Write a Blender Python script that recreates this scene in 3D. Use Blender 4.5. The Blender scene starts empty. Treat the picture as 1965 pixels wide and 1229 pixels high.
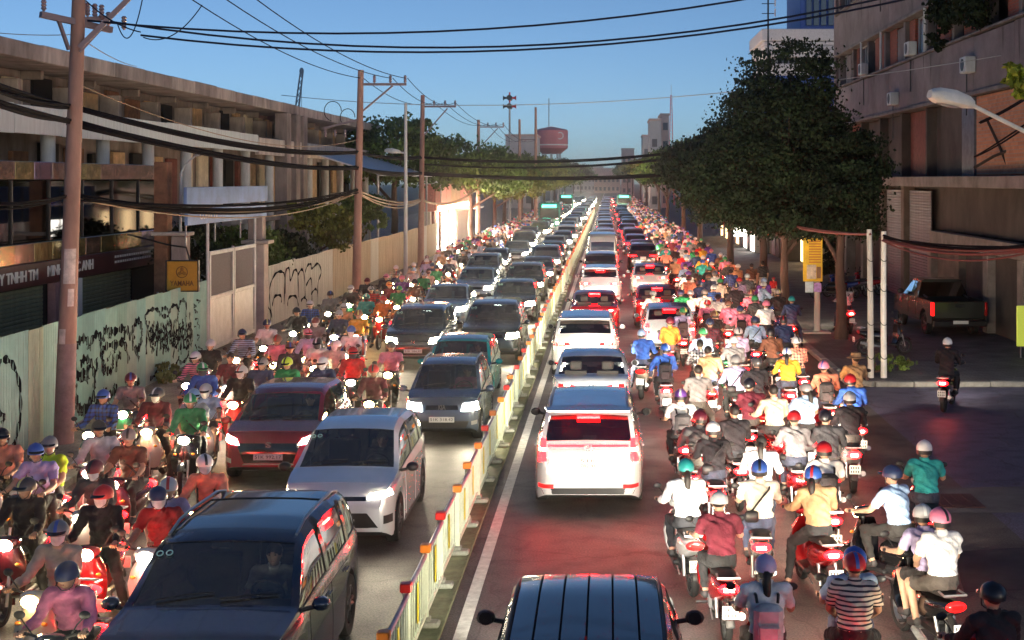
import bpy, bmesh, math, random
import numpy as np
from mathutils import Vector, Matrix, Euler
from mathutils.bvhtree import BVHTree

random.seed(7)
rng = np.random.default_rng(7)
SC = bpy.context.scene
COL = SC.collection
R = math.radians
F, H, VX, VY = 2700.0, 5.4, 1168.0, 345.0      # focal length in photo pixels, eye height, vanishing point

# ------------------------------------------------------------------ camera
cd = bpy.data.cameras.new('camera')
cam = bpy.data.objects.new('camera', cd)
COL.objects.link(cam)
cam.location = (0, 0, H)
cam.rotation_euler = (R(90), 0, 0)
cd.sensor_width = 36.0
cd.lens = F / 1965.0 * 36.0
cd.shift_x = -(VX - 982.5) / 1965.0
cd.shift_y = -(614.5 - VY) / 1965.0
cd.clip_start = 0.1
cd.clip_end = 6000
SC.camera = cam

# ------------------------------------------------------------------ sky, sun, exposure
SUN_EL, SUN_ROT = 8.0, 145.0
world = bpy.data.worlds.new('World')
SC.world = world
world.use_nodes = True
wn = world.node_tree
for n in list(wn.nodes):
    wn.nodes.remove(n)
wo = wn.nodes.new('ShaderNodeOutputWorld')
wb = wn.nodes.new('ShaderNodeBackground')
ws = wn.nodes.new('ShaderNodeTexSky')
ws.sky_type = 'NISHITA'
ws.sun_disc = False
ws.sun_elevation = R(SUN_EL)
ws.sun_rotation = R(SUN_ROT)
ws.altitude = 0
ws.air_density = 0.5
ws.dust_density = 0.35
ws.ozone_density = 2.3
wb.inputs['Strength'].default_value = 0.093
wn.links.new(ws.outputs[0], wb.inputs[0])
wn.links.new(wb.outputs[0], wo.inputs[0])

sd = bpy.data.lights.new('sun', 'SUN')
sd.energy = 0.05
sd.angle = R(25)
sd.color = (1.0, 0.72, 0.5)
sun = bpy.data.objects.new('sun', sd)
COL.objects.link(sun)
sun.rotation_euler = (R(90 - SUN_EL), 0, R(180 - SUN_ROT))

SC.view_settings.view_transform = 'Standard'
SC.view_settings.look = 'None'
SC.view_settings.exposure = 0.4
SC.view_settings.gamma = 1.0
SC.render.engine = 'CYCLES'
SC.cycles.use_denoising = True
SC.cycles.use_adaptive_sampling = True
SC.cycles.adaptive_threshold = 0.025
SC.cycles.max_bounces = 6
SC.cycles.diffuse_bounces = 2
SC.cycles.glossy_bounces = 3
SC.cycles.transmission_bounces = 4
SC.cycles.transparent_max_bounces = 8
SC.cycles.sample_clamp_indirect = 4.0
SC.cycles.sample_clamp_direct = 60.0
SC.cycles.caustics_reflective = False
SC.cycles.caustics_refractive = False

# ------------------------------------------------------------------ coordinate helpers
def P(px, py, d):
    return Vector(((px - VX) / F * d, d, H - (py - VY) / F * d))
def gd(py, z=0.0):
    return F * (H - z) / (py - VY)
def hexc(h):
    h = h.lstrip('#')
    c = [int(h[i:i + 2], 16) / 255 for i in (0, 2, 4)]
    return tuple((x / 12.92 if x <= 0.04045 else ((x + 0.055) / 1.055) ** 2.4) for x in c)

# ------------------------------------------------------------------ materials
MAT = {}
def newmat(name):
    m = bpy.data.materials.new(name)
    m.use_nodes = True
    nt = m.node_tree
    b = nt.nodes['Principled BSDF']
    MAT[name] = m
    return m, nt, b
def mat(name, col, rough=0.6, metal=0.0, var=0.0, scale=6.0, bump=0.0, bscale=40.0, spec=0.5, coat=0.0, var2=None, stretch=None, space='Object'):
    """plain surface with noise in its own colour, plus fine relief"""
    m, nt, b = newmat(name)
    if isinstance(col, str):
        col = hexc(col)
    b.inputs['Roughness'].default_value = rough
    b.inputs['Metallic'].default_value = metal
    b.inputs['Specular IOR Level'].default_value = spec
    b.inputs['Coat Weight'].default_value = coat
    b.inputs['Coat Roughness'].default_value = 0.06
    b.inputs['Base Color'].default_value = (*col, 1)
    if var or bump:
        tc = nt.nodes.new('ShaderNodeTexCoord')
        mp = nt.nodes.new('ShaderNodeMapping')
        if stretch:
            mp.inputs['Scale'].default_value = stretch
        nt.links.new(tc.outputs[space], mp.inputs[0])
    if var:
        nz = nt.nodes.new('ShaderNodeTexNoise')
        nz.inputs['Scale'].default_value = scale
        nz.inputs['Detail'].default_value = 6
        nz.inputs['Roughness'].default_value = 0.65
        nt.links.new(mp.outputs[0], nz.inputs[0])
        cr = nt.nodes.new('ShaderNodeValToRGB')
        lo = [c * (1 - var) for c in col]
        hi = [min(1, c * (1 + var)) for c in col]
        if var2:
            lo = list(hexc(var2))
        cr.color_ramp.elements[0].position = 0.32
        cr.color_ramp.elements[1].position = 0.68
        cr.color_ramp.elements[0].color = (*lo, 1)
        cr.color_ramp.elements[1].color = (*hi, 1)
        nt.links.new(nz.outputs[0], cr.inputs[0])
        nt.links.new(cr.outputs[0], b.inputs['Base Color'])
    if bump:
        n2 = nt.nodes.new('ShaderNodeTexNoise')
        n2.inputs['Scale'].default_value = bscale
        n2.inputs['Detail'].default_value = 4
        nt.links.new(mp.outputs[0], n2.inputs[0])
        bp = nt.nodes.new('ShaderNodeBump')
        bp.inputs['Strength'].default_value = bump
        bp.inputs['Distance'].default_value = 0.02
        nt.links.new(n2.outputs[0], bp.inputs['Height'])
        nt.links.new(bp.outputs[0], b.inputs['Normal'])
    return m
def tint(name, rough, metal=0.0, coat=0.0, var=0.15, scale=8.0, bump=0.0, bscale=60):
    """surface whose own colour is the object's colour"""
    m, nt, b = newmat(name)
    oi = nt.nodes.new('ShaderNodeObjectInfo')
    b.inputs['Roughness'].default_value = rough
    b.inputs['Metallic'].default_value = metal
    b.inputs['Coat Weight'].default_value = coat
    b.inputs['Coat Roughness'].default_value = 0.05
    tc = nt.nodes.new('ShaderNodeTexCoord')
    nz = nt.nodes.new('ShaderNodeTexNoise')
    nz.inputs['Scale'].default_value = scale
    nz.inputs['Detail'].default_value = 5
    nt.links.new(tc.outputs['Object'], nz.inputs[0])
    mr = nt.nodes.new('ShaderNodeMapRange')
    mr.inputs[1].default_value = 0.3
    mr.inputs[2].default_value = 0.7
    mr.inputs[3].default_value = 1 - var
    mr.inputs[4].default_value = 1 + var
    nt.links.new(nz.outputs[0], mr.inputs[0])
    mx = nt.nodes.new('ShaderNodeVectorMath')
    mx.operation = 'SCALE'
    nt.links.new(oi.outputs['Color'], mx.inputs[0])
    nt.links.new(mr.outputs[0], mx.inputs['Scale'])
    nt.links.new(mx.outputs[0], b.inputs['Base Color'])
    if bump:
        n2 = nt.nodes.new('ShaderNodeTexNoise')
        n2.inputs['Scale'].default_value = bscale
        nt.links.new(tc.outputs['Object'], n2.inputs[0])
        bp = nt.nodes.new('ShaderNodeBump')
        bp.inputs['Strength'].default_value = bump
        bp.inputs['Distance'].default_value = 0.015
        nt.links.new(n2.outputs[0], bp.inputs['Height'])
        nt.links.new(bp.outputs[0], b.inputs['Normal'])
    return m
def emit(name, col, strength, base=None):
    m, nt, b = newmat(name)
    if isinstance(col, str):
        col = hexc(col)
    b.inputs['Base Color'].default_value = (*(base or col), 1)
    b.inputs['Emission Color'].default_value = (*col, 1)
    b.inputs['Emission Strength'].default_value = strength
    b.inputs['Roughness'].default_value = 0.25
    return m
def glassmat(name, col, trans, rough=0.03, boost=0.03):
    """tinted pane: part see-through, part mirror by angle"""
    m, nt, b = newmat(name)
    out = nt.nodes['Material Output']
    nt.nodes.remove(b)
    t = nt.nodes.new('ShaderNodeBsdfTransparent')
    t.inputs[0].default_value = (*[c * trans for c in col], 1)
    g = nt.nodes.new('ShaderNodeBsdfGlossy')
    g.inputs['Roughness'].default_value = rough
    g.inputs[0].default_value = (0.95, 0.97, 1, 1)
    fr = nt.nodes.new('ShaderNodeFresnel')
    fr.inputs[0].default_value = 1.62
    ad = nt.nodes.new('ShaderNodeMath')
    ad.operation = 'MULTIPLY_ADD'
    ad.inputs[1].default_value = 1.25
    ad.inputs[2].default_value = boost
    ad.use_clamp = True
    nt.links.new(fr.outputs[0], ad.inputs[0])
    mx = nt.nodes.new('ShaderNodeMixShader')
    nt.links.new(ad.outputs[0], mx.inputs[0])
    nt.links.new(t.outputs[0], mx.inputs[1])
    nt.links.new(g.outputs[0], mx.inputs[2])
    nt.links.new(mx.outputs[0], out.inputs[0])
    return m

tint('paint', 0.24, 0.35, 0.9, 0.05, 3)
tint('cloth', 0.9, 0, 0, 0.3, 7, 1.0, 16)
tint('plastic', 0.4, 0, 0.2, 0.06)
tint('matte', 0.85, 0, 0, 0.2, 5, 0.3, 30)
def patterned(name, kind):
    m = tint(name, .9, 0, 0, .15, 8, .8, 16)
    nt = m.node_tree; b = nt.nodes['Principled BSDF']
    src = b.inputs['Base Color'].links[0].from_socket
    tc = nt.nodes.new('ShaderNodeTexCoord')
    sx = nt.nodes.new('ShaderNodeSeparateXYZ'); nt.links.new(tc.outputs['Object'], sx.inputs[0])
    def band(sock, freq, th):
        a = nt.nodes.new('ShaderNodeMath'); a.operation = 'MULTIPLY'; a.inputs[1].default_value = freq; nt.links.new(sock, a.inputs[0])
        f = nt.nodes.new('ShaderNodeMath'); f.operation = 'FRACT'; nt.links.new(a.outputs[0], f.inputs[0])
        g = nt.nodes.new('ShaderNodeMath'); g.operation = 'GREATER_THAN'; g.inputs[1].default_value = th; nt.links.new(f.outputs[0], g.inputs[0])
        return g.outputs[0]
    k = band(sx.outputs[2], 22 if kind == 'stripe' else 14, .6)
    if kind == 'check':
        k2 = band(sx.outputs[0], 14, .6)
        ad = nt.nodes.new('ShaderNodeMath'); ad.operation = 'ADD'; nt.links.new(k, ad.inputs[0]); nt.links.new(k2, ad.inputs[1])
        hf = nt.nodes.new('ShaderNodeMath'); hf.operation = 'MULTIPLY'; hf.inputs[1].default_value = .5; nt.links.new(ad.outputs[0], hf.inputs[0]); k = hf.outputs[0]
    mx = nt.nodes.new('ShaderNodeMix'); mx.data_type = 'RGBA'
    nt.links.new(k, mx.inputs[0]); nt.links.new(src, mx.inputs[6]); mx.inputs[7].default_value = (.03, .03, .045, 1)
    nt.links.new(mx.outputs[2], b.inputs['Base Color'])
patterned('cloth_stripe', 'stripe'); patterned('cloth_check', 'check')
mat('tyre', (0.012, 0.012, 0.013), 0.85, bump=0.2)
mat('rim', (0.42, 0.43, 0.45), 0.3, 0.9)
mat('rim_dark', (0.06, 0.06, 0.065), 0.4, 0.7)
mat('black_plastic', (0.012, 0.012, 0.014), 0.5, bump=0.15)
mat('black_gloss', (0.006, 0.006, 0.008), 0.12, coat=0.6)
mat('under', (0.01, 0.01, 0.01), 0.9)
mat('chrome', (0.75, 0.76, 0.78), 0.15, 1.0)
mat('steel', (0.35, 0.36, 0.38), 0.4, 0.8, 0.2, 9)
mat('seat_vinyl', (0.015, 0.014, 0.015), 0.6, bump=0.2)
mat('interior', (0.03, 0.028, 0.027), 0.8)
mat('plate_white', (0.75, 0.75, 0.73), 0.45)
mat('plate_ink', (0.01, 0.01, 0.012), 0.5)
mat('skin', (0.42, 0.24, 0.16), 0.55, var=0.1, scale=14)
mat('dark_hair', (0.012, 0.009, 0.008), 0.55, bump=0.4, bscale=70)
mat('eye', (0.02, 0.015, 0.012), 0.2)
mat('lip', (0.3, 0.1, 0.08), 0.5)
mat('shoe', (0.03, 0.028, 0.03), 0.7)
mat('lens_clear', (0.55, 0.56, 0.58), 0.12, 0.5)
mat('lens_red', (0.35, 0.01, 0.01), 0.15)
mat('lens_amber', (0.6, 0.2, 0.02), 0.2)
emit('head_car', (1.0, 0.86, 0.60), 330)
emit('head_bike', (1.0, 0.80, 0.48), 240)
emit('head_warm', (1.0, 0.58, 0.20), 180)
emit('fog_warm', (1.0, 0.6, 0.22), 14)
emit('tail_on', (1.0, 0.002, 0.003), 45)
emit('tail_brake', (1.0, 0.0018, 0.0022), 85)
emit('tail_core', (1.0, 0.32, 0.2), 60)
emit('tail_dim', (1.0, 0.01, 0.01), 1.6)
emit('amber_on', (1.0, 0.42, 0.05), 5)
glassmat('glass_front', (0.5, 0.62, 0.7), 0.42, boost=0.12)
glassmat('glass_side', (0.35, 0.4, 0.45), 0.12, boost=0.05)

# ------------------------------------------------------------------ mesh builder
class MB:
    def __init__(s):
        s.v, s.f, s.m = [], [], []
    def add(s, verts, faces, mi=0):
        o = len(s.v)
        s.v.extend([tuple(v) for v in verts])
        s.f.extend([tuple(i + o for i in f) for f in faces])
        s.m.extend([mi] * len(faces))
        return s
    def box(s, x0, x1, y0, y1, z0, z1, mi=0):
        v = [(x0, y0, z0), (x1, y0, z0), (x1, y1, z0), (x0, y1, z0), (x0, y0, z1), (x1, y0, z1), (x1, y1, z1), (x0, y1, z1)]
        return s.add(v, [(0, 3, 2, 1), (4, 5, 6, 7), (0, 1, 5, 4), (1, 2, 6, 5), (2, 3, 7, 6), (3, 0, 4, 7)], mi)
    def cbox(s, x0, x1, y0, y1, z0, z1, c=0.01, mi=0):
        """box with chamfered edges"""
        v = []
        for z, i in ((z0, c), (z0 + c, 0), (z1 - c, 0), (z1, c)):
            a, b2, d, e = x0 + i, x1 - i, y0 + i, y1 - i
            k = c if i == 0 else c * 0.7
            v += [(a + k, d, z), (b2 - k, d, z), (b2, d + k, z), (b2, e - k, z), (b2 - k, e, z), (a + k, e, z), (a, e - k, z), (a, d + k, z)]
        f = [tuple(range(7, -1, -1)), tuple(range(24, 32))]
        for r in range(3):
            for i in range(8):
                j = (i + 1) % 8
                f.append((r * 8 + i, r * 8 + j, r * 8 + 8 + j, r * 8 + 8 + i))
        return s.add(v, f, mi)
    def prism(s, poly, axis, a, b, mi=0):
        """polygon in the other two axes, extruded along axis from a to b"""
        n = len(poly)
        def mk(p, t):
            return {'x': (t, p[0], p[1]), 'y': (p[0], t, p[1]), 'z': (p[0], p[1], t)}[axis]
        v = [mk(p, a) for p in poly] + [mk(p, b) for p in poly]
        f = [tuple(range(n - 1, -1, -1)), tuple(range(n, 2 * n))]
        f += [(i, (i + 1) % n, n + (i + 1) % n, n + i) for i in range(n)]
        return s.add(v, f, mi)
    def rings(s, rings, cap=True, mi=0, closed=True):
        n = len(rings[0])
        v = [p for r in rings for p in r]
        f = []
        for k in range(len(rings) - 1):
            for i in range(n if closed else n - 1):
                j = (i + 1) % n
                f.append((k * n + i, k * n + j, (k + 1) * n + j, (k + 1) * n + i))
        if cap:
            f.append(tuple(range(n - 1, -1, -1)))
            f.append(tuple((len(rings) - 1) * n + i for i in range(n)))
        return s.add(v, f, mi)
    def tube(s, pts, rad, n=8, cap=True, mi=0):
        pts = [Vector(p) for p in pts]
        if not hasattr(rad, '__len__'):
            rad = [rad] * len(pts)
        rs = []
        up = None
        for i, p in enumerate(pts):
            t = (pts[min(i + 1, len(pts) - 1)] - pts[max(i - 1, 0)])
            if t.length < 1e-9:
                t = Vector((0, 0, 1))
            t.normalize()
            if up is None:
                up = Vector((0, 0, 1)) if abs(t.z) < 0.9 else Vector((0, 1, 0))
            a = t.cross(up)
            if a.length < 1e-6:
                a = t.cross(Vector((1, 0, 0)))
            a.normalize()
            b = a.cross(t)
            b.normalize()
            up = b
            rs.append([p + (a * math.cos(2 * math.pi * k / n) + b * math.sin(2 * math.pi * k / n)) * rad[i] for k in range(n)])
        return s.rings(rs, cap, mi)
    def lathe(s, prof, n=24, axis='z', c=(0, 0, 0), mi=0, closed=False):
        rs = []
        for r, h in prof:
            ring = []
            for k in range(n):
                a = 2 * math.pi * k / n
                u, w = r * math.cos(a), r * math.sin(a)
                ring.append({'z': (c[0] + u, c[1] + w, c[2] + h), 'x': (c[0] + h, c[1] + u, c[2] + w), 'y': (c[0] + w, c[1] + h, c[2] + u)}[axis])
            rs.append(ring)
        if closed:
            rs.append(rs[0])
        return s.rings(rs, not closed, mi)
    def ell(s, c, r, nu=12, nv=8, mi=0, rot=None):
        rs = []
        for j in range(nv + 1):
            ph = math.pi * (0.02 + 0.96 * j / nv)
            ring = []
            for i in range(nu):
                a = 2 * math.pi * i / nu
                p = Vector((r[0] * math.sin(ph) * math.cos(a), r[1] * math.sin(ph) * math.sin(a), -r[2] * math.cos(ph)))
                if rot:
                    p = rot @ p
                ring.append(p + Vector(c))
            rs.append(ring)
        return s.rings(rs, True, mi)
    def mesh(s, name, mats, smooth=None):
        me = bpy.data.meshes.new(name)
        me.from_pydata([tuple(v) for v in s.v], [], s.f)
        for m in (mats if isinstance(mats, (list, tuple)) else [mats]):
            me.materials.append(MAT[m] if isinstance(m, str) else m)
        if max(s.m, default=0) > 0:
            me.polygons.foreach_set('material_index', s.m)
        if smooth is not None:
            setsmooth(me, smooth)
        me.validate()
        me.update()
        return me
    def build(s, name, mats, parent=None, smooth=None, col=None):
        return link(name, s.mesh(name, mats, smooth), parent, col)
def setsmooth(me, ang):
    me.polygons.foreach_set('use_smooth', [True] * len(me.polygons))
    if ang < 179:
        bm = bmesh.new()
        bm.from_mesh(me)
        bmesh.ops.recalc_face_normals(bm, faces=bm.faces)
        for e in bm.edges:
            e.smooth = e.calc_face_angle(0) < R(ang) if len(e.link_faces) == 2 else True
        bm.to_mesh(me)
        bm.free()
def link(name, me, parent=None, col=None):
    o = bpy.data.objects.new(name, me)
    COL.objects.link(o)
    if parent is not None:
        o.parent = parent
    if col is not None:
        o.color = (*col, 1)
    return o
def empty(name, loc=(0, 0, 0), rz=0.0):
    o = bpy.data.objects.new(name, None)
    COL.objects.link(o)
    o.location = loc
    o.rotation_euler = (0, 0, rz)
    o.empty_display_size = 0.2
    return o
def tag(o, label=None, cat=None, group=None, kind=None):
    if label:
        o['label'] = label
    if cat:
        o['category'] = cat
    if group:
        o['group'] = group
    if kind:
        o['kind'] = kind
    return o
def copy_tree(o, parent=None):
    c = o.copy()
    COL.objects.link(c)
    if parent is not None:
        c.parent = parent
    if parent is None:
        TREE.clear()
    else:
        TREE.append((o.name.split('.')[0], c))
    for ch in KIDS.get(o.name, []):
        copy_tree(ch, c)
    return c
TREE = []      # (kind, object) of every part of the last copy
KIDS = {}
def remember(o):
    KIDS[o.name] = list(o.children)
    for c in o.children:
        remember(c)
def evaluated_mesh(ob):
    """mesh of an object with its modifiers, worked out in a scratch scene"""
    ts = bpy.data.scenes.new('scratch')
    ts.collection.objects.link(ob)
    vl = ts.view_layers[0]
    vl.update()
    me = bpy.data.meshes.new_from_object(ob.evaluated_get(vl.depsgraph))
    bpy.data.objects.remove(ob)
    bpy.data.scenes.remove(ts)
    return me
def text_mesh(s, size=1.0, extrude=0.01, bold=0.0):
    cu = bpy.data.curves.new('lettering', 'FONT')
    cu.body = s
    cu.size = size
    cu.extrude = extrude
    cu.offset = bold
    cu.resolution_u = 2
    cu.align_x = 'CENTER'
    cu.align_y = 'CENTER'
    t = bpy.data.objects.new('lettering', cu)
    return evaluated_mesh(t)
def text(name, s, size, loc, rot, m, parent=None, extrude=0.01, width=None, bold=0.0):
    me = text_mesh(s, size, extrude, bold)
    me.materials.clear()
    me.materials.append(MAT[m])
    if width:
        w = max((v.co.x for v in me.vertices), default=1) - min((v.co.x for v in me.vertices), default=0)
        me.transform(Matrix.Diagonal((width / max(w, 1e-3), 1, 1, 1)))
    o = link(name, me, parent)
    o.location = loc
    o.rotation_euler = rot
    return o

# ================================================================== GROUND, ROAD, PAVEMENTS
def asphalt(name, c0, c1, c2):
    m, nt, b = newmat(name)
    tc = nt.nodes.new('ShaderNodeTexCoord')
    def noise(scale, detail, stretch=None):
        mp = nt.nodes.new('ShaderNodeMapping')
        if stretch:
            mp.inputs['Scale'].default_value = stretch
        nt.links.new(tc.outputs['Object'], mp.inputs[0])
        n = nt.nodes.new('ShaderNodeTexNoise')
        n.inputs['Scale'].default_value = scale
        n.inputs['Detail'].default_value = detail
        nt.links.new(mp.outputs[0], n.inputs[0])
        return n
    big = noise(0.45, 5, (1, 0.25, 1))
    mid = noise(2.2, 6)
    fine = noise(38, 5)
    warp = noise(1.1, 4)
    vm = nt.nodes.new('ShaderNodeVectorMath'); vm.operation = 'MULTIPLY_ADD'; vm.inputs[1].default_value = (.9, .9, .9)
    nt.links.new(warp.outputs['Color'], vm.inputs[0]); nt.links.new(tc.outputs['Object'], vm.inputs[2])
    vo = nt.nodes.new('ShaderNodeTexVoronoi'); vo.feature = 'DISTANCE_TO_EDGE'; vo.inputs['Scale'].default_value = .42
    nt.links.new(vm.outputs[0], vo.inputs[0])
    ck_ = nt.nodes.new('ShaderNodeMapRange'); ck_.inputs[1].default_value = 0; ck_.inputs[2].default_value = .012; ck_.inputs[3].default_value = .45; ck_.inputs[4].default_value = 1
    nt.links.new(vo.outputs['Distance'], ck_.inputs[0])
    r1 = nt.nodes.new('ShaderNodeValToRGB')
    r1.color_ramp.elements[0].position = 0.35
    r1.color_ramp.elements[1].position = 0.65
    r1.color_ramp.elements[0].color = (*c0, 1)
    r1.color_ramp.elements[1].color = (*c1, 1)
    nt.links.new(big.outputs[0], r1.inputs[0])
    mx = nt.nodes.new('ShaderNodeMix')
    mx.data_type = 'RGBA'
    r2 = nt.nodes.new('ShaderNodeMapRange')
    r2.inputs[1].default_value = 0.5
    r2.inputs[2].default_value = 0.72
    nt.links.new(mid.outputs[0], r2.inputs[0])
    nt.links.new(r2.outputs[0], mx.inputs[0])
    nt.links.new(r1.outputs[0], mx.inputs[6])
    mx.inputs[7].default_value = (*c2, 1)
    sp = nt.nodes.new('ShaderNodeMapRange')
    sp.inputs[1].default_value = 0.35
    sp.inputs[2].default_value = 0.7
    sp.inputs[3].default_value = 0.4
    sp.inputs[4].default_value = 1.9
    nt.links.new(fine.outputs[0], sp.inputs[0])
    sc = nt.nodes.new('ShaderNodeVectorMath')
    sc.operation = 'SCALE'
    nt.links.new(mx.outputs[2], sc.inputs[0])
    mk = nt.nodes.new('ShaderNodeMath'); mk.operation = 'MULTIPLY'
    nt.links.new(sp.outputs[0], mk.inputs[0]); nt.links.new(ck_.outputs[0], mk.inputs[1])
    nt.links.new(mk.outputs[0], sc.inputs['Scale'])
    nt.links.new(sc.outputs[0], b.inputs['Base Color'])
    rr = nt.nodes.new('ShaderNodeMapRange')
    rr.inputs[3].default_value = 0.42
    rr.inputs[4].default_value = 0.72
    nt.links.new(mid.outputs[0], rr.inputs[0])
    nt.links.new(rr.outputs[0], b.inputs['Roughness'])
    bp = nt.nodes.new('ShaderNodeBump')
    bp.inputs['Strength'].default_value = 0.55
    bp.inputs['Distance'].default_value = 0.012
    nt.links.new(fine.outputs[0], bp.inputs['Height'])
    nt.links.new(bp.outputs[0], b.inputs['Normal'])
    return m
asphalt('asphalt', (0.05, 0.046, 0.046), (0.075, 0.068, 0.064), (0.04, 0.038, 0.04))
asphalt('asphalt_side', (0.075, 0.07, 0.12), (0.10, 0.095, 0.15), (0.062, 0.06, 0.10))
mat('ground', (0.10, 0.09, 0.08), 0.9, var=0.3, scale=0.5)
mat('road_paint', (0.62, 0.62, 0.58), 0.6, var=0.25, scale=7, bump=0.2)
mat('kerb_stone', (0.25, 0.24, 0.22), 0.8, var=0.3, scale=4, bump=0.3)
mat('kerb_green', (0.16, 0.18, 0.10), 0.85, var=0.35, scale=5)
def pavers(name, c1, c2, cm, size):
    m, nt, b = newmat(name)
    tc = nt.nodes.new('ShaderNodeTexCoord')
    br = nt.nodes.new('ShaderNodeTexBrick')
    br.inputs['Scale'].default_value = size
    br.inputs['Color1'].default_value = (*c1, 1)
    br.inputs['Color2'].default_value = (*c2, 1)
    br.inputs['Mortar'].default_value = (*cm, 1)
    br.inputs['Mortar Size'].default_value = 0.018
    nt.links.new(tc.outputs['Object'], br.inputs[0])
    nz = nt.nodes.new('ShaderNodeTexNoise')
    nz.inputs['Scale'].default_value = 1.3
    nz.inputs['Detail'].default_value = 6
    nt.links.new(tc.outputs['Object'], nz.inputs[0])
    mr = nt.nodes.new('ShaderNodeMapRange')
    mr.inputs[1].default_value = 0.3
    mr.inputs[2].default_value = 0.7
    mr.inputs[3].default_value = 0.55
    mr.inputs[4].default_value = 1.25
    nt.links.new(nz.outputs[0], mr.inputs[0])
    sc = nt.nodes.new('ShaderNodeVectorMath')
    sc.operation = 'SCALE'
    nt.links.new(br.outputs[0], sc.inputs[0])
    nt.links.new(mr.outputs[0], sc.inputs['Scale'])
    nt.links.new(sc.outputs[0], b.inputs['Base Color'])
    b.inputs['Roughness'].default_value = 0.8
    bp = nt.nodes.new('ShaderNodeBump')
    bp.inputs['Strength'].default_value = 0.5
    bp.inputs['Distance'].default_value = 0.01
    nt.links.new(br.outputs['Fac'], bp.inputs['Height'])
    bp.invert = True
    nt.links.new(bp.outputs[0], b.inputs['Normal'])
    return m
pavers('pavers', (0.24, 0.21, 0.20), (0.19, 0.17, 0.165), (0.09, 0.08, 0.08), 2.2)
pavers('pavers_right', (0.14, 0.13, 0.13), (0.10, 0.095, 0.10), (0.05, 0.05, 0.05), 1.6)

def sheet(name, poly, z, m, kind='structure', parent=None):
    b = MB()
    b.add([(x, y, z) for x, y in poly], [tuple(range(len(poly)))])
    o = b.build(name, m, parent)
    if parent is None:
        tag(o, kind=kind)
    return o
sheet('ground', [(-700, -60), (700, -60), (700, 1600), (-700, 1600)], -0.02, 'ground')
sheet('road', [(-9.5, -20), (6.2, -20), (6.2, 1500), (-9.5, 1500)], 0.0, 'asphalt')
sheet('side_street', [(6.2, -20), (60, -20), (60, 36.6), (6.2, 36.6)], 0.001, 'asphalt_side')
def pavement(name, poly, m, h=0.12, z0=-0.015):
    b = MB()
    b.prism(poly, 'z', z0, h)
    return tag(b.build(name, m), kind='structure')
pavement('pavement', [(-30, -20), (-9.72, -20), (-9.72, 1500), (-30, 1500)], 'pavers')
pavement('pavement', [(6.45, 37.6), (6.8, 36.85), (60, 36.85), (60, 1500), (6.45, 1500)], 'pavers_right')
def kerb(pts, w=0.22, h=0.135):
    root = empty('kerb')
    tag(root, kind='structure')
    me = None
    n = 0
    for (a, b) in zip(pts[:-1], pts[1:]):
        a, b = Vector(a), Vector(b)
        L = (b - a).length
        k = max(1, int(L))
        ang = math.atan2(b.y - a.y, b.x - a.x)
        for i in range(k):
            if n > 90:
                break
            p = a + (b - a) * ((i + 0.5) / k)
            if me is None:
                q = MB()
                q.cbox(-0.492, 0.492, -w / 2, w / 2, -0.01, h, 0.02)
                me = q.mesh('kerb_stone', 'kerb_stone')
            o = link('kerb_stone', me, root)
            o.location = (p.x, p.y, random.uniform(-0.006, 0.004))
            o.rotation_euler = (0, random.uniform(-.004, .004), ang + random.uniform(-.006, .006))
            o.scale = (L / k, 1, 1)
            n += 1
kerb([(-9.61, 16), (-9.61, 104)])
kerb([(40, 36.74), (6.95, 36.74), (6.34, 37.4), (6.34, 90)])
for s0, nm in (((-9.5, -9.72), 'kerb'), ((6.2, 6.45), 'kerb')):
    b = MB()
    b.box(min(s0), max(s0), 91 if s0[0] > 0 else 105, 1500, -0.01, 0.13)
    tag(b.build(nm, 'kerb_stone'), kind='structure')
# paint and median strip
sheet('lane_line', [(-1.83, 2), (-1.67, 2), (-1.67, 900), (-1.83, 900)], 0.008, 'road_paint')
b = MB()
b.box(-2.52, -2.02, 2, 900, -0.01, 0.035)
b.box(-2.02, -1.985, 2, 900, -0.01, 0.05)
tag(b.build('median_strip', 'kerb_green'), kind='structure')
for i in range(9):
    y0 = 15.2 + i * 9
    sheet('lane_line', [(3.62, y0), (3.74, y0), (3.74, y0 + 3), (3.62, y0 + 3)], 0.008, 'road_paint')
# repairs in the side street, a drain cover
mat('patch', (0.11, 0.105, 0.105), 0.85, var=0.35, scale=2.0, bump=0.5, bscale=25)
mat('patch_dark', (0.03, 0.03, 0.036), 0.8, var=0.3, scale=3)
def patch(name, pts, z, m):
    poly = []
    for a, c in zip(pts, pts[1:] + pts[:1]):
        for t in (0, .25, .5, .75):
            poly.append((a[0] + (c[0] - a[0]) * t + random.uniform(-.06, .06), a[1] + (c[1] - a[1]) * t + random.uniform(-.06, .06)))
    sheet(name, poly, z, m)
patch('road_patch', [(4.35, 22.6), (9.5, 23.0), (9.4, 25.0), (4.9, 24.5)], 0.006, 'patch')
patch('road_patch', [(4.6, 18.4), (8.6, 18.9), (8.5, 21.0), (5.0, 20.4)], 0.006, 'patch_dark')
patch('road_patch', [(5.2, 16.0), (9.6, 16.2), (9.6, 17.6), (5.6, 17.3)], 0.006, 'patch')
mat('drain_iron', (0.07, 0.03, 0.03), 0.7, 0.3, 0.3, 12, 0.3)
b = MB()
b.cbox(5.05, 6.2, 23.1, 24.1, 0.0, 0.022, 0.006)
for i in range(6):
    b.cbox(5.15 + i * 0.17, 5.22 + i * 0.17, 23.2, 24.0, 0.0221, 0.03, 0.003)
tag(b.build('drain_cover', 'drain_iron'), 'rust red drain cover set in the concrete patch of the side street', 'drain cover')

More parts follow.
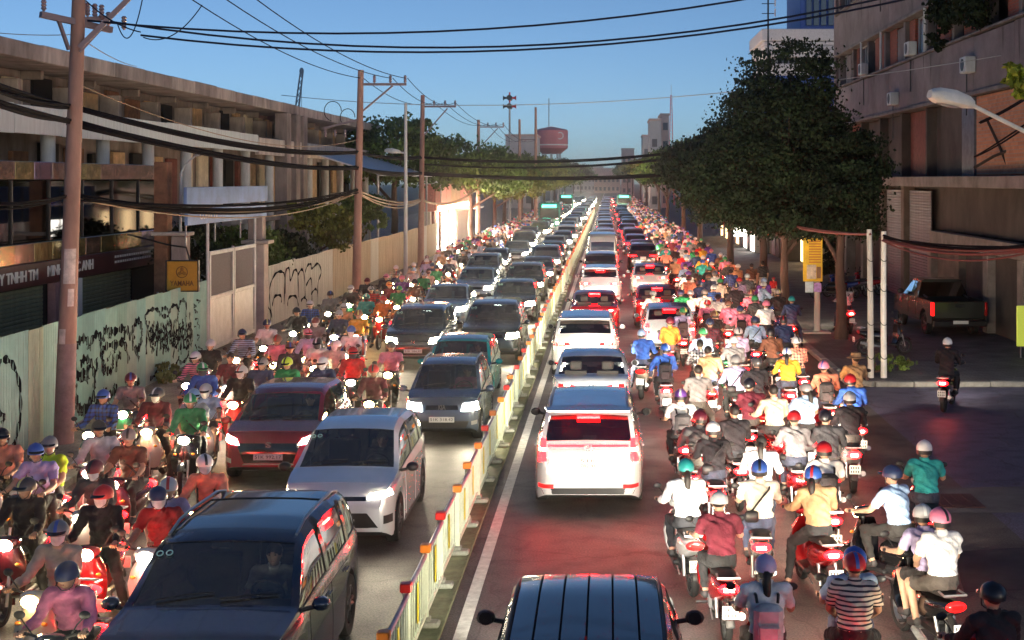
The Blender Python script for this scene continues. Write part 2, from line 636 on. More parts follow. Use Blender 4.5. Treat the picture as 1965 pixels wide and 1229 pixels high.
# ================================================================== MEDIAN BARRIER (each length is a thing)
mat('barrier_white', (0.66, 0.74, 0.58), 0.45, var=0.15, scale=5)
mat('barrier_rail', (0.30, 0.33, 0.42), 0.4, 0.4, 0.2, 6)
mat('barrier_yellow', (0.75, 0.62, 0.03), 0.45)
mat('cap_red', (0.65, 0.02, 0.015), 0.35)
mat('cap_orange', (0.8, 0.22, 0.02), 0.35)
mat('foot_concrete', (0.3, 0.31, 0.26), 0.8, var=0.3, scale=8)
SP = 1.63
def barrier_meshes():
    d = {}
    q = MB(); q.cbox(-0.035, 0.035, -0.035, 0.035, 0.05, 0.93, 0.008); d['post'] = q.mesh('post', 'barrier_white')
    q = MB(); q.cbox(-0.062, 0.062, -0.062, 0.062, 0.931, 1.03, 0.012); d['cap_r'] = q.mesh('cap', 'cap_red'); d['cap_o'] = q.mesh('cap', 'cap_orange')
    q = MB(); q.tube([(0, 0.04, 0.90), (0, SP - 0.04, 0.90)], 0.028, 10); d['rail'] = q.mesh('rail', 'barrier_rail', 40)
    q = MB(); q.cbox(-0.02, 0.02, 0.04, SP - 0.04, 0.17, 0.22, 0.006); d['lower'] = q.mesh('rail', 'barrier_white')
    q = MB(); q.cbox(-0.008, 0.008, -0.010, 0.010, 0.221, 0.868, 0.003); d['picket'] = q.mesh('picket', 'barrier_white')
    q = MB(); q.cbox(0.0125, 0.022, -0.05, 0.05, 0.34, 0.80, 0.003); d['strip'] = q.mesh('reflector', 'barrier_yellow')
    q = MB(); q.cbox(-0.17, 0.17, -0.10, 0.10, 0.036, 0.105, 0.02); q.cbox(-0.06, 0.06, -0.07, 0.07, 0.1051, 0.16, 0.01); d['foot'] = q.mesh('foot', 'foot_concrete')
    # far: one mesh per length
    q = MB()
    q.cbox(-0.035, 0.035, -0.035, 0.035, 0.05, 0.93, 0.008, 0); q.cbox(0.0125, 0.022, 0.728, 0.772, 0.40, 0.74, 0.003, 1)
    q.cbox(-0.062, 0.062, -0.062, 0.062, 0.931, 1.03, 0.012, 2)
    q.tube([(0, 0.04, 0.90), (0, SP - 0.04, 0.90)], 0.028, 6, True, 3)
    q.cbox(-0.02, 0.02, 0.04, SP - 0.04, 0.17, 0.22, 0.006, 0)
    for k in range(9):
        yy = 0.135 + k * 0.17
        q.box(-0.008, 0.008, yy - 0.010, yy + 0.010, 0.221, 0.868, 0)
    q.cbox(-0.17, 0.17, -0.10, 0.10, 0.036, 0.105, 0.02, 4)
    d['far_r'] = q.mesh('barrier_length', ['barrier_white', 'barrier_yellow', 'cap_red', 'barrier_rail', 'foot_concrete'])
    d['far_o'] = q.mesh('barrier_length', ['barrier_white', 'barrier_yellow', 'cap_orange', 'barrier_rail', 'foot_concrete'])
    return d
BD = barrier_meshes()
seq = ['o', 'r', 'o', 'r', 'o', 'o', 'o', 'r', 'o', 'o', 'r']
ORD = ['first', 'second', 'third', 'fourth', 'fifth', 'sixth', 'seventh', 'eighth', 'ninth', 'tenth', 'eleventh', 'twelfth', 'thirteenth', 'fourteenth', 'fifteenth', 'sixteenth', 'seventeenth', 'eighteenth', 'nineteenth', 'twentieth']
y = 13.62
for i in range(130):
    c = seq[i % len(seq)]
    cn = 'red' if c == 'r' else 'orange'
    if i < 34:
        o = empty('barrier_length', (-2.19 + random.uniform(-.025, .025), y, 0), random.uniform(-.012, .012))
        link('post', BD['post'], o)
        link('cap', BD['cap_' + c], o)
        link('rail', BD['rail'], o)
        link('rail', BD['lower'], o)
        for k in range(9):
            p = link('picket', BD['picket'], o); p.location = (0, 0.135 + k * 0.17, 0)
        p = link('reflector', BD['strip'], o); p.location = (0, 0.815, 0)
        link('foot', BD['foot'], o)
    else:
        o = link('barrier_length', BD['far_' + c])
        o.location = (-2.19 + random.uniform(-.03, .03), y, 0)
    if i < 20:
        lab = 'white picket barrier length with %s post cap, %s from the near end of the median' % (cn, ORD[i])
    else:
        lab = 'white picket barrier length with %s cap, among the far lengths of the median' % cn
    tag(o, lab, 'road barrier', 'barrier lengths along the median' if i < 20 else 'far barrier lengths with %s caps' % cn)
    y += SP

# ================================================================== LEFT: CONCRETE HALL
mat('conc_brown', (0.27, 0.225, 0.21), 0.9, var=0.45, scale=1.2, bump=0.4, bscale=14, stretch=(1, 1, 0.35))
mat('conc_warm', (0.38, 0.325, 0.30), 0.9, var=0.45, scale=1.6, bump=0.3, bscale=16, stretch=(1, 1, 0.3))
mat('conc_pale', (0.50, 0.46, 0.43), 0.85, var=0.3, scale=2.0, bump=0.2, stretch=(1, 1, 0.25))
mat('conc_grey', (0.26, 0.245, 0.245), 0.9, var=0.35, scale=1.1, bump=0.35, bscale=12, stretch=(1, 1, 0.3))
mat('column_white', (0.55, 0.58, 0.60), 0.7, var=0.25, scale=3, stretch=(1, 1, 0.2))
mat('sheet_white', (0.58, 0.65, 0.66), 0.55, var=0.14, scale=2.5, stretch=(1, 3, 0.3))
mat('dark_inside', (0.012, 0.011, 0.011), 0.9)
mat('board_tan', (0.58, 0.39, 0.22), 0.8, var=0.3, scale=3)
mat('board_brown', (0.26, 0.13, 0.075), 0.85, var=0.4, scale=3)
mat('board_cream', (0.70, 0.62, 0.48), 0.8, var=0.2, scale=2)
mat('board_red', (0.20, 0.06, 0.045), 0.85, var=0.3, scale=4)
def brickmat(name, c1, c2, cm, sc):
    m, nt, b = newmat(name)
    tc = nt.nodes.new('ShaderNodeTexCoord')
    mp = nt.nodes.new('ShaderNodeMapping')
    mp.inputs['Rotation'].default_value = (R(90), 0, R(90))
    nt.links.new(tc.outputs['Object'], mp.inputs[0])
    sx = nt.nodes.new('ShaderNodeSeparateXYZ')
    nt.links.new(tc.outputs['Object'], sx.inputs[0])
    ad = nt.nodes.new('ShaderNodeMath')
    nt.links.new(sx.outputs[0], ad.inputs[0])
    nt.links.new(sx.outputs[1], ad.inputs[1])
    cx = nt.nodes.new('ShaderNodeCombineXYZ')
    nt.links.new(ad.outputs[0], cx.inputs[0])
    nt.links.new(sx.outputs[2], cx.inputs[1])
    br = nt.nodes.new('ShaderNodeTexBrick')
    br.inputs['Scale'].default_value = sc
    br.inputs['Mortar Size'].default_value = 0.025
    br.inputs['Color1'].default_value = (*c1, 1)
    br.inputs['Color2'].default_value = (*c2, 1)
    br.inputs['Mortar'].default_value = (*cm, 1)
    nt.links.new(cx.outputs[0], br.inputs[0])
    nt.links.new(br.outputs[0], b.inputs['Base Color'])
    b.inputs['Roughness'].default_value = 0.9
    bp = nt.nodes.new('ShaderNodeBump')
    bp.invert = True
    bp.inputs['Strength'].default_value = 0.6
    bp.inputs['Distance'].default_value = 0.012
    nt.links.new(br.outputs['Fac'], bp.inputs['Height'])
    nt.links.new(bp.outputs[0], b.inputs['Normal'])
    return m
brickmat('brick_orange', (0.62, 0.27, 0.14), (0.48, 0.19, 0.10), (0.40, 0.30, 0.24), 2.0)  # orange base colour raised to stand for lamplight on the bricks
brickmat('brick_red', (0.30, 0.075, 0.045), (0.22, 0.05, 0.035), (0.15, 0.1, 0.09), 2.4)

HX = -16.0
hall = empty('concrete_hall', (-20, 65, 0.12))
tag(hall, 'long weathered two storey concrete hall with flat overhanging roof behind the fences', 'building')
HP = Vector((20, -65, -0.12))
def hb(name, m, *boxes, c=0.02, parent=None, bev=True, col=None):
    q = MB()
    for bx in boxes:
        x0, x1, y0, y1, z0, z1 = bx
        (q.cbox(x0 + HP.x, x1 + HP.x, y0 + HP.y, y1 + HP.y, z0 + HP.z, z1 + HP.z, c) if bev else q.box(x0 + HP.x, x1 + HP.x, y0 + HP.y, y1 + HP.y, z0 + HP.z, z1 + HP.z))
    return q.build(name, m, parent or hall, None, col)
rs = hb('roof_slab', 'conc_brown', (-34, HX - 0.16, 28, 98.6, 8.78, 8.98))
for i in range(24):
    y0 = 28 + i * 2.94
    t = random.uniform(-.05, .05)
    hb('parapet_panel', random.choice(['conc_warm', 'conc_brown', 'conc_warm']), (HX - 0.14, HX + 0.0 + random.uniform(0, .02), y0 + 0.02, y0 + 2.92, 8.72, 9.19 + random.uniform(-.015, .02)), parent=rs)
hb('parapet_return', 'conc_warm', (-34, HX - 0.16, 98.62, 98.8, 8.72, 9.19))
# beams under the eaves
for i in range(16):
    y0 = 30 + i * 4.5
    hb('roof_beam', 'conc_brown', (-18.19, -17.55, y0, y0 + 0.22, 8.5, 8.77))
# upper wall with boarded openings
hb('upper_wall', 'conc_brown', (-18.5, -18.2, 28, 98.5, 3.6, 8.77))
hb('upper_floor_slab', 'conc_warm', (-18.19, HX - 0.45, 28, 98.4, 7.12, 7.3))
hb('lower_floor_slab', 'conc_grey', (-18.19, HX - 0.2, 48.4, 98.4, 3.42, 3.66))
hb('back_wall', 'conc_grey', (-34, -18.52, 98.2, 98.5, 0.12, 8.7))
for i in range(32):
    y0 = 29.2 + i * 2.15
    # upper row
    kind = random.choice(['board_tan', 'board_tan', 'board_brown', 'dark_inside', 'board_cream', 'board_brown'])
    hb('boarded_window', kind, (-18.19, -18.1 + random.uniform(0, .05), y0, y0 + random.uniform(1.15, 1.55), 7.55, 8.55 + random.uniform(-.2, .1)))
    if i % 2 == 0:
        hb('pilaster', 'conc_warm', (-18.19, -17.5, y0 - 0.42, y0 - 0.14, 7.31, 8.41))
    # middle row
    kind = random.choice(['board_tan', 'board_cream', 'board_brown', 'dark_inside', 'board_cream', 'board_red', 'dark_inside', 'board_tan'])
    y1 = 29.2 + i * 2.15 + 0.5
    hb('boarded_window', kind, (-18.19, -18.06 + random.uniform(0, .06), y1, y1 + random.uniform(1.1, 1.5), 4.3 + random.uniform(-.3, .3), 6.5 + random.uniform(-.25, .1)))
for i in range(14):
    y0 = 36.9 + i * 4.5
    q = MB()
    q.lathe([(0.21, 0.12), (0.21, 6.9), (0.26, 6.95), (0.26, 7.1)], 16, 'z', (-16.5 + HP.x, y0 + HP.y, HP.z))
    q.build('column', 'column_white', hall, 40)
# fascia: white sheets, then concrete
for i in range(11):
    y0 = 28 + i * 3.3
    hb('fascia_sheet', 'sheet_white', (HX - 0.06, HX, y0 + 0.01, y0 + 3.28, 6.66 + random.uniform(-.01, .01), 7.46 + random.uniform(-.02, .02)), c=0.008)
for i in range(7):
    y0 = 64.4 + i * 4.86
    hb('fascia_panel', 'conc_pale', (HX - 0.2, HX, y0 + 0.02, y0 + 4.84, 6.55, 7.34))
# stair piers
for y0 in (69.5, 71.6, 73.3):
    hb('stair_pier', 'conc_brown', (HX - 0.5, HX + 0.12, y0, y0 + 0.9, 0.12, 8.7))
# ground storey
hb('ground_wall', 'conc_grey', (-18.2, -17.9, 48.4, 98.4, 0.12, 3.41))
for i in range(12):
    y0 = 50 + i * 4
    hb('doorway', random.choice(['dark_inside', 'dark_inside', 'board_red']), (-17.89, -17.82, y0, y0 + 2.2, 0.12, 2.9))
    hb('pier', 'conc_pale', (-17.0, -16.4, y0 + 2.7, y0 + 3.2, 0.12, 3.41))
# white canopy beyond the hall
mat('canopy_white', (0.62, 0.66, 0.70), 0.5, var=0.1)
cp = empty('canopy', (-14.2, 88, 0.12))
q = MB()
q.prism([(-2.0, 6.9), (2.2, 5.55), (2.2, 5.48), (-2.0, 6.82)], 'y', -14, 16)
q.build('canopy_roof', 'canopy_white', cp)
for yy in (-13, -3, 7, 15):
    q = MB(); q.tube([(1.9, yy, 0), (1.9, yy, 5.5)], 0.07, 8); q.build('post', 'steel', cp, 40)
tag(cp, 'white sloping sheet roof on thin posts beside the hall far end', 'canopy')

# ================================================================== LEFT: SHOP WITH SIGN
mat('sign_brown', (0.075, 0.022, 0.022), 0.45, var=0.2, scale=2)
mat('letter_white', (0.8, 0.78, 0.76), 0.5)
mat('panel_gold', (0.62, 0.50, 0.24), 0.16, 0.9, 0.3, 2.5, 0.5, 3.0)
mat('panel_rose', (0.60, 0.40, 0.33), 0.16, 0.9, 0.3, 2.5, 0.5, 3.0)
mat('panel_violet', (0.55, 0.42, 0.62), 0.16, 0.9, 0.2, 2.5, 0.5, 3.0)
mat('shutter_green', (0.22, 0.23, 0.14), 0.5, 0.2, 0.2, 4)
mat('pink_wall', (0.33, 0.17, 0.17), 0.8, var=0.15)
glassmat('glass_shop', (0.2, 0.2, 0.22), 0.25, 0.05)
mat('black_frame', (0.02, 0.02, 0.022), 0.5)
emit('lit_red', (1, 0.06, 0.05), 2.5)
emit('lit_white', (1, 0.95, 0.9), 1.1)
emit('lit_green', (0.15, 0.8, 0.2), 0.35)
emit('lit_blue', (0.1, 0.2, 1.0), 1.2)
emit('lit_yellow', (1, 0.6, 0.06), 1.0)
SX = -15.0
shop = empty('shop_building', (-15.4, 38, 0.12))
tag(shop, 'dark glass fronted shop with brown sign board and gold panels behind the corrugated fence', 'building')
def sb(name, m, x0, x1, y0, y1, z0, z1, c=0.01, parent=None):
    q = MB()
    q.cbox(x0 + 15.4, x1 + 15.4, y0 - 38, y1 - 38, z0 - 0.12, z1 - 0.12, c)
    return q.build(name, m, parent or shop)
sb('shop_wall', 'dark_inside', -16.0, -15.25, 26, 47.5, 0.12, 5.85)
sign = sb('sign_board', 'sign_brown', SX - 0.2, SX, 26, 47.7, 2.62, 3.22)
for i in range(18):
    y0 = 26 + i * 1.205
    sb('metal_panel', random.choice(['panel_gold', 'panel_gold', 'panel_rose']) if i < 16 else 'panel_violet', SX - 0.22, SX - 0.03 + random.uniform(-.006, .006), y0 + 0.008, y0 + 1.197, 3.235, 3.74)
    sb('metal_panel', random.choice(['panel_rose', 'panel_violet', 'panel_gold', 'panel_rose']), SX - 0.22, SX - 0.03 + random.uniform(-.006, .006), y0 + 0.008, y0 + 1.197, 5.4, 5.87)
for i in range(9):
    y0 = 26 + i * 2.41
    pn = sb('window_pane', 'glass_shop', SX - 0.17, SX - 0.15, y0 + 0.05, y0 + 2.36, 3.78, 5.36, 0.004)
    sb('mullion', 'black_frame', SX - 0.2, SX - 0.1, y0 - 0.04, y0 + 0.04, 3.75, 5.39)
# lit sign and its reflected colours, as glowing panels behind the last panes
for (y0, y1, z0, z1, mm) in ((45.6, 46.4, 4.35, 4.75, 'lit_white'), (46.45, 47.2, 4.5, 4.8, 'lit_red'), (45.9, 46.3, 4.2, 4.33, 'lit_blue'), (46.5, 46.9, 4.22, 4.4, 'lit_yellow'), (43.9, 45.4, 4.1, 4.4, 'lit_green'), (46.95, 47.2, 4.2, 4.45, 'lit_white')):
    sb('glow_panel', mm, SX - 0.235, SX - 0.2, y0, y1, z0, z1, 0.003)
sb('glow_panel', 'lit_red', SX - 0.235, SX - 0.2, 33.6, 34.6, 3.9, 4.9, 0.003)
for y0, y1 in ((27, 37.6), (40.3, 44.5)):
    sh = empty('roller_shutter', (0, 0, 0)); sh.parent = shop
    sm = None
    for k in range(22):
        if sm is None:
            q = MB(); q.cbox(0, 0.05, 0, y1 - y0, 0, 0.108, 0.022); sm = q.mesh('slat', 'shutter_green')
        s_ = link('slat', sm, sh); s_.location = (SX + 15.4 - 0.16, y0 - 38, 0.02 + k * 0.111)
sb('pillar', 'pink_wall', SX - 0.2, SX + 0.02, 38.1, 39.7, 0.12, 2.6)
sb('pillar', 'letter_white', SX - 0.18, SX - 0.01, 39.75, 40.15, 0.12, 2.6)
sb('doorway', 'dark_inside', SX - 0.24, SX - 0.18, 44.8, 46.6, 0.12, 2.5)
def sign_text(s, yc, z, size, w, nm='lettering'):
    return text(nm, s, size, (SX + 15.4 + 0.012, yc - 38, z - 0.12), (R(90), 0, R(90)), 'letter_white', sign, 0.012, w, 0.006)
ymap = lambda px: -SX * F / (VX - px)
sign_text('TY TNHH TM', (ymap(-10) + ymap(72)) / 2, 2.90, 0.40, ymap(72) - ymap(-10))
sign_text('MINH NGỌC ANH', (ymap(91) + ymap(178)) / 2, 2.93, 0.40, ymap(178) - ymap(91))
for k, z in enumerate((3.02, 2.86)):     # two rows of small characters, too small to read in the photo
    yy = ymap(220)
    while yy < ymap(288):
        w = random.uniform(0.10, 0.2)
        q = MB(); q.box(SX + 15.4 + 0.001, SX + 15.4 + 0.008, yy - 38, yy - 38 + w, z - 0.12, z - 0.12 + 0.07)
        q.build('small_print', 'letter_white', sign)
        yy += w + 0.06

# hanging square sign
mat('sign_gold', (0.55, 0.30, 0.03), 0.5, var=0.1)
mat('sign_ink', (0.16, 0.07, 0.02), 0.5)
ysg = empty('hanging_sign', (-11.9, 39.3, 2.30))
q = MB(); q.cbox(-0.43, 0.43, -0.06, 0.06, 0, 0.82, 0.02); bd = q.build('sign_box', 'sign_gold', ysg)
q = MB()
q.box(-0.45, 0.45, -0.065, 0.065, -0.03, -0.001); q.box(-0.45, 0.45, -0.065, 0.065, 0.821, 0.85)
q.box(-0.46, -0.431, -0.065, 0.065, -0.03, 0.85); q.box(0.431, 0.46, -0.065, 0.065, -0.03, 0.85)
q.build('frame', 'black_frame', ysg)
text('lettering', 'YAMAHA', 0.2, (0, -0.068, 0.2), (R(90), 0, 0), 'sign_ink', bd, 0.004, 0.66, 0.004)
q = MB()
q.lathe([(0.165, 0), (0.165, 0.006), (0.145, 0.006), (0.145, 0)], 28, 'y', (0, -0.072, 0.52), 0, True)
for a in (90, 210, 330):
    ca, sa = math.cos(R(a)), math.sin(R(a))
    for off in (-0.03, 0, 0.03):
        p0 = Vector((-sa * off, -0.07, 0.52 + ca * off)); dv = Vector((ca, 0, sa))
        q.tube([p0 + dv * 0.02, p0 + dv * (0.14 if off == 0 else 0.12)], 0.008, 5)
q.build('emblem', 'sign_ink', bd)
q = MB(); q.tube([(-2.55, 3.0, 1.45), (-0.6, 0.6, 1.25), (0.1, 0, 1.2), (0.2, 0, 0.84)], 0.025, 8); q.build('bracket_arm', 'black_frame', ysg, 40)
tag(ysg, 'square golden hanging sign with dark round emblem on a bent bracket', 'sign')

# ================================================================== LEFT: FENCES, GATE, GRAFFITI
FA, FB = Vector((-10.95, 20.0, 0)), Vector((-12.1, 42.3, 0))
FD = (FB - FA); FL = FD.length; FD.normalize(); FN = Vector((FD.y, -FD.x, 0))    # outward normal towards the road
AMP, PER = 0.020, 0.135
def ftop(u): return 2.50 - 0.14 * u / FL
tint('sheet_tint', 0.5, 0.15, 0, 0.10, 3)
fence = empty('corrugated_fence', FA + Vector((0, 0, 0.12)))
tag(fence, 'pale green corrugated metal fence with black graffiti in front of the shop', 'fence')
nsh = 27
wsh = FL / nsh
for i in range(nsh):
    u0 = i * wsh
    q = MB()
    rows = [0.0, 0.75, 1.5, 1.0e9]
    k = 44
    rr = []
    for zi, zz in enumerate((0.03, 0.8, 1.6, None)):
        ring = []
        for j in range(k + 1):
            u = u0 + (wsh + 0.03) * j / k
            off = AMP * math.sin(2 * math.pi * u / PER) + 0.002 * (i % 2)
            z = (ftop(u0) - 0.12 + (0.012 if i % 3 else -0.01)) if zz is None else zz
            ring.append(FD * u + FN * off + Vector((0, 0, z)))
        rr.append(ring)
    q.rings(rr, False, 0, False)
    g = random.uniform(0.85, 1.1)
    base = random.choice([(0.20, 0.42, 0.38), (0.25, 0.45, 0.42), (0.18, 0.40, 0.38), (0.28, 0.44, 0.38)])
    if i == 9: base = (0.36, 0.45, 0.34)
    q.build('sheet', 'sheet_tint', fence, 179, [c * g for c in base])
q = MB()
for z in (0.5, 1.6):
    q.tube([FD * 0.05 - FN * 0.06 + Vector((0, 0, z)), FD * FL - FN * 0.06 + Vector((0, 0, z))], 0.03, 6)
for i in range(10):
    q.tube([FD * (i * FL / 9.2 + 0.3) - FN * 0.1, FD * (i * FL / 9.2 + 0.3) - FN * 0.1 + Vector((0, 0, 2.3))], 0.03, 6)
q.build('back_frame', 'steel', fence)
mat('spray_black', (0.004, 0.007, 0.010), 1.0, spec=0.0)
def on_plane(px, py, A, N):
    d = Vector(((px - VX) / F, 1.0, -(py - VY) / F))
    o = Vector((0, 0, H))
    t = (A - o).dot(N) / d.dot(N)
    return o + d * t
def graffiti(strokes, A, D, N, parent, origin, corr=True, w=0.05, name='graffiti', m='spray_black'):
    q = MB()
    for st in strokes:
        ww = w
        if isinstance(st, tuple):
            ww, st = st
        pts = [on_plane(x, y, A, N) for x, y in st]
        # smooth and resample
        dense = []
        n = len(pts)
        for i in range(n - 1):
            p0, p1, p2, p3 = pts[max(i - 1, 0)], pts[i], pts[i + 1], pts[min(i + 2, n - 1)]
            for t in [k / 8 for k in range(8)]:
                dense.append(0.5 * ((2 * p1) + (p2 - p0) * t + (2 * p0 - 5 * p1 + 4 * p2 - p3) * t * t + (3 * p1 - p0 - 3 * p2 + p3) * t ** 3))
        dense.append(pts[-1])
        L, Rr = [], []
        for i, p in enumerate(dense):
            t = dense[min(i + 1, len(dense) - 1)] - dense[max(i - 1, 0)]
            if t.length < 1e-6:
                continue
            t.normalize()
            s_ = t.cross(N); s_.normalize()
            hw = ww * (0.8 + 0.35 * math.sin(i * 0.9)) / 2
            for lst, sg in ((L, 1), (Rr, -1)):
                pp = p + s_ * hw * sg
                u = (pp - A).dot(D)
                off = (max(AMP * math.sin(2 * math.pi * u / PER), AMP * .35) + 0.006) if corr else 0.006
                pp = pp - N * ((pp - A).dot(N)) + N * off
                lst.append(pp - origin)
        for i in range(len(L) - 1):
            q.add([L[i], L[i + 1], Rr[i + 1], Rr[i]], [(0, 1, 2, 3)])
    return tag(q.build(name, m, parent), kind='stuff')
def sc(z, ox, oy, s): return [(ox + x / s, oy + y / s) for x, y in z]
Z8 = lambda z: sc(z, 120, 560, 4.914)
g1 = [Z8(z) for z in (
    [(240, 540), (232, 470), (190, 440), (150, 470), (122, 530), (108, 640), (118, 760), (150, 800), (235, 830)],
    [(160, 690), (190, 640), (230, 640), (270, 690), (295, 800), (290, 930)],
    [(118, 870), (122, 1000), (145, 1100), (180, 1125), (230, 1090), (268, 1010)],
    [(235, 690), (235, 830)], [(130, 800), (180, 770), (235, 760)],
    [(245, 545), (270, 460), (310, 405), (350, 430), (355, 520), (365, 640), (385, 790)], [(310, 630), (320, 745)],
    [(375, 470), (385, 380), (405, 360), (430, 380), (435, 440)], [(440, 440), (450, 380), (490, 375), (560, 345), (580, 380), (570, 450), (520, 490), (420, 510), (380, 545), (365, 610), (380, 690), (400, 730), (435, 755), (460, 720), (470, 640), (480, 560)],
    [(420, 620), (420, 660)], [(440, 590), (445, 610)], [(500, 760), (505, 640), (540, 600), (520, 590)], [(480, 530), (545, 480), (590, 520), (620, 660)],
    [(600, 340), (625, 420), (655, 350)], [(665, 460), (660, 360), (685, 290), (715, 280), (740, 340), (740, 420), (725, 510), (690, 545), (660, 520), (655, 450)], [(690, 545), (715, 640)],
    [(275, 960), (310, 1030), (360, 1010), (390, 930)], [(385, 945), (430, 985), (480, 940), (495, 880)], [(490, 900), (530, 970), (590, 930), (615, 860)], [(615, 770), (620, 870), (655, 920), (700, 890), (720, 825)],
)]
graffiti(g1 + [(0.28, Z8([(120, 1050), (150, 1105), (200, 1115), (260, 1040)])), (0.25, Z8([(280, 975), (315, 1035), (365, 1000)])), (0.25, Z8([(395, 955), (440, 978), (480, 930)])), (0.25, Z8([(620, 885), (660, 915), (710, 870)]))], FA, FD, FN, fence, FA + Vector((0, 0, 0.12)), True, 0.21)
g2 = [Z8(z) for z in (
    [(780, 300), (775, 240), (800, 190), (850, 165), (900, 180), (915, 230)], [(925, 225), (930, 170), (965, 155), (990, 180), (992, 230), (930, 230)], [(1000, 200), (1030, 135), (1075, 140), (1085, 230)], [(1090, 190), (1100, 110), (1135, 80), (1160, 130), (1160, 240)],
    [(820, 825), (870, 780), (905, 700), (920, 745), (960, 750), (995, 690), (1010, 730), (1060, 700), (1090, 630), (1110, 670), (1160, 640), (1190, 560)], [(1190, 200), (1205, 330), (1220, 420), (1205, 520)])]
rs2 = random.Random(3)
for k in range(34):
    x = 785 + 430 * k / 34
    y0 = 290 + rs2.uniform(-40, 60) - (x - 785) * 0.05
    g2.append(Z8([(x, y0), (x + rs2.uniform(-12, 22), y0 + 110), (x + rs2.uniform(-16, 12), y0 + rs2.uniform(180, 300))]))
for k in range(12):
    x = 800 + 400 * k / 12
    y0 = 330 + rs2.uniform(0, 180)
    g2.append(Z8([(x, y0), (x + 25, y0 - 30), (x + 50, y0 + 10), (x + 30, y0 + 60), (x, y0 + 30)]))
graffiti(g2, FA, FD, FN, fence, FA + Vector((0, 0, 0.12)), True, 0.125)
g2b = [Z8([(x + rs2.uniform(-8, 8), y), (x + rs2.uniform(8, 40), y + rs2.uniform(-10, 30)), (x + rs2.uniform(-8, 20), y + rs2.uniform(20, 50))]) for x, y in [(1235, 120), (1260, 80), (1240, 170), (1250, 260), (1270, 300), (1240, 330), (1265, 410), (1250, 500), (1275, 520)]]
graffiti(g2b, FA, FD, FN, fence, FA + Vector((0, 0, 0.12)), True, 0.06)
graffiti([[(-8, 700), (8, 690), (24, 702), (36, 740), (38, 790), (30, 840), (16, 872), (-4, 890)], [(-6, 792), (6, 800), (2, 815)]], FA, FD, FN, fence, FA + Vector((0, 0, 0.12)), True, 0.16)

# gate
mat('gate_white', (0.55, 0.56, 0.57), 0.5, 0.1, 0.15, 3)
mat('gate_mesh', (0.10, 0.08, 0.11), 0.7, var=0.4, scale=30)
gate = empty('metal_gate', (-12.1, 42.5, 0.12))
tag(gate, 'tall white metal gate with dark mesh upper panels between the two fences', 'gate')
for k, (y0, y1) in enumerate(((0.05, 2.75), (2.85, 5.5))):
    leaf = empty('gate_leaf', (0, 0, 0)); leaf.parent = gate
    for (a0, a1, z0, z1) in ((y0, y0 + 0.12, 0.08, 3.1), (y1 - 0.12, y1, 0.08, 3.1), (y0 + 0.12, y1 - 0.12, 0.08, 0.2), (y0 + 0.12, y1 - 0.12, 1.62, 1.74), (y0 + 0.12, y1 - 0.12, 2.98, 3.1)):
        q = MB(); q.cbox(-0.05, 0.05, a0, a1, z0, z1, 0.01); q.build('frame_bar', 'gate_white', leaf)
    q = MB(); q.box(-0.012, 0.012, y0 + 0.12, y1 - 0.12, 0.2, 1.62); q.build('panel', 'gate_white', leaf)
    q = MB(); q.box(-0.012, 0.012, y0 + 0.12, y1 - 0.12, 1.74, 2.98); q.build('mesh_panel', 'gate_mesh', leaf)
for yy, zz in ((-0.05, 4.1), (2.8, 3.15), (5.6, 4.1)):
    q = MB(); q.tube([(0, yy, 0), (0, yy, zz)], 0.05, 8); q.build('gate_post', 'gate_white', gate, 40)
mat('pier_cream', (0.50, 0.43, 0.38), 0.8, var=0.2, scale=2, bump=0.2)
gp = empty('gate_pier', (-12.2, 48.8, 0.12))
tag(gp, 'cream square gate pier with a flat cap beside the graffiti fence', 'pillar')
q = MB(); q.cbox(-0.33, 0.33, -0.3, 0.3, 0, 3.05, 0.02); q.build('shaft', 'pier_cream', gp)
q = MB(); q.cbox(-0.45, 0.5, -0.42, 0.42, 3.06, 3.18, 0.02); q.build('cap', 'pier_cream', gp)
q = MB(); q.cbox(-0.25, 0.25, -0.25, 0.25, 3.19, 3.98, 0.02); q.build('upper_shaft', 'conc_warm', gp)
bp_ = empty('brick_pier', (-13.3, 42.0, 0.12))
tag(bp_, 'weathered brown brick pier at the end of the blue banner', 'pillar')
q = MB(); q.cbox(-0.2, 0.2, -0.25, 0.25, 0, 5.8, 0.02); q.build('shaft', 'board_brown', bp_)
q = MB(); q.cbox(0.3, 0.75, -0.2, 0.2, 0, 3.6, 0.02); q.build('side_pier', 'conc_warm', bp_)
q = MB(); q.cbox(-0.28, 0.85, -0.3, 0.3, 3.61, 3.72, 0.02); q.build('ledge', 'conc_pale', bp_)
mat('banner_blue', (0.20, 0.33, 0.62), 0.55, var=0.2, scale=1.2)
bn = empty('banner_board', (-12.1, 45, 4.08))
tag(bn, 'long faded blue name board carried over the white gate', 'sign')
q = MB(); q.cbox(-0.05, 0.05, -4.7, 4.6, 0, 0.46, 0.01); lo = q.build('lower_board', 'banner_blue', bn)
q = MB(); q.cbox(-0.05, 0.05, -4.8, 4.7, 0.56, 1.1, 0.01); q.build('upper_board', 'banner_blue', bn)
for yy in (-4.5, -1.5, 1.5, 4.4):
    q = MB(); q.box(-0.09, -0.055, yy - 0.03, yy + 0.03, -0.6, 1.1); q.build('batten', 'steel', bn)
text('lettering', 'CÔNG TY', 0.3, (0.06, -2.6, 0.24), (R(90), 0, R(90)), 'letter_white', lo, 0.006, 1.9)
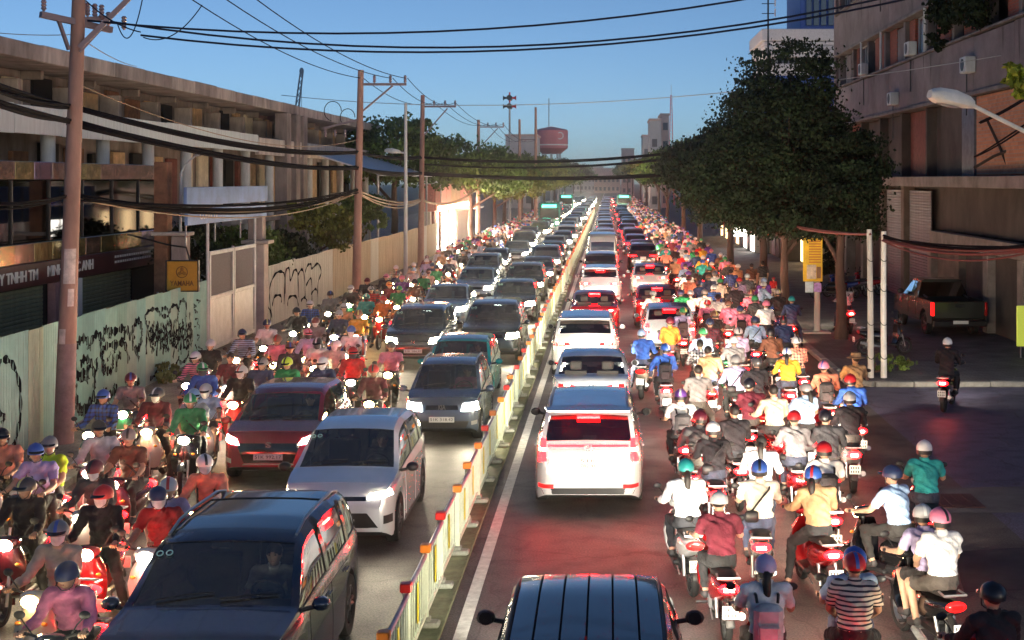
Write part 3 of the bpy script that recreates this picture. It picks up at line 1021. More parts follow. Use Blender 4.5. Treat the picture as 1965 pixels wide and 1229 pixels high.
# second fence: flat panels
mat('fence_cream', (0.50, 0.50, 0.44), 0.7, var=0.14, scale=1.5, stretch=(1, 3, 0.3))
mat('fence_beige', (0.42, 0.34, 0.22), 0.75, var=0.25, scale=2, stretch=(1, 3, 0.3))
f2 = empty('panel_fence', (-12.1, 49.3, 0.12))
tag(f2, 'pale flat panel fence with outlined graffiti past the gate', 'fence')
for i in range(20):
    y0 = 0.1 + i * 2.45
    q = MB()
    q.cbox(-0.02, 0.02, y0 + 0.01, y0 + 2.42, 0.05, 2.22 + random.uniform(-.03, .03), 0.006)
    for k in range(6):
        q.cbox(0.0201, 0.03, y0 + 0.2 + k * 0.4, y0 + 0.24 + k * 0.4, 0.06, 2.18, 0.003)
    q.build('fence_panel', 'fence_cream' if i < 5 else random.choice(['fence_cream', 'fence_beige', 'fence_beige']), f2)
    if i % 2 == 0:
        q = MB(); q.cbox(-0.1, -0.021, y0 - 0.05, y0 + 0.05, 0, 2.25, 0.01); q.build('fence_post', 'steel', f2)
Z5 = lambda z: sc(z, 400, 480, 3.072)
g3 = [Z5(z) for z in (
    [(335, 440), (325, 360), (345, 340), (360, 370), (358, 440)], [(368, 400), (355, 290), (358, 210), (390, 140), (430, 130), (445, 170), (440, 320)], [(370, 330), (385, 275), (420, 270), (425, 310)],
    [(445, 260), (450, 130), (470, 110), (478, 180), (500, 120), (520, 140), (525, 280)], [(460, 330), (470, 280), (510, 275), (525, 330)], [(520, 150), (545, 115), (560, 160), (565, 290)], [(540, 300), (560, 280), (575, 300)],
    [(565, 130), (580, 90), (600, 85), (605, 110), (640, 80), (660, 130), (640, 200), (635, 330)], [(570, 210), (600, 170), (605, 300)], [(600, 260), (625, 230), (640, 250)], [(600, 300), (620, 360), (635, 380)])]
graffiti(g3, Vector((-12.1, 49, 0)), Vector((0, 1, 0)), Vector((1, 0, 0)), f2, Vector((-12.1 - 0.031, 49.3, 0.12)), False, 0.11)

# ================================================================== LIT PINK SHOPFRONT, FAR LEFT
mat('pink_panel', (0.62, 0.28, 0.24), 0.6, var=0.2)
emit('shop_light', (1.0, 0.84, 0.62), 40)
emit('shop_glow', (1.0, 0.42, 0.24), 30)
ps = empty('lit_shopfront', (-12.4, 100, 0.12))
tag(ps, 'pink shopfront with brightly lit white entrance at the end of the panel fence', 'building')
q = MB(); q.cbox(-1.0, 0.0, 0, 28, 3.0, 4.95, 0.02); q.build('upper_wall', 'pink_panel', ps)
for i in range(8):
    q = MB(); q.cbox(0.002, 0.08, 0.1 + i * 3.4, 3.3 + i * 3.4, 3.05, 4.8 + (i % 3) * 0.06, 0.02); q.build('wall_panel', random.choice(['pink_panel', 'board_red', 'pink_panel', 'fence_beige']), ps)
q = MB(); q.cbox(-1.0, -0.3, 0, 28, 0, 2.99, 0.02); q.build('lower_wall', 'fence_cream', ps)
for y0, y1 in ((4.5, 9.5), (10.2, 15)):
    q = MB(); q.cbox(-0.29, -0.2, y0, y1, 0.05, 2.85, 0.01); q.build('lit_entrance', 'shop_light', ps)
q = MB(); q.cbox(0.0, 1.4, 16, 24, 2.85, 2.95, 0.02); q.build('awning', 'canopy_white', ps)
q = MB(); q.cbox(0.14, 0.20, 1, 26, 3.0, 3.35, 0.01); q.build('glow_strip', 'shop_glow', ps)  # glowing strip added to widen the shopfront's orange pink glow
for yy in (0.2, 4.2, 9.8, 15.4, 27.8):
    q = MB(); q.cbox(-0.2, 0.0, yy - 0.15, yy + 0.15, 0, 2.99, 0.01); q.build('pier', 'board_red', ps)

# ================================================================== RIGHT: CONCRETE BLOCK
BX = 13.0
blk = empty('concrete_block', (18, 62, 0.12))
tag(blk, 'tall stained grey concrete block with ribbon windows and red brick infill at the corner', 'building')
def kb(name, m, x0, x1, y0, y1, z0, z1, c=0.02, parent=None):
    q = MB(); q.cbox(x0 - 18, x1 - 18, y0 - 62, y1 - 62, z0 - 0.12, z1 - 0.12, c)
    return q.build(name, m, parent or blk)
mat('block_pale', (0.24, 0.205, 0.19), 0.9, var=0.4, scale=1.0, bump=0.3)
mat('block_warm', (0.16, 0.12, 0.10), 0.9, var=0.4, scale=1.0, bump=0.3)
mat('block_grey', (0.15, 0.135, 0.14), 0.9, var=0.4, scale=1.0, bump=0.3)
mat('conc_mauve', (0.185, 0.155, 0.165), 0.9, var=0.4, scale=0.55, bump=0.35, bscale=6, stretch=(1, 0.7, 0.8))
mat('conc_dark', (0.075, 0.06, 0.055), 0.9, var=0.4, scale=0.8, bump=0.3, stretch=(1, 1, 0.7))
mat('rib_metal', (0.13, 0.13, 0.15), 0.5, 0.5, 0.3, 3)
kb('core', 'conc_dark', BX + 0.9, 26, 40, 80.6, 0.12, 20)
kb('end_wall', 'conc_mauve', BX, 26, 80.62, 81.2, 5.2, 20)
for z0, z1, nm in ((8.55, 10.5, 'parapet'), (12.55, 14.7, 'parapet'), (16.7, 19.5, 'parapet')):
    for i in range(8):
        y0 = 40 + i * 5.07
        kb(nm, 'conc_mauve', BX, BX + 0.28, y0 + 0.012, y0 + 5.05, z0, z1 + random.uniform(-.03, .03))
    kb('floor_slab', 'block_grey', BX - 0.12, BX + 1.0, 40, 80.58, z0 - 0.16, z0 - 0.005)
kb('sill_ledge', 'block_grey', BX - 0.1, BX + 0.3, 40, 80.58, 10.54, 10.64)
kb('sill_ledge', 'block_grey', BX - 0.1, BX + 0.3, 40, 80.58, 14.74, 14.84)
mat('window_frame_grey', (0.35, 0.36, 0.38), 0.5, 0.4)
glassmat('glass_dull', (0.3, 0.32, 0.35), 0.3, 0.12)
for (zb, zt) in ((10.65, 12.38), (14.85, 16.5)):
    yy = 42.0
    while yy < 80:
        k = random.random()
        w = random.uniform(1.2, 2.2)
        if k < 0.34:
            kb('brick_infill', 'brick_red', BX + 0.3, BX + 0.5, yy, yy + w, zb, zt)
        elif k < 0.75:
            fr = empty('window', (0, 0, 0)); fr.parent = blk
            for (a, b2, c0, c1) in ((yy, yy + 0.07, zb, zt), (yy + w - 0.07, yy + w, zb, zt), (yy + w / 2 - 0.03, yy + w / 2 + 0.03, zb, zt), (yy, yy + w, zt - 0.07, zt), (yy, yy + w, zb, zb + 0.07)):
                kb('frame', 'window_frame_grey', BX + 0.4, BX + 0.5, a, b2, c0, c1, 0.008, fr)
            kb('pane', 'glass_dull', BX + 0.45, BX + 0.46, yy + 0.07, yy + w / 2 - 0.03, zb + 0.07, zt - 0.07, 0.002, fr)
            kb('pane', 'glass_dull', BX + 0.45, BX + 0.46, yy + w / 2 + 0.03, yy + w - 0.07, zb + 0.07, zt - 0.07, 0.002, fr)
        elif k < 0.88:
            kb('shutter_panel', 'block_grey', BX + 0.3, BX + 0.42, yy, yy + w, zb, zt - 0.1)
        yy += w + random.uniform(0.08, 0.3)
    for i in range(9):
        kb('pier', 'block_grey', BX + 0.1, BX + 0.6, 44.6 + i * 4.4, 44.95 + i * 4.4, zb, zt)
# drain pipes and an air unit
for yy in (57.5, 66.8, 72.0):
    q = MB(); q.tube([(BX - 18.08, yy - 62, 10.5), (BX - 18.08, yy - 62, 12.3)], 0.06, 8); q.build('drain_pipe', 'column_white', blk, 40)
for (yy, zz) in ((59.3, 10.66), (52.6, 12.9), (66.0, 14.9), (70.4, 10.66), (63.0, 8.75), (49.8, 9.2)):
    ac = kb('air_unit', 'column_white', BX - 0.38, BX - 0.002, yy, yy + .85, zz, zz + .58, 0.03)
    q = MB(); q.lathe([(0.22, 0), (0.22, 0.02), (0.05, 0.02)], 16, 'x', (BX - 18.402, yy + .42 - 62, zz + .17)); q.build('fan_grille', 'black_plastic', ac)
    q = MB(); q.tube([(BX - 18.02, yy + .9 - 62, zz + .2), (BX - 18.05, yy + 1.1 - 62, zz - .1), (BX - 18.04, yy + 1.15 - 62, zz - 1.6)], .025, 5); q.build('drain_hose', 'black_plastic', ac)
mat('stain_dark', (0.09, 0.075, 0.075), 0.95, var=0.5, scale=1.5)
for k in range(16):
    yy = random.uniform(43, 80); z1 = random.choice([10.48, 14.66]); h_ = random.uniform(.5, 1.5); w_ = random.uniform(.12, .45)
    q = MB(); pts = [(yy - 62, z1 - .12), (yy + w_ - 62, z1 - .12), (yy + w_ * .7 - 62, z1 - .12 - h_ * .6), (yy + w_ * .45 - 62, z1 - .12 - h_), (yy + w_ * .2 - 62, z1 - .12 - h_ * .5)]
    q.add([(BX - 18.003, a, b_) for a, b_ in pts], [tuple(range(5))]); q.build('water_stain', 'stain_dark', blk)
# first floor: bricked and open bays
kb('brick_wall', 'brick_orange', BX + 0.12, BX + 0.4, 40, 50.2, 5.55, 8.36)
kb('bay_frame', 'rib_metal', BX + 0.05, BX + 0.45, 50.25, 50.5, 5.5, 8.36)
kb('bay_panel', 'rib_metal', BX + 0.3, BX + 0.45, 50.55, 53, 5.5, 8.36)
for i in range(5):
    kb('bay_panel', random.choice(['conc_dark', 'board_red', 'conc_dark']), BX + 0.5, BX + 0.7, 53.2 + i * 5, 57.9 + i * 5, 5.5, 8.36)
    kb('bay_column', 'conc_dark', BX + 0.1, BX + 0.6, 57.95 + i * 5, 58.18 + i * 5, 5.5, 8.36)
kb('canopy_slab', 'block_warm', BX - 0.55, BX + 1.0, 38, 80.5, 5.2, 5.42)
kb('canopy_edge', 'block_pale', BX - 0.66, BX - 0.56, 38, 80.5, 5.12, 5.52)
mat('branch_bark', (0.05, 0.035, 0.028), 0.9)
# ground storey
kb('fascia_beam', 'block_pale', BX - 0.05, BX + 0.35, 38, 56.8, 2.85, 3.35)
for y0 in (38.9, 44.2, 48.3, 52.3, 56.8, 62, 67, 72, 77):
    kb('column', random.choice(['block_pale', 'block_warm']), BX, BX + 0.5, y0, y0 + 0.62, 0.12, 2.84 if y0 < 57 else 5.19)
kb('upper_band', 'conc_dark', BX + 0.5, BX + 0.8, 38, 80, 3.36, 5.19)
for (y0, y1) in ((57.6, 61.8), (62.8, 66.8)):
    sh = empty('roller_shutter'); sh.parent = blk
    q = MB(); q.cbox(0, 0.05, 0, y1 - y0, 0, 0.115, 0.025); sm = q.mesh('slat', 'rib_metal')
    for k in range(40):
        o = link('slat', sm, sh); o.location = (BX - 18 + 0.2, y0 - 62, 0.02 + k * 0.12)
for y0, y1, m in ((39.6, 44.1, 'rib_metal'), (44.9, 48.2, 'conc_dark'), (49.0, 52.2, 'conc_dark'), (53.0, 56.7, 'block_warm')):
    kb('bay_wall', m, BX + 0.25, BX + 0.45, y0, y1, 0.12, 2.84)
kb('ground_slab', 'block_grey', BX + 0.5, 26, 40, 80.5, 0.12, 0.25)
# bright yellow green board at the right edge
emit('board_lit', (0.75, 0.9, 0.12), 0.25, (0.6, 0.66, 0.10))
yb = empty('yellow_board', (12.2, 41.6, 0.12))
q = MB(); q.cbox(-0.14, 1.6, -0.04, 0.04, 0.35, 1.55, 0.015); q.build('board_face', 'board_lit', yb)
for xx in (0.0, 1.4):
    q = MB(); q.tube([(xx, 0.06, 0), (xx, 0.06, 1.5)], 0.025, 6); q.build('leg', 'steel', yb)
tag(yb, 'glowing yellow green board on legs at the corner by the concrete block', 'board')

# ================================================================== RIGHT: SHOPHOUSES BEHIND THE TREES
mat('shop_beige', (0.42, 0.35, 0.22), 0.8, var=0.2)
emit('lit_shop_white', (1.0, 0.94, 0.82), 5)
emit('lit_shop_warm', (1.0, 0.72, 0.36), 2.5)
emit('lit_sign_blue', (0.2, 0.15, 1.0), 3)
emit('lit_lantern', (1.0, 0.09, 0.03), 3)
SHOPS = [
    (12.0, 82.0, 8.0, 7.5, 'shop_beige', 'narrow beige shophouse with lit canopy band behind the yellow poster pole'),
    (11.2, 91.0, 9.0, 8.5, 'conc_dark', 'dark shophouse with red lantern sign behind the tree trunk'),
    (10.2, 101.0, 8.0, 7.0, 'conc_pale', 'shophouse with bright white front and blue top sign behind the crowd'),
    (10.2, 110.0, 22.0, 9.0, 'conc_warm', 'warm brown shophouse row end deep behind the trees'),
]
for k, (x, y0, dep, hh, m, lab) in enumerate(SHOPS):
    o = empty('shophouse', (x, y0, 0.12))
    tag(o, lab, 'building', 'shophouses on the right')
    q = MB(); q.cbox(0.3, 9, 0, dep - 0.1, 0, hh, 0.03); q.build('wall', m, o)
    q = MB(); q.cbox(-0.9, 0.28, 0, dep - 0.1, 3.1, 3.35, 0.03); q.build('canopy', 'shop_beige' if k == 0 else 'conc_dark', o)
    nwin = max(1, int(dep / 2.6))
    for i in range(nwin):
        yy = 0.5 + i * 2.6
        w = empty('window'); w.parent = o
        q = MB(); q.cbox(0.22, 0.298, yy, yy + 1.5, 4.4, 6.0, 0.01); q.build('frame', 'window_frame_grey', w)
        q = MB(); q.cbox(0.20, 0.219, yy + 0.1, yy + 1.4, 4.5, 5.9, 0.004); q.build('pane', 'glass_dull', w)
    for i in range(nwin):
        yy = 0.4 + i * 2.6
        q = MB(); q.cbox(0.2, 0.298, yy, yy + 1.9, 0.1, 2.7, 0.01)
        q.build('lit_opening' if (k + i) % 2 == 0 else 'shutter', ['lit_shop_warm', 'conc_dark', 'lit_shop_white', 'lit_shop_warm'][k] if (k + i) % 2 == 0 else 'rib_metal', o)
    if k == 0:
        q = MB(); q.cbox(-0.95, -0.91, 0.2, 6, 2.75, 3.4, 0.01); q.build('lit_band', 'lit_shop_warm', o)
    if k == 1:
        q = MB(); q.cbox(-1.2, -0.8, 0.6, 0.75, 1.6, 3.0, 0.04); q.build('lantern_sign', 'lit_lantern', o)
    if k == 2:
        q = MB(); q.cbox(-1.7, -0.2, -0.1, 0.1, 2.6, 3.3, 0.03); q.build('sign', 'lit_sign_blue', o)
        q = MB(); q.cbox(-1.6, -0.3, -0.08, 0.08, 1.2, 2.58, 0.03); q.build('lit_panel', 'lit_shop_white', o)
# blue and white building
mat('bw_white', (0.62, 0.60, 0.63), 0.7, var=0.1)
mat('bw_blue', (0.03, 0.09, 0.36), 0.6, var=0.15)
bw = empty('blue_white_building', (19.5, 118, 0.12))
tag(bw, 'white building with blue base and blue glazed tower behind the concrete block', 'building')
def bwb(name, m, x0, x1, z0, z1, d0=0, d1=10, c=0.05):
    q = MB(); q.cbox(x0 - 19.5, x1 - 19.5, d0, d1, z0, z1, c); return q.build(name, m, bw)
bwb('base', 'bw_blue', 13.2, 26, 0, 14.0)
bwb('storey', 'bw_white', 13.0, 26, 14.02, 15.0, -0.1)
for i in range(12):
    bwb('pane', 'black_gloss', 14.2 + i * 0.5, 14.55 + i * 0.5, 15.02, 15.5, 0.2, 0.4, 0.02)
bwb('storey', 'bw_white', 13.4, 26, 15.0, 15.52, 0.45)
for i in range(4):
    bwb('louvre', 'bw_white', 13.0, 26, 15.55 + i * 0.33, 15.85 + i * 0.33, -0.1 - 0.02 * i)
bwb('cornice', 'bw_white', 12.8, 26, 16.9, 17.9, -0.3)
bwb('tower', 'bw_blue', 16.2, 26, 17.95, 24, 1)
for i in range(4):
    bwb('tower_pane', 'glass_dull', 16.7 + i * 0.62, 17.15 + i * 0.62, 18.3, 22.5, 0.85, 0.95, 0.02)

# ================================================================== FAR BUILDINGS, TANK, CRANE
mat('far_wall', (0.42, 0.40, 0.42), 0.9, var=0.15, scale=0.3)
mat('far_pink', (0.5, 0.36, 0.33), 0.9, var=0.15, scale=0.3)
mat('far_window', (0.06, 0.06, 0.08), 0.4)
FAR = [
    (1258, 232, 22, 250, 'far_wall', 'white narrow tall house with roof frame beside the far tree tops'),
    (1276, 222, 16, 262, 'far_pink', 'pinkish narrow tall house under the far lattice mast'),
    (1240, 262, 14, 330, 'far_wall', 'small pale house at the far end of the tree row'),
    (1205, 287, 24, 480, 'far_pink', 'low pink house near the road vanishing point'),
    (1128, 318, 60, 620, 'far_wall', 'wide pale block closing the road end'),
    (1165, 325, 50, 560, 'far_pink', 'low pinkish block above the road end'),
    (1000, 262, 60, 260, 'far_wall', 'pale roofs behind trees under the loudspeaker mast'),
]
for px, py, wpx, d, m, lab in FAR:
    p = P(px, py, d)
    w = wpx / F * d
    o = empty('far_building', (p.x, d, 0))
    tag(o, lab, 'building')
    q = MB(); q.cbox(-w / 2, w / 2, 0, 12, 0, p.z, 0.1); q.build('wall', m, o)
    q = MB(); q.cbox(-w / 2 - 0.15, w / 2 + 0.15, -0.15, 12.1, p.z + 0.01, p.z + 0.4, 0.05); q.build('roof', 'far_pink', o)
    nf = int(p.z / 3.4)
    for f_ in range(max(0, nf - 5), nf):
        for i in range(max(1, int(w / 1.7))):
            q = MB(); x0 = -w / 2 + 0.4 + i * 1.7
            if x0 + 0.9 < w / 2:
                q.cbox(x0, x0 + 0.9, -0.06, -0.005, f_ * 3.4 + 1.0, f_ * 3.4 + 2.4, 0.02); q.build('window', 'far_window', o)
mat('tank_pink', (0.55, 0.16, 0.17), 0.7, var=0.12, scale=0.4)
mat('tank_white', (0.75, 0.68, 0.68), 0.6)
tk = empty('water_tower', (P(1058, 0, 340).x, 340, 0))
q = MB(); q.lathe([(2.2, 11.6), (4.0, 13.0), (4.05, 17.2), (3.6, 17.5), (0.3, 18.2)], 28); q.build('tank', 'tank_pink', tk, 40)
q = MB(); q.lathe([(4.09, 13.6), (4.09, 13.9)], 28); q.build('band', 'tank_white', tk)
for a in range(8):
    q = MB(); q.tube([(2.3 * math.cos(a * .785), 2.3 * math.sin(a * .785), 0), (2.1 * math.cos(a * .785), 2.1 * math.sin(a * .785), 11.8)], 0.22, 8); q.build('leg', 'far_wall', tk)
q = MB(); q.tube([(-0.6, 0, 18), (-0.6, 0, 25)], 0.12, 6); q.build('mast', 'steel', tk)
q = MB(); q.lathe([(0.9, 0), (0.9, 0.05), (0.65, 0.05), (0.65, 0)], 20, 'y', (2.2, -3.6, 15.9), 0, True); q.build('emblem', 'tank_white', tk)
tag(tk, 'round pinkish red water tank raised on legs above the tree tops', 'water tower')
# loudspeaker mast
lm_ = empty('loudspeaker_mast', (P(978, 0, 150).x, 150, 0))
q = MB(); q.tube([(0, 0, 0), (0, 0, 13.6)], [0.16, 0.1], 8); q.build('mast', 'steel', lm_, 40)
for z in (13.2, 14.1):
    for a in (0, 90, 180, 270):
        q = MB(); q.tube([(0.1 * math.cos(R(a)), 0.1 * math.sin(R(a)), z), (0.55 * math.cos(R(a)), 0.55 * math.sin(R(a)), z), (0.7 * math.cos(R(a)), 0.7 * math.sin(R(a)), z)], [0.06, 0.14, 0.3], 10)
        q.build('horn', 'cap_red' if a == 0 else 'black_frame', lm_, 50)
q = MB(); q.tube([(0, 0, 13.5), (0, 0, 14.7)], 0.09, 6); q.build('top_tube', 'cap_red', lm_)
tag(lm_, 'tall thin mast topped by a red and dark cluster of horns', 'mast')
# crane behind the hall
cr = empty('crane', (P(545, 0, 240).x, 240, 0))
mat('crane_blue', (0.05, 0.07, 0.12), 0.6)
a, b2 = Vector((0, 0, 0)), Vector((3.0, 0, 23.6))
for sx, sy in ((-.45, -.45), (.45, -.45), (.45, .45), (-.45, .45)):
    q = MB(); q.tube([a + Vector((sx, sy, 0)), b2 + Vector((sx * .5, sy * .5, 0))], 0.09, 5); q.build('boom_chord', 'crane_blue', cr)
q = MB()
for i in range(22):
    t0, t1 = i / 22, (i + 1) / 22
    for s in (-1, 1):
        q.tube([a.lerp(b2, t0) + Vector((-.45 * s * (1 - t0 * .5), -.4 * (1 - t0 * .5), 0)), a.lerp(b2, t1) + Vector((.45 * s * (1 - t1 * .5), -.4 * (1 - t1 * .5), 0))], 0.05, 4)
tag(q.build('lacing', 'crane_blue', cr), kind='stuff')
q = MB(); q.ell((3.0, 0, 23.9), (0.4, 0.4, 0.6)); q.build('boom_head', 'crane_blue', cr)
q = MB(); q.tube([(3.1, -.3, 23.5), (3.0, -.3, 15)], 0.04, 4); q.build('hoist_cable', 'crane_blue', cr)
q = MB(); q.cbox(-1.5, 1.5, -1.2, 1.2, 0, 2.4, 0.1); q.build('cab', 'crane_blue', cr)
tag(cr, 'thin dark lattice crane boom rising behind the hall roof', 'crane')
# far lattice mast on the right
fm = empty('lattice_mast', (P(1288, 0, 290).x, 290, 0))
for s in ((-1, -1), (1, -1), (1, 1), (-1, 1)):
    q = MB(); q.tube([(s[0] * .6, s[1] * .6, 0), (s[0] * .12, s[1] * .12, 22.8)], 0.07, 5); q.build('leg', 'cap_red', fm)
q = MB()
for i in range(18):
    z = 8 + i * 0.8; w = 0.6 - 0.48 * z / 22.8
    q.tube([(-w, -w, z), (w, -w, z + 0.7)], 0.04, 4); q.tube([(w, -w, z), (-w, -w, z + 0.7)], 0.04, 4)
tag(q.build('lacing', 'tank_white', fm), kind='stuff')
q = MB(); q.tube([(0, 0, 22.7), (0, 0, 25)], 0.05, 5); q.build('spike', 'steel', fm)
tag(fm, 'red and white lattice mast above the far right tree tops', 'mast')
# roof mast on the blue white building
rm = empty('roof_mast', (P(1474, 0, 100).x, 100, 0))
q = MB(); q.tube([(0, 0, 0), (0, 0, 18.8)], [0.1, 0.06], 6); q.build('mast', 'black_frame', rm)
for z in (17.2, 17.9, 18.5):
    q = MB(); q.tube([(-.45, 0, z), (.5, 0, z)], 0.03, 5); q.build('antenna_arm', 'black_frame', rm)
    q = MB(); q.tube([(.5, 0, z - .2), (.5, 0, z + .35)], 0.05, 5); q.build('antenna', 'tank_white', rm)
tag(rm, 'slim antenna mast sticking up behind the big dark tree', 'mast')

# ================================================================== POLES
mat('pole_conc', (0.34, 0.20, 0.16), 0.85, var=0.22, scale=3, bump=0.25, bscale=20, stretch=(1, 1, 0.3))
mat('pole_mauve', (0.30, 0.20, 0.20), 0.85, var=0.25, scale=4, bump=0.2)
mat('arm_steel', (0.22, 0.17, 0.19), 0.6, 0.4)
mat('insulator', (0.30, 0.22, 0.24), 0.25)
mat('paper', (0.6, 0.5, 0.46), 0.8, var=0.3, scale=6)
def insul(p, parent, h=0.28, r=0.06):
    q = MB(); q.lathe([(0.02, 0)] + [v for k in range(4) for v in ((r * (0.6), 0.03 + k * h / 4.4), (r, 0.05 + k * h / 4.4))] + [(0.03, h)], 10, 'z', p)
    return q.build('insulator', 'insulator', parent, 60)
def pole(px, ybase, ztop, lean, lab, arm=None, r0=0.19, r1=0.12, d=None):
    d = d or gd(ybase)
    x = (px - VX) / F * d
    o = empty('utility_pole', (x, d, 0.12))
    tag(o, lab, 'utility pole', 'concrete utility poles along the left pavement')
    n = 7
    q = MB(); q.tube([(lean * i / n, 0, (ztop - 0.12) * i / n) for i in range(n + 1)], [r0 + (r1 - r0) * i / n for i in range(n + 1)], 16); q.build('shaft', 'pole_conc', o, 60)
    return o, x, d
# nearest pole
p1, p1x, p1d = pole(122, 862, 10.6, 0.36, 'nearest tall brown concrete utility pole in front of the green graffiti fence')
def arm(o, a, b, w=0.05, m='arm_steel', nm='crossarm'):
    q = MB(); a, b = Vector(a), Vector(b)
    dv = (b - a).normalized(); s_ = dv.cross(Vector((0, 0, 1))).normalized() * w; u = s_.cross(dv).normalized() * w
    r = [[p - s_ - u, p + s_ - u, p + s_ + u, p - s_ + u] for p in (a, b)]
    q.rings(r); return q.build(nm, m, o)
def loc1(px, py, d):
    v = P(px, py, d); return (v.x - p1x, v.y - p1d, v.z - 0.12)
arm(p1, loc1(78, 28, p1d - 0.6), loc1(214, 58, p1d + 0.5), 0.06)
arm(p1, loc1(110, 40, p1d - 0.3), loc1(205, 35, p1d + 0.35), 0.045)
arm(p1, loc1(152, 92, p1d - 0.1), loc1(255, -10, p1d + 0.2), 0.05, nm='strut')
arm(p1, loc1(112, 38, p1d - 0.35), loc1(132, 96, p1d - 0.15), 0.03, nm='brace')
arm(p1, loc1(196, 52, p1d + 0.3), loc1(152, 100, p1d - 0.1), 0.03, nm='brace')
for px, py in ((84, 22), (168, 32), (182, 34), (195, 36), (208, 50), (238, 58)):
    insul(loc1(px, py, p1d + (0.2 if px > 140 else -0.5)), p1)
q = MB()
for (z0, z1, a0, a1) in ((3.2, 3.9, -1.9, -0.5), (2.0, 2.3, -2.2, -1.4), (2.75, 3.1, -1.3, -0.6)):
    rr = []
    for z in (z0, z1):
        rad = 0.19 - 0.07 * z / 10.5 + 0.006
        rr.append([(0.36 * z / 10.5 + rad * math.cos(a0 + (a1 - a0) * t / 6), rad * math.sin(a0 + (a1 - a0) * t / 6), z) for t in range(7)])
    q.rings(rr, False, 0, False)
q.build('pasted_paper', 'paper', p1)
q = MB(); q.rings([[( (0.36 * z / 10.5) + (0.195 - 0.07 * z / 10.5) * math.cos(t * .3927), (0.195 - 0.07 * z / 10.5) * math.sin(t * .3927), z) for t in range(16)] for z in (0.0, 1.2, 2.0)], False); q.build('faded_paint', 'pole_mauve', p1, 60)
p2, p2x, p2d = pole(683, 600, 9.85, 0.2, 'second utility pole rising behind the crowd beside the panel fence')
arm(p2, (0.1, 0, 9.15), (2.05, 0, 9.15), 0.05); arm(p2, (0.2, 0, 8.0), (1.5, 0, 9.1), 0.035, nm='brace')
for xx in (0.75, 1.4, 2.0):
    insul((xx, 0, 9.2), p2, 0.32, 0.07)
q = MB()
q.tube([(-.9 + .35 * math.cos(t * .35) * 1, -0.2, 8.05 + .4 * math.sin(t * .35)) for t in range(14)], 0.018, 5)
q.tube([(-.3 + .3 * math.cos(t * .35), -0.2, 7.8 + .35 * math.sin(t * .35)) for t in range(12)], 0.018, 5)
q.build('cable_loop', 'black_frame', p2)
arm(p2, (-1.3, -.2, 7.35), (0.1, -.2, 7.7), 0.04)
for xx in (-1.2, -.8, -.4):
    insul((xx, -.2, 7.0), p2, 0.3, 0.06)
p3, p3x, p3d = pole(807, 520, 10.4, 0.13, 'third utility pole with a side arm before the lit pink shopfront')
arm(p3, (0.1, 0, 9.6), (2.1, 0, 9.6), 0.05); arm(p3, (0.2, 0, 7.9), (1.6, 0, 9.5), 0.035, nm='brace')
for xx in (0.8, 1.45, 2.05):
    insul((xx, 0, 9.65), p3, 0.32, 0.07)
p4, p4x, p4d = pole(917, 474, 10.2, 0.05, 'fourth utility pole with a side arm standing among the left trees', d=113)
arm(p4, (0.1, 0, 9.5), (2.1, 0, 9.5), 0.05); arm(p4, (0.2, 0, 7.9), (1.6, 0, 9.4), 0.035, nm='brace')
for xx in (0.8, 1.45, 2.05):
    insul((xx, 0, 9.55), p4, 0.32, 0.07)
p5, p5x, p5d = pole(997, 450, 11.6, 0.0, 'far utility pole joined by a crossbar to a taller one, above tree tops', d=145)
arm(p5, (0, 0, 9.4), (1.7, 0, 9.4), 0.06)
p6, p6x, p6d = pole(1028, 450, 12.9, 0.0, 'taller of the two far joined poles beside the red water tank', d=146)
# steel lamp post and lamps on the left
def street_lamp(base, top, reach, lab, nm='street_lamp', r=0.09, head=(0.75, 0.3, 0.16), m='column_white', start=None):
    o = empty(nm, base)
    b0 = Vector(base)
    t = Vector(top) - b0
    e = Vector(reach) - b0
    q = MB()
    q.tube([(0, 0, 0), (t.x * .5, t.y * .5, t.z * .5), t], [r, r * .85, r * .65], 12); q.build('post', m, o, 60)
    if start: t = Vector(start) - b0
    mid = t.lerp(e, 0.45) + Vector((0, 0, 0.35 * (e - t).length * 0.3))
    q = MB(); q.tube([t, t.lerp(mid, .6) + Vector((0, 0, .08)), mid, e], [r * .5, r * .45, r * .42, r * .4], 8); q.build('arm', m, o, 60)
    dv = (e - t); dv.z = dv.z * 0.3; dv.normalize()
    s_ = dv.cross(Vector((0, 0, 1))).normalized()
    u = s_.cross(dv)
    L, W, Hh = head
    rings = []
    for f_, w, h0, h1 in ((0, .25, -.2, .35), (.15, .8, -.3, .6), (.5, 1, -.42, .8), (.85, .95, -.4, .7), (1, .5, -.2, .4)):
        c = e + dv * (L * f_)
        rings.append([c + s_ * (W / 2 * w * a) + u * (Hh * (h1 if bb > 0 else h0) * (1 if abs(a) < .8 else .45)) for a, bb in ((-1, 1), (-.6, 1), (0, 1.1), (.6, 1), (1, 1), (1, -1), (.6, -1), (0, -1), (-.6, -1), (-1, -1))])
    q = MB(); q.rings(rings); hd = q.build('lamp_head', m, o, 50)
    c = e + dv * (L * .55) - u * (Hh * .42)
    q = MB(); q.rings([[c + dv * (L * .28 * math.cos(k * .5236)) * k2 + s_ * (W * .36 * math.sin(k * .5236)) * k2 - u * (Hh * .22 * (1 - k2)) for k in range(12)] for k2 in (1, .8, .4)]); q.build('lens', 'lens_clear', hd, 60)
    tag(o, lab, 'street lamp')
    return o
mat('lamp_cream', (0.70, 0.66, 0.62), 0.45, var=0.12, scale=5)
street_lamp((-10.1, 70, 0.12), (-10.1, 70, 9.2), (-10.35, 70, 6.75), 'pale grey steel lamp post with small head between the second and third poles', r=0.11, head=(0.8, 0.3, 0.2), start=(-10.05, 70, 6.65))
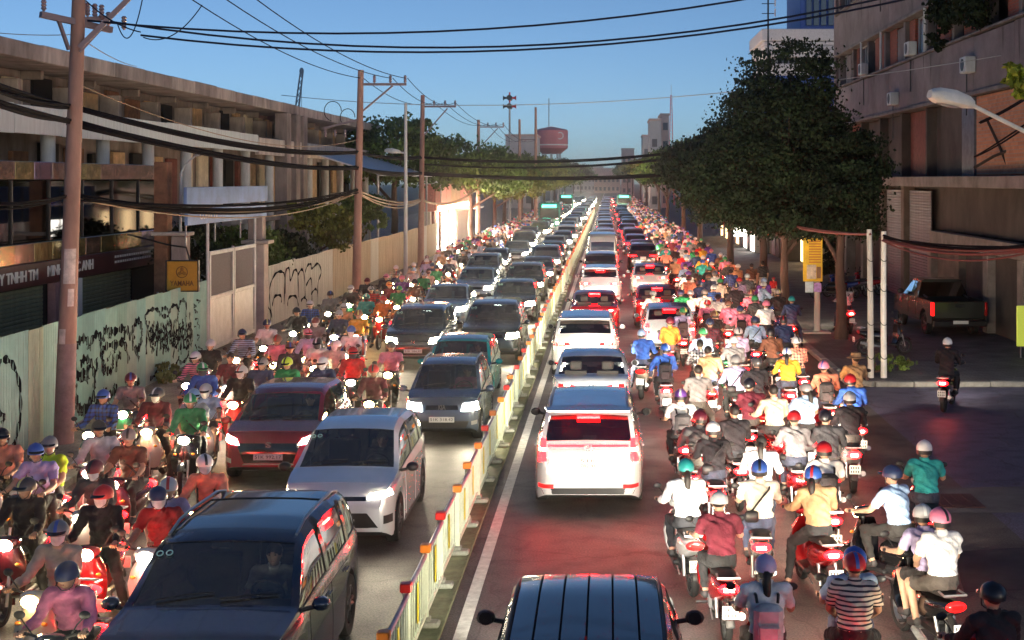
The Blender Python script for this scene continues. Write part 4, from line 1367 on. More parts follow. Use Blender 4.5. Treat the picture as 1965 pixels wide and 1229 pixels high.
street_lamp((-13.0, 42.6, 0.12), (-12.95, 42.6, 5.6), (-12.5, 42.5, 6.1), 'small curved white lamp arm above the blue name board', r=0.06, head=(0.3, 0.14, 0.07))
street_lamp((7.55, 22.2, 0.0), (7.35, 22.0, 5.3), (5.55, 21.4, 6.52), 'cream street lamp head on an arm reaching in front of the concrete block', r=0.085, head=(0.78, 0.3, 0.2), m='lamp_cream')

# two slim white posts and the poster pole on the right
for k, (px, hh, lab) in enumerate(((1671, 3.95, 'slim white wooden post tied with wire, nearer the crowd side'), (1696, 3.9, 'slim white steel post tied with wire, nearer the pickup side'))):
    d = 37.5
    o = empty('cable_post', ((px - VX) / F * d, d, 0.12))
    q = MB(); q.tube([(0, 0, 0), (-.01, 0, hh / 2), (-.04 * (1 - k), 0, hh)], [0.085, 0.08, 0.07], 10); q.build('shaft', 'lamp_cream' if k else 'conc_pale', o, 60)
    q = MB()
    for z in (0.6, 1.5, 2.4, 3.2):
        q.tube([(0.095 * math.cos(t * .6), 0.095 * math.sin(t * .6), z + 0.1 * math.sin(t * .6)) for t in range(11)], 0.012, 5)
    q.build('wire_tie', 'black_frame', o)
    tag(o, lab, 'post')
q = MB(); 
mat('poster_yellow', (0.75, 0.46, 0.02), 0.6, var=0.2, scale=4)
mat('poster_pale', (0.62, 0.5, 0.4), 0.6, var=0.3, scale=8)
mat('poster_violet', (0.42, 0.25, 0.6), 0.6, var=0.4, scale=9)
mat('poster_ink', (0.5, 0.16, 0.02), 0.6)
mat('poster_blue', (0.55, 0.66, 0.75), 0.6, var=0.2, scale=6)
pd = 48.5
pp = empty('poster_pole', ((1568 - VX) / F * pd, pd, 0.12))
q = MB(); q.tube([(0, 0, 0), (0, 0, 5.8)], [0.11, 0.09], 12); q.build('shaft', 'conc_pale', pp, 60)
q = MB(); q.cbox(-0.5, 0.42, -0.4, 0.4, 0.0, 0.06, 0.01); q.build('base_plate', 'conc_pale', pp)
u = pd / F
def poster(x0, x1, y0, y1, m, off):
    q = MB(); q.cbox((x0 - 1568) * u, (x1 - 1568) * u, -0.14 - off, -0.125 - off, H - 0.12 - (y1 - VY) * u, H - 0.12 - (y0 - VY) * u, 0.002); return q.build('poster', m, pp)
pb = poster(1540, 1577, 455, 540, 'poster_yellow', 0)
poster(1547, 1565, 508, 535, 'poster_pale', 0.02); poster(1566, 1574, 512, 534, 'board_brown', 0.02); poster(1544, 1560, 540.5, 561, 'poster_blue', 0); poster(1561, 1575, 543, 560, 'poster_violet', 0)
for k in range(9):
    q = MB(); yy = 462 + k * 5
    q.box((1551 - 1568) * u, (1574 - 1568) * u, -0.1445, -0.141, H - 0.12 - (yy + 2.4 - VY) * u, H - 0.12 - (yy - VY) * u); q.build('print_line', 'poster_ink', pb)
tag(pp, 'grey pole hung with tall yellow and violet posters beside the thin tree trunk', 'pole')

# ================================================================== CABLES
mat('cable_black', (0.008, 0.007, 0.010), 1.0, spec=0.05)
mat('cable_navy', (0.014, 0.017, 0.036), 1.0, spec=0.1)
mat('cable_pale', (0.40, 0.40, 0.42), 0.6)
mat('cable_tan', (0.30, 0.21, 0.13), 0.7)
mat('cable_red', (0.16, 0.03, 0.025), 0.6)
def cat(a, b, sag, n=18):
    a, b = Vector(a), Vector(b)
    return [a.lerp(b, t / n) - Vector((0, 0, sag * 4 * (t / n) * (1 - t / n))) for t in range(n + 1)]
def bundle(lab, spans, nm='overhead_cable', cat_='cable', group=None):
    """spans: (a, b, sag, radius, material)"""
    o = empty(nm, (0, 0, 0))
    o.location = spans[0][0]
    for (a, b2, sag, r, m) in spans:
        q = MB(); q.tube([p - Vector(spans[0][0]) for p in cat(a, b2, sag)], r, 5); q.build('strand', m, o, 179)
    tag(o, lab, cat_, group)
    return o
PA = [(p1x + 0.3 + k, p1d, 10.35 + 0.1 * k) for k in (0.35, 1.0, 1.7)]
PB = [(p2x + x, p2d, 9.52) for x in (0.2, 1.4, 2.0)]
PC = [(p3x + x, p3d, 9.97) for x in (0.8, 1.45, 2.05)]
PD = [(p4x + x, p4d, 9.87) for x in (0.8, 1.45, 2.05)]
PE = [(p5x + x, p5d, 9.5) for x in (0.1, 0.8, 1.6)]
bundle('three thin power lines from the nearest pole to the second pole', [(a, b2, 0.55, 0.016, 'cable_navy') for a, b2 in zip(PA, PB)])
bundle('three thin power lines from the second pole to the third pole', [(a, b2, 0.5, 0.016, 'cable_navy') for a, b2 in zip([(x + .1, y, z) for x, y, z in PB], PC)])
bundle('three thin power lines from the third pole to the fourth pole', [(a, b2, 0.6, 0.018, 'cable_navy') for a, b2 in zip(PC, PD)])
bundle('three thin power lines from the fourth pole to the far joined poles', [(a, b2, 0.7, 0.02, 'cable_navy') for a, b2 in zip(PD, PE)])
bundle('uppermost road crossing power line from the nearest pole', [(P(168, 40, p1d), Vector((7.5, 28.2, 10.05)), 0.83, 0.022, 'cable_navy')])
bundle('two sagging road crossing power lines from the nearest pole', [(P(212, 42, p1d), Vector((7.6, 28.2, 9.55)), 0.95, 0.022, 'cable_navy'), (P(270, 68, p1d), Vector((7.6, 28.2, 9.4)), 0.80, 0.022, 'cable_navy')])
bundle('looped jumper wires hanging at the crossarm of the nearest pole', [(P(165, 2, p1d), P(270, 62, p1d), 0.1, 0.014, 'cable_navy'), (P(275, -10, p1d), P(225, 45, p1d), 0.55, 0.012, 'cable_navy'), (P(275, 72, p1d), P(388, 10, p1d), 0.28, 0.012, 'cable_navy')])
bundle('long thin pale wire across the whole street above the tree', [(P(540, 183, 70), P(1975, 98, 46), 1.05, 0.016, 'cable_pale')])
bundle('thin pale wires tied to the top of the nearest pole', [(P(-20, 62, 28.5), P(135, 67, 28.2), 0.03, 0.009, 'cable_pale'), (P(150, 70, 28.2), P(262, 128, 46), 0.1, 0.012, 'cable_pale')])
bundle('sagging pale wire strung along the hall front to the second pole', [(P(140, 158, 28.3), P(688, 268, p2d), 0.7, 0.012, 'cable_tan')])
def jit(v, s): return Vector(v) + Vector((random.uniform(-s, s), random.uniform(-s, s), random.uniform(-s, s)))
def thick(lab, a, b2, sag, n, r, m='cable_black', spread=0.05, sagv=0.06):
    bundle(lab, [(jit(a, spread), jit(b2, spread), sag + random.uniform(-sagv, sagv), r * 1.35, m) for _ in range(n)])
thick('upper thick black cable bundle reaching the nearest pole from off street', P(-60, 150, 18), P(132, 205, p1d), 0.05, 4, 0.022)
thick('lower thick black cable bundle reaching the nearest pole from off street', P(-60, 180, 18), P(132, 232, p1d), 0.05, 5, 0.022)
thick('upper thick black cable bundle between nearest and second poles', P(132, 205, p1d), P(687, 293, p2d), 0.35, 5, 0.028)
thick('lower thick black cable bundle between nearest and second poles', P(132, 232, p1d), P(687, 322, p2d), 0.3, 6, 0.03, spread=0.07)
thick('upper thick black cable bundle between second and third poles', P(687, 293, p2d), P(808, 302, p3d), 0.15, 5, 0.035)
thick('lower thick black cable bundle between second and third poles', P(687, 322, p2d), P(808, 333, p3d), 0.15, 6, 0.038)
thick('upper black cable bundle crossing the street to the right trees', P(808, 302, p3d), P(1295, 293, 86), 0.42, 3, 0.035)
thick('middle black cable bundle crossing the street to the right trees', P(808, 314, p3d), P(1295, 304, 86), 0.35, 3, 0.03)
thick('lowest thick black cable bundle crossing the street to the right trees', P(808, 333, p3d), P(1295, 334, 86), 0.28, 6, 0.045, spread=0.08)
thick('tangled low telephone cables from off street to the nearest pole', P(-80, 392, 20), P(130, 376, p1d), 0.08, 6, 0.012, 'cable_black', 0.06)
thick('tangled low telephone cables from nearest pole to second pole', P(130, 376, p1d), P(686, 366, p2d), 0.45, 9, 0.016, 'cable_black', 0.09, 0.22)
thick('tan low telephone cables from nearest pole to second pole', P(130, 380, p1d), P(686, 370, p2d), 0.55, 3, 0.014, 'cable_tan', 0.06, 0.15)
thick('tan low telephone cables from second pole to third pole', P(686, 368, p2d), P(807, 384, p3d), 0.35, 6, 0.022, 'cable_tan', 0.08, 0.2)
thick('low cables from the third pole past the pink shopfront', P(807, 384, p3d), P(917, 360, p4d), 0.6, 5, 0.025, 'cable_tan', 0.08, 0.2)
thick('rust red cable bundle from the slim posts towards the concrete block', P(1696, 462, 37.4), P(2000, 478, 30), 0.28, 5, 0.018, 'cable_red', 0.05, 0.1)
thick('dark cable bundle from the slim posts towards the concrete block', P(1696, 455, 37.4), P(2000, 470, 30), 0.16, 5, 0.018, 'cable_black', 0.05, 0.1)
thick('dark red cables from the slim posts into the big tree', P(1668, 450, 37.4), P(1500, 430, 48), 0.1, 4, 0.014, 'cable_red', 0.05, 0.06)
thick('black cables slanting past the brick wall behind the lamp head', P(1990, 178, 30), P(1880, 235, 47), 0.06, 3, 0.018, 'cable_black', 0.05, 0.03)
thick('black cables slanting low across the orange brick wall', P(1990, 225, 30), P(1870, 300, 48), 0.06, 2, 0.018, 'cable_black', 0.05, 0.03)
for k, (a, b2) in enumerate((((1893, 228), (1942, 340)), ((1870, 322), (1945, 285)))):
    q = MB()
    pa, pb_ = P(a[0], a[1], 48.6 - .8), P(b2[0], b2[1], 47.0 - .8)
    q.tube([pa, pa.lerp(pb_, .5) + Vector((0, 0, .06)), pb_], 0.05, 6)
    tag(q.build('brace_rod', 'branch_bark'), ['dark rod leaning down across the orange brick wall', 'dark rod leaning up across the orange brick wall'][k], 'rod')

# ================================================================== TREES
mat('bark', (0.085, 0.045, 0.035), 0.9, var=0.35, scale=5, bump=0.6, bscale=18, stretch=(1, 1, 0.3))
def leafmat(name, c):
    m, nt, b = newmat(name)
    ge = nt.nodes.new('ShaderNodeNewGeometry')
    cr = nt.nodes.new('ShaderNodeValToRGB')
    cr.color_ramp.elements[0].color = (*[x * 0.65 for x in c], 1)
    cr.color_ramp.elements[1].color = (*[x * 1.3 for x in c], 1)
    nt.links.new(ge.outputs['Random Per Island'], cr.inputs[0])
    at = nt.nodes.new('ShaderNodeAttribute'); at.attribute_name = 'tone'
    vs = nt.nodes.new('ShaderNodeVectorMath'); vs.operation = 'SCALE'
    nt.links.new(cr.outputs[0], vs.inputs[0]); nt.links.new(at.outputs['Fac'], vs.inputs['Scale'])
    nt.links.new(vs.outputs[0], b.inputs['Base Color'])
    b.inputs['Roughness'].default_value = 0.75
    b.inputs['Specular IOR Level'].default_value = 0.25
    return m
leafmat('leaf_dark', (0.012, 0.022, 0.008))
leafmat('leaf_mid', (0.07, 0.115, 0.024))
leafmat('leaf_warm', (0.13, 0.145, 0.026))
leafmat('leaf_lime', (0.22, 0.26, 0.03))
leafmat('leaf_weed', (0.10, 0.14, 0.03))
def crown_mesh(name, blobs, n, size, m, seed, flat=0.5):
    """n leaf quads spread through clumps inside ellipsoid blobs [(c, r)]"""
    g = np.random.default_rng(seed)
    vol = np.array([r[0] * r[1] * r[2] for c, r in blobs]); vol = vol / vol.sum()
    nclump = max(12, n // 60)
    per = n // nclump
    pos = []
    for i in range(nclump):
        c, r = blobs[g.choice(len(blobs), p=vol)]
        v = g.normal(size=3); v /= np.linalg.norm(v)
        rad = g.uniform(0.45, 1.0) ** 0.5
        cc = np.array(c) + v * np.array(r) * rad
        cr = 0.16 * (r[0] + r[1]) * g.uniform(0.6, 1.3)
        pos.append(cc + g.normal(size=(per, 3)) * np.array([cr, cr, cr * 0.55]) * 0.42)
    pos = np.concatenate(pos)
    tone = np.repeat(g.uniform(0.45, 1.5, nclump), per)
    k = len(pos)
    unit = lambda q: q / (np.linalg.norm(q, axis=1)[:, None] + 1e-9)
    a = g.normal(size=(k, 3)); a[:, 2] *= flat; a = unit(a)
    t = g.normal(size=(k, 3)); t -= a * (t * a).sum(1)[:, None] * 0.9; t[:, 2] -= 0.3; t = unit(t)
    s = unit(np.cross(a, t))
    L = (size * g.uniform(0.7, 1.4, k))[:, None]; w = L * 0.34
    V = np.stack([pos - t * L * .5, pos + s * w, pos + t * L * .5, pos - s * w], 1).reshape(-1, 3)
    Fc = np.arange(4 * k).reshape(-1, 4).tolist()
    me = bpy.data.meshes.new(name)
    me.from_pydata(V.tolist(), [], Fc)
    me.materials.append(MAT[m])
    me.attributes.new('tone', 'FLOAT', 'FACE').data.foreach_set('value', tone)
    return me
def limbs(o, h, r, blobs, seed, lean=(0, 0)):
    g = random.Random(seed)
    q = MB()
    n = 7
    top = Vector((lean[0], lean[1], h))
    pts = [Vector((lean[0] * t / n + g.uniform(-.05, .05) * (t > 0), lean[1] * t / n, h * t / n)) for t in range(n + 1)]
    q.tube(pts, [r * (1.25 if i == 0 else 1) * (1 - .45 * i / n) for i in range(n + 1)], 12)
    q.build('trunk', 'bark', o, 60)
    for c, rr in blobs:
        q = MB(); c = Vector(c)
        st = pts[g.choice([4, 5, 6])]
        q.tube([st, st.lerp(c, .5) + Vector((0, 0, -.1 * rr[2])), c], [r * .5, r * .32, r * .12], 7)
        q.build('limb', 'bark', o, 60)
def tree(loc, h, r, blobs, n, size, m, seed, lab, lean=(0, 0), flat=.5, group=None):
    o = empty('street_tree', loc)
    limbs(o, h, r, blobs, seed, lean)
    link('crown', crown_mesh('crown', blobs, n, size, m, seed, flat), o)
    tag(o, lab, 'tree', group)
    return o
# the big dark tree and its neighbours on the right
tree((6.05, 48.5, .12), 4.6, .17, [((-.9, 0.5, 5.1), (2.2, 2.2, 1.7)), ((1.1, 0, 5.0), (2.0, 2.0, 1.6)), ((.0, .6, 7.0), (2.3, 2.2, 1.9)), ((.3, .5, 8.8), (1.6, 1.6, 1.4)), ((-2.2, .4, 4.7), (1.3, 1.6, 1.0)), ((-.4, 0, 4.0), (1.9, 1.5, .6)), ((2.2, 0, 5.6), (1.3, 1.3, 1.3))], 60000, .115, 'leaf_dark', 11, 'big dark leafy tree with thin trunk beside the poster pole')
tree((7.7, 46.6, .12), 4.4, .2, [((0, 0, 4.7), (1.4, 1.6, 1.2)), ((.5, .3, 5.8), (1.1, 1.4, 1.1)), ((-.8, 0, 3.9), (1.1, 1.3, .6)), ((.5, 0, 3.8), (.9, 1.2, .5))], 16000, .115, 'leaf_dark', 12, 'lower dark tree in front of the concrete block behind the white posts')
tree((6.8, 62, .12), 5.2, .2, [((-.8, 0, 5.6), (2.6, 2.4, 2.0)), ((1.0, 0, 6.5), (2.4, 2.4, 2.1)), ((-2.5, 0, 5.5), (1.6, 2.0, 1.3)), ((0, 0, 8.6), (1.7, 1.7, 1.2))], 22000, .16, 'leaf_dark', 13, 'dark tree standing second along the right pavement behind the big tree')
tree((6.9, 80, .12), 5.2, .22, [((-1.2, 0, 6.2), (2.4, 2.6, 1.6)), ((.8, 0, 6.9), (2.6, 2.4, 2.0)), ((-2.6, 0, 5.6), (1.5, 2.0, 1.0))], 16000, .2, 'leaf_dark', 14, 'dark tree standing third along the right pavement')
for k, (x, y, s) in enumerate(((6.6, 102, 1.0), (6.8, 128, 1.1), (6.6, 158, 1.0), (7.0, 196, 1.15), (6.6, 245, 1.1), (6.8, 300, 1.2), (6.5, 380, 1.3), (6.5, 480, 1.4))):
    tree((x, y, .12), 5.0 * s, .22, [((-1.0 * s, 0, 6.1 * s), (2.4 * s, 2.8 * s, 1.3 * s)), ((1.2 * s, 0, 6.6 * s), (2.6 * s, 2.6 * s, 1.6 * s)), ((-2.2 * s, 0, 5.7 * s), (1.5 * s, 2 * s, .8 * s))], 7000 if y < 200 else 3500, .28 if y < 200 else .4, random.choice(['leaf_mid', 'leaf_dark', 'leaf_warm']), 20 + k,
         'tree %s from the crossing in the far row along the right pavement' % ORD[k + 3], group='far trees along the right pavement')
# left trees
tree((-14.6, 96, .12), 6.2, .28, [((0, 0, 7.2), (3.4, 3.2, 2.2)), ((2.2, 2, 6.6), (2.6, 2.6, 1.9)), ((-2.4, 0, 6.6), (2.4, 2.4, 1.6)), ((1.0, 0, 8.6), (2.0, 2.0, 1.0))], 13000, .26, 'leaf_mid', 31, 'large spreading tree behind the third pole at the hall end')
for k, (x, y, s, m) in enumerate(((-11.0, 112, 1.05, 'leaf_mid'), (-10.4, 128, .95, 'leaf_warm'), (-10.8, 146, 1.05, 'leaf_mid'), (-10.4, 168, 1.0, 'leaf_warm'), (-10.6, 195, 1.1, 'leaf_warm'), (-10.4, 228, 1.1, 'leaf_mid'), (-10.4, 270, 1.15, 'leaf_mid'), (-10.3, 330, 1.25, 'leaf_dark'), (-10.3, 410, 1.3, 'leaf_mid'), (-10.3, 520, 1.4, 'leaf_mid'))):
    tree((x, y, .12), 5.0 * s, .22, [((1.2 * s, 0, 5.6 * s), (3.0 * s, 3 * s, 1.7 * s)), ((-1.4 * s, 0, 6.4 * s), (2.8 * s, 2.8 * s, 1.8 * s)), ((3.0 * s, 0, 4.9 * s), (2.0 * s, 2.2 * s, 1.0 * s))], 8000 if y < 200 else 3500, .28 if y < 200 else .42, m, 40 + k,
         'tree %s from the pink shopfront in the far row along the left pavement' % ORD[k], group='far trees along the left pavement')
tree((-12.9, 63, .12), 3.0, .1, [((0.2, 0, 3.4), (1.3, 1.4, .7)), ((.8, 0, 2.7), (1.2, 1.2, .5)), ((-.6, 0, 4.0), (.8, .9, .5))], 5000, .17, 'leaf_warm', 61, 'small loose tree leaning over the panel fence beside the second pole')
tree((-12.7, 72, .12), 3.6, .1, [((0, 0, 3.9), (1.1, 1.3, .8)), ((.6, 0, 3.3), (.9, 1, .5))], 3500, .18, 'leaf_mid', 62, 'small green tree behind the panel fence past the second pole')
def shrub(loc, blobs, n, size, m, seed, lab, nm='shrub'):
    o = empty(nm, loc)
    q = MB()
    g = random.Random(seed)
    for c, rr in blobs:
        q.tube([(c[0] * .3, c[1] * .3, 0), (c[0] * .7 + .05, c[1] * .7, c[2] * .6), c], [.04, .03, .012], 5)
    q.build('stem', 'bark', o)
    link('foliage', crown_mesh('foliage', blobs, n, size, m, seed), o)
    tag(o, lab, 'shrub')
shrub((-13.6, 52.0, .12), [((0, 0, 2.6), (1.3, 2.0, .9)), ((0, 2.5, 2.2), (1.2, 1.8, .8))], 6000, .18, 'leaf_mid', 70, 'broad green shrub showing above the graffiti panel fence by the gate pier')
shrub((-13.8, 58.5, .12), [((0, 0, 2.4), (1.2, 2.0, .8)), ((0, -2, 2.2), (1, 1.4, .7))], 5000, .18, 'leaf_dark', 71, 'darker shrub above the panel fence before the second pole')
shrub((-13.4, 45.2, .12), [((0, 0, 3.0), (.9, 1.6, .9)), ((0, 1.0, 2.2), (.8, 1.2, .8))], 4000, .16, 'leaf_dark', 72, 'dark shrub behind the mesh of the white gate')
shrub((-11.55, 36.5, .12), [((0, 0, .25), (.35, .5, .2)), ((.1, .5, .2), (.3, .4, .18))], 900, .12, 'leaf_weed', 73, 'low yellow green weed tuft at the foot of the corrugated fence', 'weed_tuft')
shrub((7.0, 38.4, .12), [((.3, 0, .3), (.5, .4, .22)), ((.9, .3, .25), (.4, .4, .2))], 500, .11, 'leaf_weed', 74, 'low weeds at the foot of the slim white posts', 'weed_tuft')
shrub((11.6, 74, .12), [((0, 0, 1.2), (.8, .9, 1.0)), ((.3, .3, 2.2), (.6, .7, .7))], 2500, .16, 'leaf_dark', 75, 'dark potted bush in front of the shutters past the poster pole')
# sprays of lime leaves hanging into the view from a near tree
nt_ = empty('near_tree', (8.6, 22.5, 0.0))
limbs(nt_, 5.2, .16, [((-1.6, 0.2, 7.0), (.5, .5, .4)), ((-1.5, .3, 5.6), (.4, .5, .4)), ((-1.55, .2, 4.35), (.4, .4, .3)), ((.6, .4, 7.2), (1, 1, 1))], 80)
link('crown', crown_mesh('crown', [((-1.75, 0.2, 7.05), (.42, .5, .55)), ((-1.62, .3, 5.75), (.34, .4, .42)), ((-1.6, .2, 4.35), (.32, .4, .3)), ((.6, .4, 7.2), (1.6, 1.6, 1.4))], 6000, .12, 'leaf_lime', 81), nt_)
tag(nt_, 'lime green leaf sprays hanging beside the cream street lamp', 'tree')
# creeper hanging on the block
cm = link('creeper', crown_mesh('creeper', [((-.3, 0, 0), (.35, 2.8, .7)), ((-.3, -2.4, .9), (.4, 2.0, 1.2)), ((-.2, 2.2, -1.0), (.3, 1.2, .5)), ((-.3, -4, .2), (.4, 2, 1.5))], 9000, .16, 'leaf_dark', 90))
cm.location = (13.1, 52.5, 11.9)
tag(cm, 'dark creeper hanging over the upper ledge of the concrete block', 'plant')

# ================================================================== VEHICLES
SH = {}     # shared meshes
CARBOX = []
def lerp(a, b, t): return a + (b - a) * t
def pw(pts, x):
    if x <= pts[0][0]: return pts[0][1]
    for (a, fa), (b, fb) in zip(pts[:-1], pts[1:]):
        if x <= b:
            return lerp(fa, fb, (x - a) / max(b - a, 1e-9))
    return pts[-1][1]
STY = {
    # y fractions of L (rear -.5 .. front .5), z fractions of H
    'suv': dict(top=[(-.5, .46), (-.495, .55), (-.478, .64), (-.45, .72), (-.405, .945), (-.34, .975), (-.05, 1.0), (.06, .985), (.125, .955), (.27, .665), (.33, .645), (.42, .615), (.468, .575), (.488, .50), (.5, .42)], cowl=.27, rf=.125, rr=-.405, rb=-.45, belt=(.60, .645), bp=(-.02, -.05), cp=(-.27, -.30)),
    'hatch': dict(top=[(-.5, .46), (-.49, .56), (-.47, .66), (-.44, .735), (-.37, .945), (-.3, .975), (-.03, 1.0), (.07, .98), (.13, .95), (.30, .665), (.36, .635), (.44, .59), (.478, .545), (.49, .48), (.5, .40)], cowl=.30, rf=.13, rr=-.37, rb=-.44, belt=(.60, .65), bp=(-.03, -.06), cp=(-.27, -.31)),
    'sedan': dict(top=[(-.5, .48), (-.49, .60), (-.475, .685), (-.46, .705), (-.335, .725), (-.185, .945), (-.13, .98), (-.02, 1.0), (.05, .985), (.09, .96), (.25, .675), (.31, .65), (.42, .60), (.47, .555), (.488, .49), (.5, .42)], cowl=.25, rf=.09, rr=-.185, rb=-.335, belt=(.625, .665), bp=(-.04, -.065), cp=(-.22, -.25)),
    'mpv': dict(top=[(-.5, .42), (-.496, .52), (-.486, .60), (-.465, .67), (-.415, .935), (-.36, .97), (-.05, 1.0), (.08, .985), (.15, .955), (.31, .665), (.36, .635), (.43, .595), (.47, .55), (.488, .48), (.5, .40)], cowl=.31, rf=.15, rr=-.415, rb=-.465, belt=(.585, .625), bp=(.0, -.03), cp=(-.24, -.265)),
    'van': dict(top=[(-.5, .30), (-.498, .52), (-.492, .60), (-.4845, .80), (-.478, .93), (-.45, .975), (-.1, 1.0), (.20, .99), (.28, .955), (.40, .58), (.44, .53), (.48, .47), (.494, .38), (.5, .30)], cowl=.40, rf=.28, rr=-.4845, rb=-.492, belt=(.52, .54), bp=(.08, .05), cp=(-.16, -.18)),
}
def front_patch(bvh, quad, axis, res=(7, 4), off=0.006, thick=0.03):
    """sheet that follows the body behind a four cornered outline; axis: which side it is seen from"""
    d, o = {'front': (Vector((0, -1, 0)), lambda a, b: Vector((a, 9, b))), 'rear': (Vector((0, 1, 0)), lambda a, b: Vector((a, -9, b))),
            'top': (Vector((0, 0, -1)), lambda a, b: Vector((a, b, 9))), 'right': (Vector((-1, 0, 0)), lambda a, b: Vector((9, a, b))), 'left': (Vector((1, 0, 0)), lambda a, b: Vector((-9, a, b)))}[axis]
    nu, nv = res
    grid = []
    last = None
    pend = []
    for j in range(nv + 1):
        for i in range(nu + 1):
            u, v = i / nu, j / nv
            a0 = [lerp(quad[0][k], quad[1][k], u) for k in (0, 1)]
            a1 = [lerp(quad[3][k], quad[2][k], u) for k in (0, 1)]
            a, b = lerp(a0[0], a1[0], v), lerp(a0[1], a1[1], v)
            p = o(a, b)
            h = bvh.ray_cast(p, d)[0]
            if h is None:
                h = None
            grid.append((h, p))
    ok = [g[0] for g in grid if g[0] is not None]
    if not ok:
        return None
    pts = []
    for h, p in grid:
        if h is None:
            near = min(ok, key=lambda q: (q - p - d * (q - p).dot(d)).length)
            h = p + d * (near - p).dot(d)
        pts.append(h - d * off)
    m = MB()
    n = nu + 1
    f = [(j * n + i, j * n + i + 1, (j + 1) * n + i + 1, (j + 1) * n + i) for j in range(nv) for i in range(nu)]
    m.add(pts, f)
    border = [i for i in range(nu)] + [j * n + nu for j in range(nv)] + [nv * n + nu - i for i in range(nu)] + [(nv - j) * n for j in range(nv)]
    bo = [pts[i] for i in border] + [pts[i] + d * thick for i in border]
    k = len(border)
    m.add(bo, [(i, (i + 1) % k, k + (i + 1) % k, k + i) for i in range(k)])
    return m
def wheel_mesh(wr, dark):
    key = ('wheel', round(wr, 3), dark)
    if key not in SH:
        q = MB(); w = 0.105
        q.lathe([(wr * .66, -w * .85), (wr * .8, -w), (wr * .96, -w * .9), (wr, -w * .6), (wr, w * .6), (wr * .96, w * .9), (wr * .8, w), (wr * .66, w * .85)], 28, 'x', (0, 0, 0), 0, True)
        ty = q.mesh('tyre', 'tyre', 50)
        q = MB()
        q.lathe([(wr * .67, -.08), (wr * .67, .085), (wr * .62, .085), (wr * .6, .02), (wr * .2, .01)], 24, 'x', (0, 0, 0), 1)
        for s in range(5):
            a = s * 2 * math.pi / 5
            for da in (-.13, .13):
                c, sn = math.cos(a + da), math.sin(a + da)
                q.tube([(0.055, c * .04, sn * .04), (.075, math.cos(a + da * 1.3) * wr * .62, math.sin(a + da * 1.3) * wr * .62)], [.028, .024], 5, True, 0)
        q.lathe([(.0, .1), (.07, .09), (.08, .05)], 12, 'x', (0, 0, 0), 0)
        rm = q.mesh('rim', ['rim_dark' if dark else 'rim', 'black_plastic'], 50)
        SH[key] = (ty, rm)
    return SH[key]
def spot(parent, loc, aim, power, ang=70, col=(1, .92, .78)):
    ld = bpy.data.lights.new('beam', 'SPOT')
    ld.energy = power
    ld.spot_size = R(ang)
    ld.spot_blend = 0.7
    ld.shadow_soft_size = 0.08
    ld.color = col
    o = bpy.data.objects.new('beam', ld)
    COL.objects.link(o)
    o.parent = parent
    o.location = loc
    o.rotation_euler = Vector(aim).to_track_quat('-Z', 'Y').to_euler()
    return o
SEATS = {}
def seat_mesh():
    if 'seat' not in SH:
        q = MB()
        q.cbox(-.24, .24, -.25, .25, 0, .14, .04)
        q.rings([[(x * .24, -.27 + dy, z) for x, dy in ((-1, -.05), (1, -.05), (1, .06), (-1, .06))] if False else [(-.24, -.26 - (z - .14) * .25 - .06, z), (.24, -.26 - (z - .14) * .25 - .06, z), (.24, -.26 - (z - .14) * .25 + .06, z), (-.24, -.26 - (z - .14) * .25 + .06, z)] for z in (.14, .4, .66)])
        q.cbox(-.13, .13, -.50, -.40, .69, .88, .03)
        SH['seat'] = q.mesh('seat', 'interior')
        q = MB(); q.lathe([(.17, -.015), (.185, 0), (.17, .015), (.16, 0)], 18, 'y', (0, 0, 0), 0, True); q.tube([(-.16, 0, 0), (.16, 0, 0)], .015, 5)
        SH['steer'] = q.mesh('steering_wheel', 'black_plastic', 60)
    return SH['seat']
